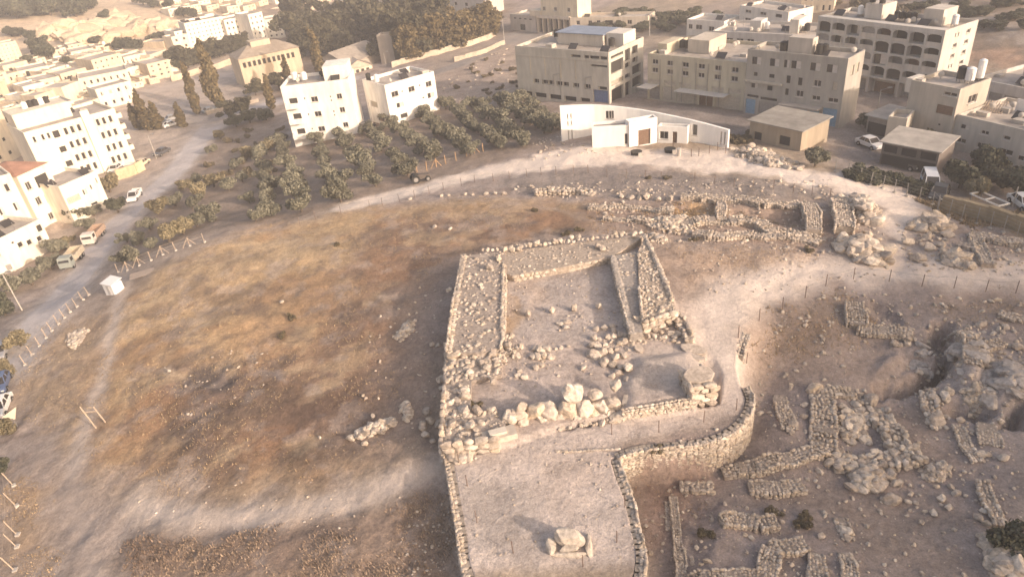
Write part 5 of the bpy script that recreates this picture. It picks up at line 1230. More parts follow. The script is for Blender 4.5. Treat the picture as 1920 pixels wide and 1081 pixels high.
def mblock(nm, A, B, depth, ytop=None, h=None, wins=(), roofpart=True, z0=None):
    a = hit(*A); b = hit(*B); z = min(a[2], b[2]) if z0 is None else z0; u = (b-a)[:2]; L = np.linalg.norm(u); u /= L; n = np.array([-u[1], u[0]])
    if h is None: a[2] = z; h = zof(a, ytop)-z
    mm = MB(); O = np.array([0., 0, 0])
    facade(mm, (0,0,0), (1,0), (0,1), L, h, [(w[0]*L,w[1]*L,w[2]*h,w[3]*h) for w in wins], .25); facade(mm, (L,0,0), (0,1), (-1,0), depth, h, []); facade(mm, (0,depth,0), (0,-1), (1,0), depth, h, []); facade(mm, (L,depth,0), (-1,0), (0,-1), L, h, [])
    t = .22
    mm.quad((0,0,h),(L,0,h),(L-t,t,h),(t,t,h)); mm.quad((L,0,h),(L,depth,h),(L-t,depth-t,h),(L-t,t,h)); mm.quad((0,depth,h),(0,0,h),(t,t,h),(t,depth-t,h)); mm.quad((L,depth,h),(0,depth,h),(t,depth-t,h),(L-t,depth-t,h))
    for q0, q1 in (((t,t),(L-t,t)),((L-t,t),(L-t,depth-t)),((L-t,depth-t),(t,depth-t)),((t,depth-t),(t,t))): mm.quad((*q1,h-.4),(*q0,h-.4),(*q0,h),(*q1,h))
    rz = math.atan2(u[1], u[0]); o = mm.build(nm, Wm, mus, mlocal((a[0], a[1], z)), rz)
    r = MB(); r.quad((t,t,h-.4),(L-t,t,h-.4),(L-t,depth-t,h-.4),(t,depth-t,h-.4)); r.build('roof', plain('grey_roof',(.33,.30,.27),.95,.2), o)
    for w in wins:
        kd = w[4]; e = link('window' if kd in ('win','dark','half') else 'door', winmesh((w[1]-w[0])*L, (w[3]-w[2])*h, kd), o, ((w[0]+w[1])/2*L, .2, w[2]*h))
    return o
mblock('front_block', (1111,279), (1178,275), 2.4, ytop=238, wins=[(.90,.99,.12,.62,'win')])
mblock('entrance_block', (1180,276), (1232,268), 1.6, ytop=229, wins=[(.32,.76,.02,.62,'brown')])
mblock('side_block', (1233,268), (1288,272), 1.5, ytop=236, wins=[(.06,.36,.25,.7,'win'),(.50,.66,.02,.72,'brown')])
# shed, car port and sheds right of the plaza
building('C9', 'old tan shed with a stained flat roof standing beside the workshop yard', (1404,262), (1500,283), ytop=226, depth=7, col=(.36,.295,.22), roof=('slope',.2), roofcol=(.30,.275,.24), front=[(.1,.25,.1,.5,'dark'),(.6,.8,.15,.6,'dark')], name='shed', cat='shed')
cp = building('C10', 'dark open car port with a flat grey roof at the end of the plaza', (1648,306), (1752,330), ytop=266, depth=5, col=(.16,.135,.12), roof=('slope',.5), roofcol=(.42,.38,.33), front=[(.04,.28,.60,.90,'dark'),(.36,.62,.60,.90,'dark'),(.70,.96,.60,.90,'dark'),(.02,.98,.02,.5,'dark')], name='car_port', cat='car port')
root, L, D, h, u, n = BLD['C10']
building('C10b', 'low sheet-roofed lean-to between the car port and the tan tower', (1622,250), (1668,262), h=2.8, depth=5, col=(.30,.26,.22), roof=('slope',.3), roofcol=(.44,.40,.35), front=[(.05,.9,.05,.7,'dark')], name='shed', cat='shed')
building('C10c', 'plain pale annex wall at the foot of the tan tower', (1655,275), (1690,280), h=4.5, depth=4, col=(.52,.46,.38), front=[(.55,.75,.45,.65,'dark')])

# ------------------------------------------------------------------ the town on the left
TC = [(.66,.56,.42),(.62,.51,.37),(.70,.61,.47),(.72,.65,.53),(.58,.48,.36)]
building('L1', 'large white apartment block with four window rows and a projecting stair shaft beside the road', (92,352), (253,302), ytop=203, at_b=True, depth=13, col=(.76,.69,.56),
  front=[(u_,u_+.042,v,v+.12,'win') for v in (.78,.54,.30,.08) for u_ in (.39,.46,.535,.75,.82,.895)]+[(u_,u_+.03,.80,.90,'win') for u_ in (.06,.15,.21)]+[(.27,.34,.78,.90,'dark'),(.27,.34,.52,.62,'dark'),(.27,.34,.26,.36,'dark')], right=G(2,4,.4,.35))
root, L, D, h, u, n = BLD['L1']; m = MB(); m.box(.62*L,.71*L,-.5,-.002,-3,h+1.2); m.build('stair_shaft', wallmat((.78,.71,.58)), root)
for fx in (.51,.585,.745,.81,.885): m = MB(); m.box(fx*L-.1,fx*L+.1,-.12,-.003,0,h*.95); m.build('pilaster', wallmat((.74,.67,.54)), root)
for k in range(4): balcony('L1', .1, .8, h*(.2+.2*k), 1.3, 'right', col=(.74,.66,.53))
addon('L1','upper_storey',.02,.62,.45,.95,h-.55,h+2.6,(.72,.64,.51)); 
for k in range(5): tank('L1',.22+.06*k,.75,['first','second','third','fourth','fifth'][k]+' tank from the left on the large white apartment block',k in (0,3),.6,1.2,.4,2.8)
building('L0', 'tall cream tower block cut by the left edge of the picture', (-45,336), (43,292), ytop=168, at_b=True, depth=11, col=(.70,.60,.45), front=[(.55+.22*i,.55+.22*i+.06,.1+.2*j,.1+.2*j+.05,'dark') for i in range(2) for j in range(4)])
building('L2a', 'white villa with a red tiled roof and dark square windows by the road', (80,430), (132,402), ytop=330, depth=10, col=(.78,.71,.59), front=[(.12,.28,.70,.84,'win'),(.20,.36,.40,.54,'win'),(.45,.85,.66,.86,'dark'),(.5,.9,.36,.52,'dark'),(.35,.5,.08,.2,'win')], roof=('hip',1.3), roofcol=(.36,.20,.14))
building('L2b', 'curved white terrace house with stepped parapet right of the red-roofed villa', (142,420), (208,386), ytop=320, at_b=True, depth=9, col=(.76,.69,.57), front=[(.05,.38,.50,.66,'beige'),(.48,.58,.56,.70,'half'),(.70,.74,.62,.74,'dark'),(.90,.93,.70,.84,'dark'),(.55,.72,.24,.30,'dark'),(.1,.25,.1,.3,'beige')])
building('L2c', 'white house with stacked windows left of the red-roofed villa', (-10,470), (76,440), ytop=352, depth=9, col=(.74,.67,.55), front=G(3,3,.3,.4)); 
building('L2d', 'narrow cream stair house between the villa and the left white house', (40,400), (62,392), ytop=318, depth=5, col=(.70,.62,.48), front=G(2,3,.2,.6,kind='dark'))
building('L2e', 'small house with a red tiled roof at the left edge above the villa', (-12,372), (18,362), ytop=332, depth=6, col=(.70,.58,.42), roof=('hip',1.8), roofcol=(.36,.20,.14), front=G(2,1,.3,.4))
building('L3a', 'white corner house with a stepped wall and three windows at the bend of the road', (28,506), (102,466), ytop=410, at_b=True, depth=9, col=(.76,.69,.57), front=[(.30,.42,.50,.66,'win'),(.50,.62,.44,.60,'win'),(.74,.86,.40,.56,'win'),(.84,.96,.66,.86,'dark'),(.2,.26,.7,.76,'dark')])
building('L3b', 'low white house at the left edge with a darker basement', (-40,530), (30,506), h=6.5, depth=8, col=(.76,.69,.57), front=[(.5,.58,.45,.6,'half'),(.72,.84,.45,.65,'win'),(.8,.95,.05,.2,'grey')])
TOWN = [((8,124),(47,117),84,6,5,'tall white block with five rows of small windows at the foot of the cliff'),((14,146),(60,136),124,1,2,'low annex below the tall white block'),((42,153),(99,143),134,1,4,'long low cream house left in the upper row'),((100,147),(131,139),130,1,2,'small white house second in the upper row'),((122,163),(170,151),139,1,4,'pale long house below the second small one'),
 ((140,118),(182,109),98,2,7,'uppermost long house on the hill with many small windows'),((150,126),(170,121),110,1,2,'small house tucked below the uppermost long house'),((166,124),(189,117),104,1,3,'narrow house under the right end of the uppermost one'),((187,121),(208,114),100,1,3,'house with a bright roof edge right of the narrow one'),((196,125),(226,116),106,1,2,'house with a dark strip window in the upper right row'),((226,113),(246,109),102,1,2,'last white house in the upper right row'),
 ((184,148),(238,134),113,3,5,'broad three-storey house with a bright white corner in mid town'),((239,130),(281,121),108,1,5,'flat house with a row of dark windows right of the broad one'),((236,153),(272,143),131,1,2,'boxy beige house below the flat dark-windowed one'),((285,150),(326,140),121,3,3,'bright pair house at the right end of the town'),((-12,172),(22,160),146,3,2,'house with dark balcony strips at the left edge'),((-12,198),(22,182),168,2,1,'white house with a blank wall at the left edge below the balcony house'),
 ((160,183),(252,168),148,2,7,'long two-storey terrace house in the middle of the town'),((194,208),(258,192),168,2,4,'sunny house with small windows at the lower right of town'),((124,168),(150,161),152,1,0,'bright white box house in mid town'),((68,175),(120,166),154,1,3,'house with an arched roofline at the left of mid town'),((78,212),(131,197),180,2,6,'house with a dark balcony at the lower town'),((131,203),(164,190),164,1,0,'big plain plastered house with a windowless wall'),((80,236),(150,221),206,1,2,'house with planted roof just above the apartment block'),((24,240),(76,230),213,1,2,'low ochre house left of the planted-roof one'),
 ((288,124),(318,114),103,1,0,'long retaining house wall beside the hedge of pines'),((310,94),(331,88),78,1,1,'small white cube house near the big pale block'),((330,98),(360,92),70,2,2,'grey blue house with a red roof edge left of the big pale block'),((52,186),(92,178),163,1,2,'little flat house in the left of mid town'),((100,182),(124,176),165,1,1,'tiny cube house beside the little flat one'),((160,225),(196,214),196,1,0,'garden wall house near the sunny house'),((20,160),(44,154),140,1,2,'cream house below the annex')]
for k, (A, B, yt, nf, nc, lb) in enumerate(TOWN):
    building('T%d' % k, lb, A, B, ytop=yt, depth=7+2*(k % 3), col=TC[k % 5], front=G(nc, nf, .32, .38) if nc else [], right=G(2, max(nf, 1), .3, .35), group='flat-roofed houses of the hillside town', cat='house', name='house', par=.4)
used = [((a[0]+b[0])/2, (a[1]+b[1])/2) for a, b, *_ in TOWN]
rt_ = random.Random(12); ORDH = ['first','second','third','fourth','fifth','sixth','seventh','eighth','ninth','tenth','eleventh','twelfth','thirteenth','fourteenth','fifteenth','sixteenth','seventeenth','eighteenth','nineteenth','twentieth','twenty-first']
for ri, (x0, y0, x1, y1) in enumerate([(60,112,150,98),(30,138,215,100),(60,160,260,112),(60,176,300,118),(30,196,330,128),(40,214,300,152),(20,232,250,180),(10,256,90,236)]):
    k = 0; n = int((x1-x0)/14)
    for i in range(n):
        t = (i+rt_.uniform(.2, .8))/n; x = x0+(x1-x0)*t; y = y0+(y1-y0)*t+rt_.uniform(-3, 3)
        if any(abs(x-q_[0]) < 11 and abs(y-q_[1]) < 6.5 for q_ in used): continue
        used.append((x, y)); wd = rt_.uniform(13, 25); hh = rt_.uniform(8, 18); nf = 1 if hh < 13 else 2
        building('R%d_%d' % (ri, i), 'small flat-roofed house, %s from the left in the %s town terrace below the cliff' % (ORDH[min(k, 20)], ORDH[ri]), (x-wd/2, y+wd*.13), (x+wd/2, y-wd*.13), ytop=y+wd*.13-hh, depth=rt_.uniform(6, 9), col=TC[rt_.randrange(5)],
                 front=G(rt_.randint(2, 4), nf, .3, .38), right=G(2, nf, .3, .35), group='flat-roofed houses of the hillside town', cat='house', name='house', par=.4); k += 1
        if rt_.random() < .35: tank('R%d_%d' % (ri, i), rt_.uniform(.3, .7), .5, 'tank on the %s house of the %s town terrace' % (ORDH[min(k-1, 20)], ORDH[ri]), rt_.random() < .5, .55)
FAR = [((360,92),(431,80),44,6,9,.78,'big pale apartment block with many windows above the pine hedge'),((432,82),(476,74),38,4,5,.80,'white apartment block right of the big pale one with tall slits'),((479,82),(505,76),28,5,3,.80,'slender white block with a roof pavilion near the wood'),((505,74),(536,70),38,4,3,.80,'white block half hidden by the wood at its right'),((337,93),(359,89),60,5,2,.76,'narrow bluish wing left of the big pale apartment block')]
for k, (A, B, yt, nf, nc, v, lb) in enumerate(FAR):
    building('F%d' % k, lb, A, B, ytop=yt, depth=10, col=(v, v*.92, v*.78), front=G(nc, nf, .35, .42), cat='apartment block', name='building')
r5 = random.Random(9)
DIST = [(312,14),(333,9),(352,27),(371,24),(386,12),(402,22),(421,9),(441,27),(456,12),(470,22),(482,8),(331,31),(497,16),(511,7),(396,38),(447,38),(545,25),(560,10),(590,18),(610,8),(528,12),(575,30),(640,12),(660,5)]
DW = ['first','second','third','fourth','fifth','sixth','seventh','eighth','ninth','tenth','eleventh','twelfth']
for k, (px, py) in enumerate(DIST):
    wd = r5.uniform(14, 24); yt = py-r5.uniform(8, 14)
    building('D%d' % k, 'far pale house in the hazy upper town beyond the big apartment blocks', (px-wd/2, py+2), (px+wd/2, py-1), ytop=yt, depth=9, col=TC[r5.randrange(5)], front=G(3, 2, .35, .4), group='far houses of the hazy upper town', cat='house', name='house', par=.4)
building('S1', 'tan school building with a grey hipped roof and a row of small windows', (462,166), (572,138), ytop=112, depth=10, col=(.50,.41,.30), roof=('hip',2.6), roofcol=(.30,.25,.20), front=[(.05+.08*k,.05+.08*k+.05,.68,.86,'dark') for k in range(11)])
root, L, D, h, u, n = BLD['S1']; m = MB(); m.box(.30*L,.62*L,D*.35,D*.75,h+.3,h+3.4); m.build('roof_dormer', wallmat((.50,.42,.32)), root)
building('S2', 'hall with a grey gabled sheet roof beyond the white apartment block', (596,140), (655,140), h=3.6, depth=16, col=(.42,.36,.30), roof=('gable',3.0), roofcol=(.34,.295,.25), cat='hall')
building('S3', 'pale gabled porch hall at the right end of the grey sheet roof', (652,143), (699,130), h=1.8, depth=9, col=(.60,.51,.41), roof=('gable',2.2), roofcol=(.50,.42,.34), front=[(.15+.2*k,.15+.2*k+.12,.2,.7,'dark') for k in range(4)], cat='hall')

# ------------------------------------------------------------------ what stands about on the larger roofs, fixed to the houses
rc = random.Random(77)
def clutter(key, n, x0=.05, x1=.95, y0=.15, y1=.85, lift=0):
    root, L, D, h, u, nn = BLD[key]; z = h-.58+lift
    for k in range(n):
        x, y = L*rc.uniform(x0, x1), D*rc.uniform(y0, y1); t = rc.random()
        m = MB()
        if t < .3:
            m.bar((x, y, z), (x, y, z+.9), .04, 5); m.bar((x, y, z+.8), (x+.08, y-.12, z+.86), .42, 12, .05); m.build('satellite_dish', M_CONC, root)
        elif t < .5:
            m.add([(x-.9,y-.5,z+.2),(x+.9,y-.5,z+.2),(x+.9,y+.5,z+1.0),(x-.9,y+.5,z+1.0),(x-.9,y-.5,z+.28),(x+.9,y-.5,z+.28),(x+.9,y+.5,z+1.08),(x-.9,y+.5,z+1.08)], [(3,2,1,0),(4,5,6,7),(0,1,5,4),(1,2,6,5),(2,3,7,6),(3,0,4,7)]); m.build('solar_panel', M_GLASS, root)
        elif t < .7: m.bar((x, y, z), (x, y, z+rc.uniform(1.2, 2.6)), .04, 5); m.build('roof_pole', M_METAL, root)
        elif t < .85: a, b, c = rc.uniform(.3, .8), rc.uniform(.3, .8), rc.uniform(.3, .9); m.box(x-a, x+a, y-b, y+b, z, z+c); m.build('roof_box', M_CONC, root)
        else: m.bar((x, y, z+.1), (x+rc.uniform(-2, 2), y+rc.uniform(-1, 1), z+.1), .06, 5); m.build('roof_pipe', M_METAL, root)
for key, n in (('A', 7), ('B', 8), ('C1', 14), ('C2', 16), ('C3', 14), ('C4', 16), ('C5', 3), ('C6', 16), ('C7', 8), ('W1', 4), ('W2', 14), ('W3', 8), ('C12b', 5), ('C13', 5), ('C14', 5), ('L1', 8), ('L2b', 4), ('L2c', 5), ('L3a', 4), ('F0', 6), ('F1', 4), ('C9', 0)): clutter(key, n)
# ------------------------------------------------------------------ trees and shrubs
M_OLIVE = leaf_mat('olive_leaves', (.095,.093,.066), (.22,.205,.15))
M_GOLDLEAF = leaf_mat('yellowing_leaves', (.12,.105,.062), (.25,.205,.125))
M_PINE = leaf_mat('pine_needles', (.040,.042,.026), (.10,.085,.05))
M_PINEG = leaf_mat('pine_needles_warm', (.075,.062,.03), (.17,.125,.06))
M_CYP = leaf_mat('cypress_leaves', (.05,.047,.026), (.16,.115,.055))
M_DGREEN = leaf_mat('dark_leaves', (.045,.05,.033), (.11,.105,.07))
M_BUSH = leaf_mat('scrub_leaves', (.09,.075,.045), (.20,.16,.10))
def leaf_cloud(r, lobes, n, ls, flat=.0):
    """small leaf clumps spread through a set of lobes (centre, radii)"""
    C = np.array([l[0] for l in lobes]); Rd = np.array([l[1] for l in lobes]); wgt = Rd.prod(1)**(2/3); wgt /= wgt.sum()
    k = r.choice(len(lobes), n, p=wgt); d = r.normal(size=(n, 3)); d /= np.linalg.norm(d, axis=1)[:, None]
    rad = r.uniform(.45, 1.08, n)**.6
    P = C[k]+d*Rd[k]*rad[:, None]
    a = r.normal(size=(n, 3)); a /= np.linalg.norm(a, axis=1)[:, None]
    a = a*.8+d*.0; a /= np.linalg.norm(a, axis=1)[:, None]; b = np.cross(a, d+r.normal(0, .5, (n, 3))); b /= np.linalg.norm(b, axis=1)[:, None]+1e-9
    s = ls*r.uniform(.6, 1.4, n)[:, None]
    V = np.stack([P-a*s-b*s*.6, P+a*s-b*s*.6, P+a*s*.7+b*s*.7, P-a*s*.7+b*s*.7], 1).reshape(-1, 3)
    return V, np.arange(4*n).reshape(-1, 4)
def trunk_mesh(r, h, rad, limbs, spread, name='trunk', rise=.8):
    m = MB(); p = Vector((0, 0, -.4)); q_ = Vector((r.normal(0, .08)*h, r.normal(0, .08)*h, h)); m.bar(p, q_, rad*1.25, 7, rad*.8, cap=False)
    for k in range(limbs):
        t = 2*math.pi*(k+r.uniform(-.3, .3))/limbs; e = q_+Vector((math.cos(t)*spread, math.sin(t)*spread, spread*rise*r.uniform(.6, 1.3)))
        mid = q_.lerp(e, .5)+Vector((0, 0, spread*.12)); m.bar(q_-Vector((0, 0, .1)), mid, rad*.6, 5, rad*.42, cap=False); m.bar(mid, e, rad*.42, 5, rad*.15, cap=False)
    return m.mesh(name, M_BARK)
def crown_mesh(r, lobes, n, ls, mat):
    V, Fq = leaf_cloud(r, lobes, n, ls); return mesh_np('crown', V, [Fq], mat)
PROTO = {}
def proto(kind, k):
    if (kind, k) in PROTO: return PROTO[(kind, k)]
    r = np.random.default_rng(hash((len(kind)*31+ord(kind[0])*7+ord(kind[-1]), k)) % 99991)
    if kind in ('olive', 'goldolive', 'shade'):
        lobes = [((r.normal(0, .75), r.normal(0, .75), r.uniform(1.0, 2.3)), (r.uniform(.6, 1.05), r.uniform(.6, 1.05), r.uniform(.5, .8))) for _ in range(9)]+[((0, 0, 1.4), (1.15, 1.15, .85))]
        mat = {'olive': M_OLIVE, 'goldolive': M_GOLDLEAF, 'shade': M_DGREEN}[kind]
        PROTO[(kind, k)] = (crown_mesh(r, lobes, 2600, .13, mat), trunk_mesh(r, .8, .16, 4, 1.0))
    elif kind in ('pine', 'warmpine'):
        lobes = [((r.normal(0, 1.5), r.normal(0, 1.5), r.uniform(1.8, 7.5)), (r.uniform(1.1, 2.0), r.uniform(1.1, 2.0), r.uniform(.9, 1.6))) for _ in range(14)]
        PROTO[(kind, k)] = (crown_mesh(r, lobes, 2600, .30, M_PINE if kind == 'pine' else M_PINEG), trunk_mesh(r, 4.0, .22, 5, 1.7))
    elif kind == 'cypress':
        lobes = [((r.normal(0, .28), r.normal(0, .28), z), (1.25*(1-((z-3.6)/6.2)**2*.9)*r.uniform(.85, 1.1),)*2+(1.1,)) for z in np.linspace(.9, 9.2, 13)]
        lobes = [(c, (max(a, .3), max(b, .3), d)) for c, (a, b, d) in lobes]
        PROTO[(kind, k)] = (crown_mesh(r, lobes, 2600, .22, M_CYP), trunk_mesh(r, 1.6, .16, 3, .5))
    elif kind == 'bush':
        lobes = [((r.normal(0, .6), r.normal(0, .6), r.uniform(.3, .9)), (r.uniform(.4, .8), r.uniform(.4, .8), r.uniform(.35, .6))) for _ in range(7)]
        PROTO[(kind, k)] = (crown_mesh(r, lobes, 1100, .11, M_BUSH), trunk_mesh(r, .3, .06, 5, .5))
    elif kind == 'darkbush':
        lobes = [((r.normal(0, .6), r.normal(0, .6), r.uniform(.4, 1.0)), (r.uniform(.5, .9), r.uniform(.5, .9), r.uniform(.4, .7))) for _ in range(7)]
        PROTO[(kind, k)] = (crown_mesh(r, lobes, 1500, .12, M_DGREEN), trunk_mesh(r, .3, .07, 5, .5))
    return PROTO[(kind, k)]
NT = [0]
SIZE = {'olive': 3.4, 'goldolive': 3.4, 'shade': 3.4, 'pine': 6.5, 'warmpine': 6.5, 'cypress': 2.6, 'bush': 2.2, 'darkbush': 2.4}
def tree(kind, px, py, wm, label, cat='tree', group=None, name=None, hk=1.0):
    """a tree rooted at a surveyed place, wm = crown width in metres"""
    p = ground(px, py); k = NT[0] % 6; NT[0] += 1; c, t = proto(kind, k); s = wm/SIZE[kind]*(.86 if kind in ('olive', 'goldolive', 'shade') else .9)
    nm = name or {'olive': 'olive_tree', 'goldolive': 'olive_tree', 'shade': 'shade_tree', 'pine': 'pine_tree', 'warmpine': 'pine_tree', 'cypress': 'cypress_tree', 'bush': 'bush', 'darkbush': 'bush'}[kind]
    e = empty(nm, p, random.uniform(0, 6.28)); e.scale = (s*random.uniform(.9, 1.1), s*random.uniform(.9, 1.1), s*hk*random.uniform(.9, 1.1))
    link('crown', c, e); link('trunk' if 'bush' not in kind else 'stem', t, e); return tag(e, label, cat, group)
ORD = ['first','second','third','fourth','fifth','sixth','seventh','eighth','ninth','tenth','eleventh','twelfth','thirteenth','fourteenth']
ROWS = [((492,300),(505,405),6),((528,276),(566,398),7),((594,272),(640,382),6),((640,262),(702,350),6),((690,250),(765,330),6),((738,238),(812,298),6),((790,224),(882,290),7),((840,206),(938,279),7),((888,198),(978,272),7),((936,192),(1022,252),6),((980,196),(1038,240),4)]
random.seed(21)
for i, (a, b, n) in enumerate(ROWS):
    for j in range(n):
        t = j/(n-1); x = a[0]+(b[0]-a[0])*t+random.uniform(-5, 5); y = a[1]+(b[1]-a[1])*t+random.uniform(-3, 3)
        tree('olive', x, y, random.uniform(3.1, 4.3), '%s olive from the far end, %s grove row from the white block' % (ORD[j], ORD[i]), group='olive trees in the rows of the grove')
        if j < n-1 and random.random() < .35:
            tree('olive', x+random.uniform(6, 12), y+random.uniform(4, 8), random.uniform(2.2, 3.2), 'smaller olive between the %s and %s trees of the %s grove row' % (ORD[j], ORD[j+1], ORD[i]), group='olive trees in the rows of the grove')
OL = [('goldolive',318,452,4.6,'broad yellowish olive tree just inside the lower fence'),('goldolive',345,438,3.8,'second yellowish olive tree touching the broad one by the fence'),('olive',395,412,4.6,'large dark olive tree beside the bare path in the lower grove'),('olive',370,424,3.8,'olive tree between the yellowish one and the large dark one'),('goldolive',298,402,4.4,'sunlit olive tree at the road side of the lower grove'),('olive',330,386,4.0,'olive tree above the sunlit road-side one'),('olive',362,392,3.6,'olive tree in the middle of the lower grove'),('goldolive',378,370,4.2,'bright crowned olive in the upper part of the lower grove'),('goldolive',402,350,4.6,'tall sunlit olive near the top of the lower grove'),('olive',430,356,3.8,'dark olive right of the tall sunlit one'),('olive',282,432,3.4,'dark olive close to the road edge'),('olive',262,455,3.2,'olive at the road edge before the brace fence'),('olive',240,456,2.8,'small dark olive on the road bank'),('olive',255,490,3.4,'bushy olive by the fence corner above the hut'),('olive',230,494,2.8,'last bushy olive beside the hut'),('olive',286,466,2.8,'small olive just behind the brace fence'),('goldolive',345,355,3.4,'yellow olive at the upper road side'),('olive',372,345,3.2,'olive behind the yellow upper one'),('olive',440,318,3.6,'olive on the scrub strip above the lower grove'),('goldolive',470,292,4.4,'yellow-green tree at the foot of the white block'),('goldolive',505,284,4.8,'broad yellow-green tree against the white block wall'),('olive',455,340,3.2,'dark olive left of the first grove row'),('olive',468,380,3.0,'dark olive at the lower left of the first grove row'),('olive',480,415,3.0,'dark olive low by the track at the first row foot'),('goldolive',415,262,3.6,'shrubby yellow tree beside the upper road'),('olive',400,285,3.0,'shrubby tree on the bank under the upper road'),('shade',470,232,6.0,'low dark thicket tree between the upper road and white block'),('shade',445,240,5.0,'left tree of the dark thicket by the upper road'),('shade',500,226,5.0,'right tree of the dark thicket by the upper road'),
 ('shade',150,412,4.8,'dark tree in front of the curved white terrace house'),('olive',168,428,4.2,'dusty tree right of the dark one by the terrace house'),('olive',178,405,3.0,'small tree at the terrace house corner'),('shade',222,398,5.2,'long dark shrub tree along the road wall'),('goldolive',207,360,6.0,'tall brown tree against the right end of the terrace house'),('olive',110,478,4.6,'round tree below the corner house by the road'),('olive',95,505,4.6,'round tree left of the grey truck'),('olive',62,535,5.0,'round tree near the lamp post at the left'),('olive',30,545,4.6,'dark tree left of the lamp post'),('shade',10,590,5.0,'dark tree at the left edge below the lamp post'),('goldolive',125,462,3.4,'yellowish shrub tree above the grey truck'),('goldolive',40,648,3.4,'olive green bush tree by the lower fence at left'),('goldolive',18,700,2.8,'small olive green bush tree under the fence at left'),('goldolive',8,815,3.6,'bright green shrub at the left edge by the sign'),('shade',5,890,2.6,'dark shrub at the left edge below the sign'),
 ('shade',1800,352,5.6,'big dark tree right of the wrecked van'),('goldolive',1822,366,4.6,'sunlit greenish tree before the big dark one'),('shade',1850,330,5.8,'large dark tree by the cream house wall'),('shade',1880,352,5.6,'large dark tree over the trailer'),('shade',1910,365,4.6,'dark tree at the right edge beyond the trailer'),('shade',1838,310,4.6,'tree against the wall of the cream house'),('shade',1742,285,5.0,'bushy dark tree behind the car port'),('olive',1528,312,4.2,'round greenish bush tree beside the stone heap'),('shade',1622,240,3.6,'dark tree at the left of the lean-to'),('shade',1795,170,3.2,'dark tree on the slope between arched block and long white block'),('shade',1805,190,3.0,'second dark tree below the one on the slope'),('darkbush',1884,1034,3.0,'dark round bush at the bottom right of the excavation')]
for kd, x, y, wm, lb in OL: tree(kd, x, y, wm*.84, lb)
CYPR = [(372,214,2.9,1.3,'tall brown cypress left of the pair beside the upper road'),(410,205,4.2,1.15,'tallest broad cypress beside the upper road'),(606,162,3.6,1.15,'cypress in front of the grey gabled hall'),(512,205,2.4,1.0,'slim brown cypress beside the white block'),(545,168,2.8,.9,'cypress in front of the school right half'),(262,245,2.6,.85,'left cypress of the trio by the road wall'),(280,246,3.0,1.0,'middle cypress of the trio by the road wall'),(300,243,2.6,.85,'right cypress of the trio by the road wall'),(345,240,2.4,.7,'small brown cypress below the tall left one')]
for x, y, wm, hk, lb in CYPR: tree('cypress', x, y, wm, lb, group='cypresses around the upper road', hk=hk)
for x, y, wm, lb in [(480,180,5.5,'dark spiky conifer before the tan school'),(525,170,6,'dark tree right of the spiky conifer at the school'),(560,172,5,'dark tree at the right corner of the school'),(430,222,4.6,'dark shrub tree at the foot of the tallest cypress'),(455,215,4.6,'reddish shrub tree by the upper road'),(575,190,5,'dark tree behind the left corner of the white block')]: tree('pine', x, y, wm, lb, hk=.8)
random.seed(8)
k = 0
for x0, x1, y0, y1, n, kd in [(545,700,50,92,17,'pine'),(640,830,42,80,17,'pine'),(690,780,70,108,9,'pine'),(560,640,78,110,6,'pine')]:
    for i in range(n):
        tree(kd, random.uniform(x0, x1), random.uniform(y0, y1), random.uniform(8, 12), 'dark pine in the dense wood beyond the gabled hall', group='dark pines of the dense wood')
for i in range(20):
    t = i/19; x = 762+t*160; y = 118-t*52+random.uniform(-6, 3)-(8 if i % 3 == 0 else 0)
    tree('warmpine', x, y, random.uniform(6.5, 9), '%s sunlit pine along the road wall, counted from the silo house' % (ORD[i] if i < 14 else 'last-row %s' % ORD[i-14]), group='sunlit pines along the road wall')
for i in range(15):
    t = i/14; tree('pine', 322+t*140, 128-t*38+random.uniform(-3, 3), random.uniform(6, 7.5), '%s pine from the left in the dark hedge below the pale block' % (ORD[i] if i < 14 else 'last'), group='pines of the long dark hedge', hk=.75)
for i in range(30):
    tree('shade', random.uniform(-10, 110)+(i % 2)*random.uniform(0, 120), random.uniform(4, 26)+(i % 3)*6, random.uniform(9, 13), 'hazy dark tree on the ridge above the pale cliff', group='hazy trees on the ridge', hk=.85)
for x, y, wm, lb in [(75,95,12,'large dark tree clump below the cliff'),(95,112,11,'right part tree of the dark clump below the cliff'),(62,70,8,'dark tree on the cliff foot left'),(35,62,8,'dark tree left of the cliff'),(20,62,8,'outermost dark tree left of the cliff'),(200,40,8,'tree clump on the cliff face'),(185,78,6,'round tree on the slope below the cliff'),(215,70,5,'right round tree on the slope below the cliff'),(230,70,5,'twin round tree on the slope'),(175,82,6,'spreading bush tree left of the round ones'),(230,98,9,'wide dark shrub tree above the town'),(255,100,8,'second wide shrub tree above the town'),(290,80,6,'dark shrub row tree on the pale slope'),(305,76,6,'right dark shrub row tree on the pale slope'),(130,128,5,'tree standing among the upper houses'),(320,20,9,'tree line pine above the pale slope'),(345,32,8,'tree line pine lower on the ridge'),(290,18,9,'tree line pine beside the ridge top'),(270,12,9,'tree line pine at the ridge top'),(365,38,8,'last tree line pine on the ridge'),(55,125,6,'dark tree beside the tall white block'),(5,135,8,'dark tree left of the tall white block'),(172,150,4,'small tree between mid town houses'),(175,205,5,'tree beside the sunny lower house'),(118,180,5,'dark tree between two mid town houses')]: tree('shade', x, y, wm*.85, lb, hk=.9)
for i in range(30):
    tree('shade', random.uniform(1090, 1345), random.uniform(30, 62), random.uniform(4, 7), 'grey scrub tree on the slope behind the workshops', group='scrub trees behind the workshops', hk=.7)
for i in range(70):
    tree('shade', random.uniform(1640, 1925), random.uniform(0, 64)*1.0, random.uniform(1.6, 3.8), 'scrub tree on the hillside at the upper right', group='scrub trees on the upper right hillside', hk=.7)
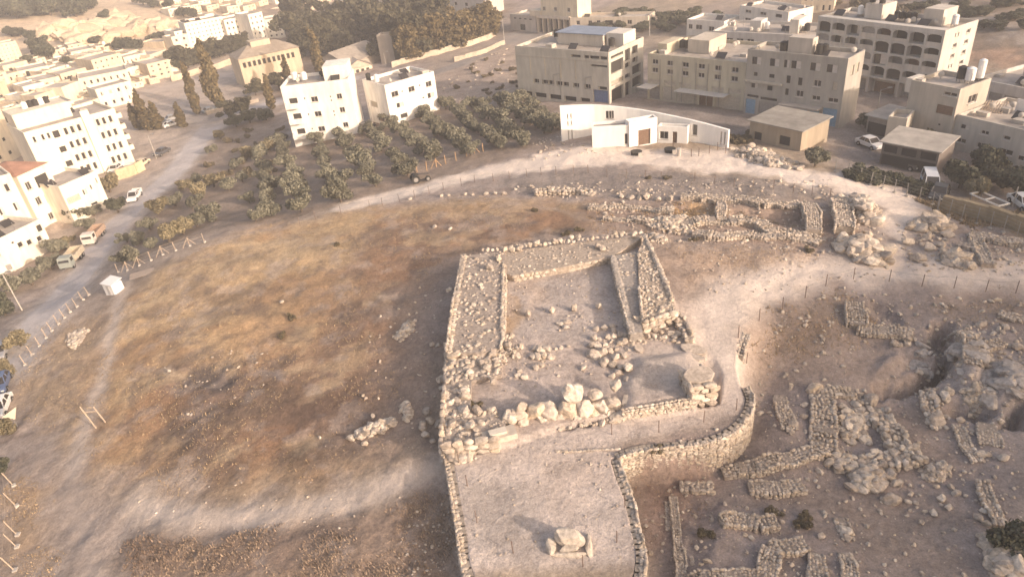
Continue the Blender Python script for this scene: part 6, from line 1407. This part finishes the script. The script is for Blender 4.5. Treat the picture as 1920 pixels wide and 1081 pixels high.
for i in range(16):
    tree('bush', random.uniform(1560, 1700), random.uniform(10, 50), random.uniform(2.5, 4.5), 'low bush on the slope behind the arched block', cat='bush', group='bushes behind the arched block')
for i in range(26):
    t = i/25; x = 1590+t*150; y = 330+t*30+random.uniform(-6, 4)
    tree('darkbush', x, y, random.uniform(1.5, 2.4), 'dark dry bush in the hedge between plaza and car port yard', cat='bush', group='bushes along the plaza fence')
for i in range(24):
    xy = (random.uniform(370, 540), random.uniform(240, 330))
    while pdist(np.array([hit(*xy)[0]]), np.array([hit(*xy)[1]]), hits(RD))[0] < 6: xy = (random.uniform(370, 540), random.uniform(240, 330))
    tree('bush', *xy, random.uniform(1.4, 2.6), 'dusty bush on the bank beside the upper road', cat='bush', group='dusty bushes on the road bank')
for i in range(12): tree('bush', 1375+i*3+random.uniform(-8, 8), 262+random.uniform(-6, 8), random.uniform(1.2, 2), 'small bush at the right end of the white museum wall', cat='bush', group='bushes by the museum wall')
for i in range(24):
    tree('bush', random.uniform(845, 1010), random.uniform(100, 180), random.uniform(.9, 1.8), 'dry bush on the stony field left of the workshop', cat='bush', group='dry bushes on the stony field')
for x, y, lb in [(908,548,'dry tuft in the hollow of the left wall'),(900,560,'dark tuft beside the hollow of the left wall'),(898,775,'tan tuft in the sunk square pit'),(1230,890,'dry tuft at the foot of the curved wall'),(1300,450,'tuft by the front gate wall'),(1080,435,'grey thorn bush behind the temple'),(1062,440,'second grey thorn bush behind the temple'),(1005,395,'small thorn on the grass behind the temple'),(1320,1000,'dark weed in the lower court'),(1510,975,'dark weed right of the low wall in the court'),(1505,985,'second dark weed in the court'),(1440,960,'thorn bush under the thick stub'),(1250,335,'dark weed on the plaza edge'),(1215,335,'second dark weed on the plaza edge'),(1520,470,'golden tuft before the gate tower'),(630,460,'dark thorn bush on the golden slope'),(545,595,'dark thorn high on the slope'),(530,636,'round dark thorn on the slope')]:
    tree('bush', x, y, .9, lb, cat='bush')

# ------------------------------------------------------------------ dry grass on the mound: too many tufts to count
def grass(pts, n, s0, s1, c0, c1, seed):
    r = np.random.default_rng(seed); P = hits(pts); lo = P.min(0)[:2]; hi = P.max(0)[:2]
    X = r.uniform(lo, hi, (n*3, 2)); ok = sdist(X[:, 0], X[:, 1], P)+(fbm(X[:, 0]*.3, X[:, 1]*.3, 91)-.5)*6 < 0
    ok &= vnoise(X[:, 0]*.35, X[:, 1]*.35, 95)+r.uniform(-.25, .25, len(X)) > .42
    X = X[ok][:n]; Z = gz(X[:, 0], X[:, 1]); n = len(X); nb = 4
    k = np.repeat(np.arange(n), nb); m = len(k); s = (s0+(s1-s0)*r.random(n)**2)[k]*r.uniform(.7, 1.2, m); t = r.uniform(0, 6.28, m); ln = r.uniform(.3, 1.0, m)
    base = np.stack([X[k, 0]+r.normal(0, .12, m), X[k, 1]+r.normal(0, .12, m), Z[k]-.03], -1); d = np.stack([np.cos(t), np.sin(t), np.zeros(m)], -1); e = np.stack([-np.sin(t), np.cos(t), np.zeros(m)], -1)
    V = np.stack([base-e*s[:, None]*.22, base+e*s[:, None]*.22, base+d*(s*ln)[:, None]+np.array([0, 0, 1])*(s*.75)[:, None]], 1).reshape(-1, 3)
    f = fbm(X[:, 0]*.2, X[:, 1]*.2, 97)[k]; c = np.array(c0)+(np.array(c1)-np.array(c0))*np.clip(f*1.6-.3, 0, 1)[:, None]; c = c*r.uniform(.8, 1.25, m)[:, None]
    return V, np.repeat(c, 3, 0)
gV = []; gC = []
for pts, n, s0, s1, c0, c1, sd in [([(200,640),(235,560),(330,490),(480,430),(650,395),(900,375),(1100,388),(1000,430),(860,460),(780,530),(720,600),(740,820),(560,900),(330,930),(180,890),(130,760)], 16000, .05, .2, (.24,.165,.10), (.46,.34,.20), 1),
  ([(20,660),(100,600),(215,585),(195,720),(150,820),(30,800)], 2500, .06, .2, (.3,.22,.14), (.44,.34,.22), 2), ([(20,900),(110,930),(100,1081),(0,1081)], 1500, .06, .22, (.28,.2,.12), (.42,.31,.19), 3),
  ([(250,1010),(520,980),(850,930),(860,1090),(200,1090)], 5000, .08, .26, (.2,.14,.10), (.36,.27,.19), 4), ([(1240,460),(1400,462),(1540,478),(1480,510),(1300,540)], 1400, .06, .2, (.34,.24,.15), (.45,.34,.22), 5),
  ([(1430,600),(1560,540),(1640,560),(1620,660),(1450,700),(1405,660)], 1800, .06, .25, (.3,.22,.14), (.46,.33,.19), 6), ([(1660,560),(1900,545),(1920,600),(1800,620)], 900, .06, .22, (.28,.21,.14), (.36,.28,.19), 7),
  ([(1260,380),(1345,380),(1345,404),(1265,404)], 400, .1, .3, (.36,.24,.12), (.45,.31,.15), 8), ([(1100,400),(1290,405),(1300,440),(1110,432)], 500, .1, .3, (.26,.18,.11), (.40,.28,.16), 9), ([(1730,370),(1930,395),(1930,450),(1840,425),(1750,395)], 1500, .2, .5, (.22,.16,.09), (.36,.26,.15), 10),
  ([(960,330),(1200,322),(1560,360),(1500,372),(1150,372),(980,355)], 1200, .08, .26, (.18,.15,.11), (.30,.25,.19), 11), ([(1365,395),(1510,402),(1510,424),(1370,410)], 500, .1, .3, (.2,.16,.1), (.3,.23,.15), 12), ([(1200,890),(1330,890),(1290,1000),(1215,1040)], 400, .06, .2, (.26,.18,.12), (.36,.25,.16), 13)]:
    V, C = grass(pts, n, s0, s1, c0, c1, sd); gV.append(V); gC.append(C)
gV = np.concatenate(gV); gC = np.concatenate(gC)
tag(link('dry_grass', mesh_np('dry_grass', gV, [np.arange(len(gV)).reshape(-1, 3)], M_GRASS, gC)), kind='stuff')
# ------------------------------------------------------------------ fences
def fence(label, pts, h, r, mat, foot=False, wires=2, brace=(), lean=(0, 0), mesh=False, name='fence'):
    P = [ground(*p) for p in pts]; root = empty(name, P[0]); tag(root, label, 'fence'); O = P[0]
    for i, p in enumerate(P):
        q_ = p-O; m = MB(); m.bar((0, 0, -.3), (lean[0]+random.gauss(0, .03), lean[1]+random.gauss(0, .03), h), r, 6); o = m.build('post', mat, root, q_)
        if foot:
            f = MB(); f.box(-.17, .17, -.17, .17, -.25, .2); fo = f.build('footing', M_CONC, o); fo.rotation_euler[2] = random.uniform(0, 1)
        if i in brace:
            for s in (-1, 1):
                b = MB(); b.bar((0, 0, h*.9), (s*.9, s*.25, -.1), r*.8, 5); b.build('brace', mat, o)
    if wires:
        m = MB()
        for a, b in zip(P[:-1], P[1:]):
            for k in range(wires):
                z = h*(k+1)/(wires+.15); m.bar(a-O+np.array([lean[0], lean[1], 0])*z/h+[0, 0, z], b-O+np.array([lean[0], lean[1], 0])*z/h+[0, 0, z], .012 if not mesh else .02, 4, cap=False)
        m.build('wire', M_METAL if mat is not M_WOOD else M_WOOD, root)
    return root
random.seed(3)
fence('row of pale concrete-footed posts along the asphalt road below the mound', [(48,684),(62,666),(75,648),(87,632),(98,620),(110,608),(122,596),(133,586),(145,576),(157,564),(168,554)], 1.35, .05, M_WOOD, foot=True, wires=3, lean=(-.15, 0))
fence('brace-post wire fence between the lower olives and the golden slope', [(222,510),(240,506),(262,498),(284,488),(306,478),(330,470),(356,462),(384,455)], 1.4, .05, M_WOOD, foot=True, wires=3, brace=(1, 2, 4, 6))
fence('leaning pale posts at the bottom left edge of the picture', [(28,912),(32,948),(34,1002),(34,1026),(30,1070)], 1.6, .05, M_WOOD, foot=True, wires=2, lean=(-.5, .1))
fence('thin dark posts along the track above the golden grass', [(562,421),(592,412),(640,402),(694,390),(717,385),(750,379),(778,372),(805,364),(832,357),(865,347),(890,342),(925,338),(955,334)], 1.2, .035, M_RUST, wires=2)
fence('thin dark posts along the near edge of the plaza', [(988,332),(1015,329),(1043,328),(1075,325),(1103,325),(1138,332),(1174,334),(1210,336),(1240,338),(1302,340),(1340,345),(1376,350),(1412,352),(1450,356),(1487,361),(1522,366),(1556,372)], 1.25, .035, M_RUST, wires=2)
fence('thin dark posts along the path above the excavation', [(1383,648),(1423,606),(1467,580),(1510,556),(1548,536),(1600,524),(1667,528),(1728,538),(1788,542),(1848,546),(1905,548)], 1.3, .035, M_RUST, wires=1)
fence('thin posts along the rim of the curved terrace wall', [(1398,695),(1394,745),(1378,800),(1318,812),(1235,818),(1148,836)], 1.1, .03, M_RUST, wires=0)
fence('thin posts down the sides of the front terrace', [(1162,905),(1172,985),(1157,1042),(1094,1078)], 1.1, .03, M_RUST, wires=0)
fence('thin posts on the left side of the front terrace', [(864,888),(880,930),(898,998),(964,1046)], 1.1, .03, M_RUST, wires=0)
fence('orange-brown rail fence beside the lowest grove trees', [(782,322),(800,318),(818,312),(836,306),(855,300),(875,294),(890,288),(906,284)], 1.5, .07, plain('orange_wood', (.46,.29,.16), .8), wires=2, brace=(2, 6))
fence('wire fence with white footings between the plaza and the car port yard', [(1566,322),(1590,330),(1612,338),(1632,346),(1655,352),(1677,360),(1700,366),(1724,373),(1748,384),(1758,396)], 1.7, .05, M_METAL, foot=True, wires=4)
fence('long wire fence with white footings along the grassy bank at right', [(1756,396),(1778,405),(1802,414),(1830,420),(1856,428),(1880,436),(1905,446),(1930,452)], 2.0, .05, M_METAL, foot=True, wires=5)
fence('dark lattice fence of the museum garden', [(1262,282),(1275,290),(1296,296),(1310,294),(1330,288),(1345,282),(1360,288)], 1.2, .05, M_RUST, wires=4)
# wall along the road under the pines
def lowwall(label, pts, w_, h_, col, name='garden_wall'):
    P = [ground(*p) for p in pts]; m = MB(); O = P[0]
    for a, b in zip(P[:-1], P[1:]):
        u = (b-a)[:2]; L = np.linalg.norm(u); u /= L; n = np.array([-u[1], u[0]])*w_/2; z0 = min(a[2], b[2])-.5; z1 = (a[2]+b[2])/2+h_
        c = [a[:2]-n-O[:2], b[:2]-n-O[:2], b[:2]+n-O[:2], a[:2]+n-O[:2]]
        m.add([(*q_, z0-O[2]) for q_ in c]+[(*q_, z1-O[2]) for q_ in c], [(3,2,1,0),(4,5,6,7),(0,1,5,4),(1,2,6,5),(2,3,7,6),(3,0,4,7)])
    o = m.build(name, plain('garden_stone', col, .95, .25, 2.0), None, O); o['kind'] = 'thing'; return tag(o, label, 'wall')
lowwall('stepped pale stone wall between the road and the sunlit pines', [(735,128),(752,122),(770,117),(788,112),(806,107),(824,102),(842,97),(860,92),(878,87),(896,81),(914,74),(928,66)], .5, 1.5, (.50,.43,.34))
lowwall('long pale bank wall on the near side of the junction road', [(852,116),(872,111),(892,105),(912,98),(928,91),(946,84)], .5, 1.2, (.46,.39,.31))
lowwall('sunny pale wall beneath the dark pine hedge', [(322,152),(350,144),(378,135),(400,127),(440,112),(470,100)], .5, 1.8, (.60,.49,.36))
lowwall('tan yard wall beside the road below the large white block', [(222,338),(240,332),(258,326),(272,318)], .4, 2.2, (.58,.46,.30))
lowwall('low wall beside the upper road left of the white block', [(388,216),(420,208),(452,200),(486,192)], .4, 1.0, (.42,.35,.28))
lowwall('dark earth bank wall of the car port yard', [(1765,392),(1800,402),(1850,414),(1900,430),(1940,444)], .6, 1.7, (.30,.235,.15))

# ------------------------------------------------------------------ posts and poles
def pole(label, px, py, ytop, r=.09, lamp=True, mat=None, arms=0, name='lamp_post', cat='lamp post'):
    p = ground(px, py); h = zof(p, ytop)-p[2]; root = empty(name, p); tag(root, label, cat)
    m = MB(); m.bar((0, 0, -.5), (0, 0, h), r, 8, r*.65); m.build('pole', mat or M_CONC, root)
    if lamp:
        m = MB(); m.bar((0, 0, h-.1), (1.0, -.3, h+.25), r*.5, 6); m.build('arm', M_METAL, root); m = MB(); m.box(.8, 1.45, -.5, -.2, h+.2, h+.36); m.build('lamp_head', M_METAL, root)
    for k in range(arms):
        m = MB(); m.box(-.9, .9, -.06, .06, h-.35-.6*k, h-.25-.6*k); m.build('cross_arm', M_METAL, root)
    return root
pole('pale street lamp at the road junction left of the columned house', 946, 80, 36)
pole('thin street lamp by the road below the concrete silo house', 724, 126, 99, .08)
pole('leaning pale lamp post beside the road at the left edge', 42, 582, 512, .1)
pole('thin pole between the two white houses', 700, 240, 192, .08, False, name='utility_pole', cat='pole')
pole('power pole with a cross arm behind the cream workshop', 1218, 66, 22, .12, False, arms=2, name='utility_pole', cat='pole')
pole('lamp post beside the parked dark car at the roadside', 294, 298, 254, .08)
pole('street lamp in the yard between the grey block and the tan tower', 1640, 236, 168, .08)
pole('pale slanted pole at the right edge behind the grassy bank', 1898, 388, 350, .08, False, name='utility_pole', cat='pole')
gp = empty('gate_posts', ground(180, 800)); tag(gp, 'two pale bare poles of a broken gate on the left footpath', 'gate')
for dx, dy, hh in ((0, 0, 2.6), (.9, .35, 2.2)):
    m = MB(); m.bar((dx, dy, -.3), (dx-.55, dy+.1, hh), .07, 7); m.build('post', M_WOOD, gp)
m = MB(); m.bar((-.4, .1, 1.9), (.5, .45, 1.6), .05, 6); m.build('rail', M_WOOD, gp)
sg = empty('road_sign', ground(34, 800), .5); tag(sg, 'small pale triangular sign on a thin post at the left edge', 'sign')
m = MB(); m.bar((0, 0, -.3), (0, 0, 1.7), .04, 6); m.build('post', M_METAL, sg)
m = MB(); m.prism([(-.75, 1.6), (.75, 2.2), (.15, .9)], -.05, -.02); m.build('panel', plain('sign_face', (.58,.49,.38), .7), sg)
# white kiosk hut
p = ground(216, 545); hut = empty('kiosk_hut', p, -.5); hut.scale = (.62, .62, .7); tag(hut, 'small white hut with a sloping roof by the fence at the road bend', 'hut')
m = MB(); m.box(-1.5, 1.5, -1.2, 1.2, -.6, 2.1); m.build('body', plain('white_hut', (.74,.72,.69), .6, .08), hut)
m = MB(); m.add([(-1.7,-1.4,2.1),(1.7,-1.4,2.1),(1.7,1.4,2.5),(-1.7,1.4,2.5),(-1.7,-1.4,2.22),(1.7,-1.4,2.22),(1.7,1.4,2.62),(-1.7,1.4,2.62)], [(3,2,1,0),(4,5,6,7),(0,1,5,4),(1,2,6,5),(2,3,7,6),(3,0,4,7)]); m.build('roof', plain('white_hut_roof', (.70,.69,.67), .5, .08), hut)
m = MB(); m.box(-.4, .4, -1.26, -1.202, 0, 1.8); m.build('door', plain('hut_door', (.5,.48,.46), .5), hut)
pn = empty('roof_panel', ground(268, 517), .35); tag(pn, 'dark sheet panel leaning on the grass right of the white hut', 'panel')
m = MB(); m.add([(-1.6,-.4,0),(1.6,-.2,.1),(1.5,.5,.5),(-1.4,.4,.45),(-1.6,-.4,.06),(1.6,-.2,.16),(1.5,.5,.56),(-1.4,.4,.51)], [(3,2,1,0),(4,5,6,7),(0,1,5,4),(1,2,6,5),(2,3,7,6),(3,0,4,7)]); m.build('sheet', plain('dark_sheet', (.2,.17,.15), .8), pn)

# ------------------------------------------------------------------ vehicles
def wheels(root, xs, ys, r):
    for x in xs:
        for y in ys:
            m = MB(); m.bar((0, -.11, 0), (0, .11, 0), r, 14); w = m.build('wheel', M_TYRE, root, (x, y, r))
            m = MB(); m.bar((0, -.125, 0), (0, .125, 0), r*.55, 10); m.build('rim', M_METAL, w)
def car(label, px, py, rz, col, kind='sedan', name='parked_car', group=None, paint=None):
    p = ground(px, py); root = empty(name, p, rz); tag(root, label, 'car' if kind == 'sedan' else ('pickup' if kind == 'pickup' else 'van'), group)
    pm = plain('car_paint', col, .35, .1, 3, .0, spec=.5)
    if kind == 'sedan':
        prof = [(-2.1,.3),(-2.15,.72),(-2.05,.88),(-1.2,.95),(1.0,.92),(1.95,.80),(2.15,.62),(2.12,.3)]; cab = [(-1.45,.92),(-.95,1.38),(.35,1.40),(1.05,.90)]; wx = (-1.3, 1.3)
    elif kind == 'pickup':
        prof = [(-2.4,.4),(-2.4,1.0),(-.4,1.02),(1.0,1.02),(2.2,.95),(2.3,.55),(2.3,.4)]; cab = [(-.5,1.0),(-.4,1.65),(.6,1.65),(1.15,1.0)]; wx = (-1.5, 1.5)
    else:
        prof = [(-2.3,.35),(-2.35,1.0),(1.6,1.05),(2.25,.9),(2.3,.35)]; cab = [(-2.3,1.0),(-2.2,1.95),(.9,1.95),(1.65,1.02)]; wx = (-1.5, 1.5)
    m = MB(); m.prism(prof, -.84, .84); b = m.build('body', pm, root); md = b.modifiers.new('b', 'BEVEL'); md.width = .08; md.segments = 2
    n = len(cab); m = MB()
    vs = [(x, -.80+(.14 if z > 1.1 else 0), z) for x, z in cab]+[(x, .80-(.14 if z > 1.1 else 0), z) for x, z in cab]
    m.add(vs, [(k, (k+1) % n, n+(k+1) % n, n+k) for k in range(n)]+[tuple(range(n-1, -1, -1)), tuple(range(n, 2*n))]); m.build('glasshouse', M_GLASS, root)
    x0, x1 = cab[1][0], cab[2][0]; zt = max(z for x, z in cab); m = MB(); m.box(x0-.03, x1+.03, -.68, .68, zt+.002, zt+.05); m.build('roof', pm, root)
    for s in (-1, 1):
        m = MB(); m.bar((cab[0][0], s*.80, cab[0][1]), (x0, s*.67, zt+.03), .05, 5); m.bar((cab[3][0], s*.80, cab[3][1]), (x1, s*.67, zt+.03), .05, 5); m.bar(((x0+x1)/2, s*.80, .95), ((x0+x1)/2, s*.67, zt+.03), .045, 5); m.build('pillar', pm, root)
        m = MB(); m.box(prof[-2][0]-.03, prof[-2][0]+.02, s*.62-.14, s*.62+.14, .58, .72); m.build('headlight', plain('lamp_glass', (.7,.68,.62), .2, spec=.5), root)
    if kind == 'pickup':
        m = MB(); m.box(-2.3, -.6, -.72, .72, 1.021, 1.04); m.build('bed_floor', M_DARK, root)
        m = MB(); m.box(-2.4,-.55,-.84,-.76,1.02,1.3); m.box(-2.4,-.55,.76,.84,1.02,1.3); m.box(-2.4,-2.32,-.759,.759,1.02,1.3); m.build('bed_side', pm, root)
    wheels(root, wx, (-.80, .80), .33 if kind == 'sedan' else .38); return root
def truck(label, px, py, rz, ccol, bcol):
    p = ground(px, py); root = empty('tipper_truck', p, rz); root.scale = (.85, .85, .85); tag(root, label, 'truck')
    m = MB(); m.prism([(1.5,.6),(1.5,2.5),(3.0,2.5),(3.3,1.6),(3.35,.6)], -1.1, 1.1); o = m.build('cab', plain('cab_paint', ccol, .5, .15), root); md = o.modifiers.new('b', 'BEVEL'); md.width = .1; md.segments = 2
    m = MB(); m.add([(3.03,-.9,2.35),(3.03,.9,2.35),(3.31,.9,1.65),(3.31,-.9,1.65)], [(0,3,2,1)]); m.build('windscreen', M_GLASS, root)
    for s in (-1, 1): m = MB(); m.box(1.9, 2.8, s*1.1-.02+(.01*s), s*1.1+.02+(.01*s), 1.6, 2.3); m.build('window', M_GLASS, root)
    m = MB(); m.box(-3.2, 1.3, -1.15, 1.15, .9, 1.05); m.box(-3.2, 1.3, -1.15, -1.05, 1.051, 2.0); m.box(-3.2, 1.3, 1.05, 1.15, 1.051, 2.0); m.box(1.2, 1.3, -1.049, 1.049, 1.051, 2.3); m.box(-3.2, -3.1, -1.049, 1.049, 1.051, 2.0); m.build('tipper_bed', plain('bed_paint', bcol, .7, .25), root)
    m = MB(); m.box(-3.0, 3.0, -.45, .45, .55, .88); m.build('chassis', M_RUST, root)
    wheels(root, (-2.3, -1.2, 2.3), (-.95, .95), .5); return root
def facing(px, py, qx, qy):
    a = hit(px, py); b = hit(qx, qy); d = b-a; return math.atan2(d[1], d[0])
truck('grey-green tipper truck with a cream bed standing at the roadside under the trees', 140, 494, facing(150,480,130,505), (.28,.30,.27), (.52,.44,.33))
truck('rusty white flatbed truck parked further up the same road', 180, 448, facing(190,436,172,456), (.62,.55,.48), (.42,.30,.22))
car('white pickup parked at the road edge by the dark shrubs', 254, 372, facing(262,362,246,382), (.74,.72,.69), 'pickup', 'parked_pickup')
car('dark car at the roadside by the lamp post', 305, 290, facing(312,286,298,294), (.08,.08,.085))
car('beige car behind the tan yard wall', 267, 311, facing(275,306,260,316), (.60,.50,.36))
car('white car first under the balconies of the large white block', 218, 320, facing(226,314,210,326), (.72,.70,.66)); car('dark car second under the balconies of the large white block', 232, 327, facing(240,321,224,333), (.10,.09,.09)); car('small white car nearest the tan yard wall end', 246, 320, facing(254,314,238,326), (.70,.68,.64))
car('silver sedan parked at the left of the open car port', 1630, 276, facing(1615,270,1645,282), (.62,.60,.58)); car('dark jeep standing in front of the car port', 1695, 312, facing(1680,308,1712,318), (.10,.085,.075), 'pickup', 'parked_jeep')
car('battered white van standing nose down at the plaza fence', 1742, 352, facing(1735,335,1750,370), (.62,.62,.62), 'van', 'wrecked_van'); car('black wrecked car beside the battered white van', 1760, 368, facing(1770,355,1752,380), (.04,.04,.04), 'sedan', 'wrecked_car')
car('grey car at the left edge below the olive bush', 4, 664, facing(14,640,-4,690), (.35,.34,.34)); car('blue car at the left edge under the fence posts', 4, 724, facing(12,700,-4,745), (.10,.13,.22)); car('white car at the left edge above the sign', 2, 768, facing(10,748,-6,788), (.72,.70,.66))
car('pale car cut by the right edge beyond the trailer', 1918, 388, facing(1905,380,1935,396), (.60,.59,.57))
car('blue grey car in the yard by the tallest cypress', 395, 212, facing(385,215,406,208), (.16,.18,.2)); car('white car in the yard below the tall cypress', 322, 238, facing(314,240,332,234), (.7,.68,.64)); car('grey car second in the yard below the tall cypress', 324, 226, facing(316,228,334,222), (.3,.3,.3))
car('black car in the shade between the two white houses', 686, 242, facing(678,245,696,238), (.05,.05,.055))
tr = empty('flat_trailer', ground(1852, 384), facing(1835,378,1872,390)); tag(tr, 'empty white frame trailer standing under the dark trees', 'trailer')
m = MB(); m.box(-2,2,-.8,-.68,.7,.85); m.box(-2,2,.68,.8,.7,.85); m.box(-2,-1.85,-.679,.679,.7,.85); m.box(1.85,2,-.679,.679,.7,.85); m.box(-.07,.07,-.679,.679,.7,.84); m.build('frame', plain('white_frame', (.68,.65,.6), .6), tr)
for x in (-1.7, 1.7):
    for y in (-.74, .74): m = MB(); m.box(x-.06, x+.06, y-.05, y+.05, -.3, .699); m.build('leg', M_METAL, tr)
at_ = empty('old_tractor', ground(790, 340), .3); tag(at_, 'rusty dark tractor wreck on the bank beside the track', 'tractor')
m = MB(); m.prism([(-1.2,.5),(-1.2,1.1),(-.2,1.2),(1.3,1.0),(1.4,.5)], -.4, .4); m.build('body', plain('tractor_rust', (.12,.10,.085), .8, .3), at_)
m = MB(); m.bar((-.6,0,1.1), (-.75,0,2.0), .06, 6); m.box(-1.0,-.3,-.3,.3,1.15,1.3); m.build('seat', M_BLACK, at_); wheels(at_, (-.9,), (-.62, .62), .65); wheels(at_, (1.0,), (-.5, .5), .42)
for x, y, lb in [(1193,289,'round dark planter with a pale block beside the museum entrance'),(1256,286,'second dark planter right of the museum entrance')]:
    t = empty('planter', ground(x, y)); tag(t, lb, 'planter'); m = MB(); m.bar((0,0,-.1),(0,0,.5),.75,12,.85); m.build('tub', M_BLACK, t); m = MB(); m.box(.1,.6,-1.2,-.86,-.1,.55); m.build('block', M_CONC, t)
t = empty('stone_bollard', ground(1273, 294)); tag(t, 'short pale stone pillar before the museum garden fence', 'bollard'); m = MB(); m.bar((0,0,-.2),(0,0,1.0),.3,10,.26); m.bar((0,0,1.0),(0,0,1.12),.36,10,.32); m.build('shaft', M_CONC, t)
S = Stones(801)
for x0, y0, x1, y1, n in [(75,70,130,48,26),(110,62,240,34,40),(130,80,260,62,22),(230,40,330,62,26)]:
    for i in range(n):
        t = i/(n-1); p = ground(x0+(x1-x0)*t+S.r.uniform(-8, 8), y0+(y1-y0)*t+S.r.uniform(-6, 6)); s_ = S.r.uniform(2.0, 6.0)
        S.add((p[0], p[1], p[2]+s_*.1), (s_*1.2, s_*.8, s_*.6), S.r.uniform(0, 6), .3, big=True, col=np.array([.56,.45,.32])*S.r.uniform(.85, 1.1))
o = S.build('cliff'); o['kind'] = 'structure'
# ------------------------------------------------------------------ the hill behind the viewpoint that shades the dig, and the air
def shade_hill():
    E = [(1110,1150),(1150,1000),(1172,900),(1290,868),(1410,730),(1480,580),(1600,528),(1690,440),(1725,345),(1745,262)]
    P = [hit(*e) for e in E]; hd = sv[:2]/np.linalg.norm(sv[:2]); D = 170.0; rise = D*math.tan(R(SUN_EL)); V = []; n = len(P)
    pr = np.array([hd[1], -hd[0]])
    top = [np.array([p[0]+hd[0]*D, p[1]+hd[1]*D, p[2]+.55+rise]) for p in P]
    top = sorted(top, key=lambda q_: q_[:2] @ pr)
    a = top[0]; b = top[-1]
    s0 = np.sign((b-a)[:2] @ pr)
    top = [np.array([*(a[:2]-pr*s0*60), -5.0])]+top+[np.array([*(b[:2]+pr*s0*40), b[2]-2]), np.array([*(b[:2]+pr*s0*90), -5.0])]
    for t_ in top:
        f = t_[2]; V += [(t_[0]-hd[0]*(f+10)*1.3, t_[1]-hd[1]*(f+10)*1.3, -12), (t_[0], t_[1], f), (t_[0]+hd[0]*(f+10)*1.6, t_[1]+hd[1]*(f+10)*1.6, -14)]
    Fq = []
    for i in range(len(top)-1):
        for k in range(2): Fq.append([3*i+k, 3*i+k+1, 3*i+k+4, 3*i+k+3])
    V = np.array(V); C = np.broadcast_to(np.array([.2,.16,.11]), V.shape)
    o = link('hill', mesh_np('hill', V, Fq, M_GROUND, C)); o['kind'] = 'structure'
shade_hill()
def haze(dens):
    m = bpy.data.materials.new('haze'); m.use_nodes = True; nt = m.node_tree; nt.nodes.clear()
    o = nt.nodes.new('ShaderNodeOutputMaterial'); v = nt.nodes.new('ShaderNodeVolumePrincipled'); v.inputs['Density'].default_value = dens
    v.inputs['Color'].default_value = (.95, .92, .92, 1); v.inputs['Anisotropy'].default_value = 0.0; nt.links.new(v.outputs[0], o.inputs['Volume'])
    mb = MB(); mb.box(-5000, 5000, -5000, 5000, -40, 90); h = mb.build('haze', m); h['kind'] = 'stuff'
haze(.0008)
for o in SC.objects:
    if o.parent is None and o.get('label') and not o.get('kind'): o['kind'] = 'thing'
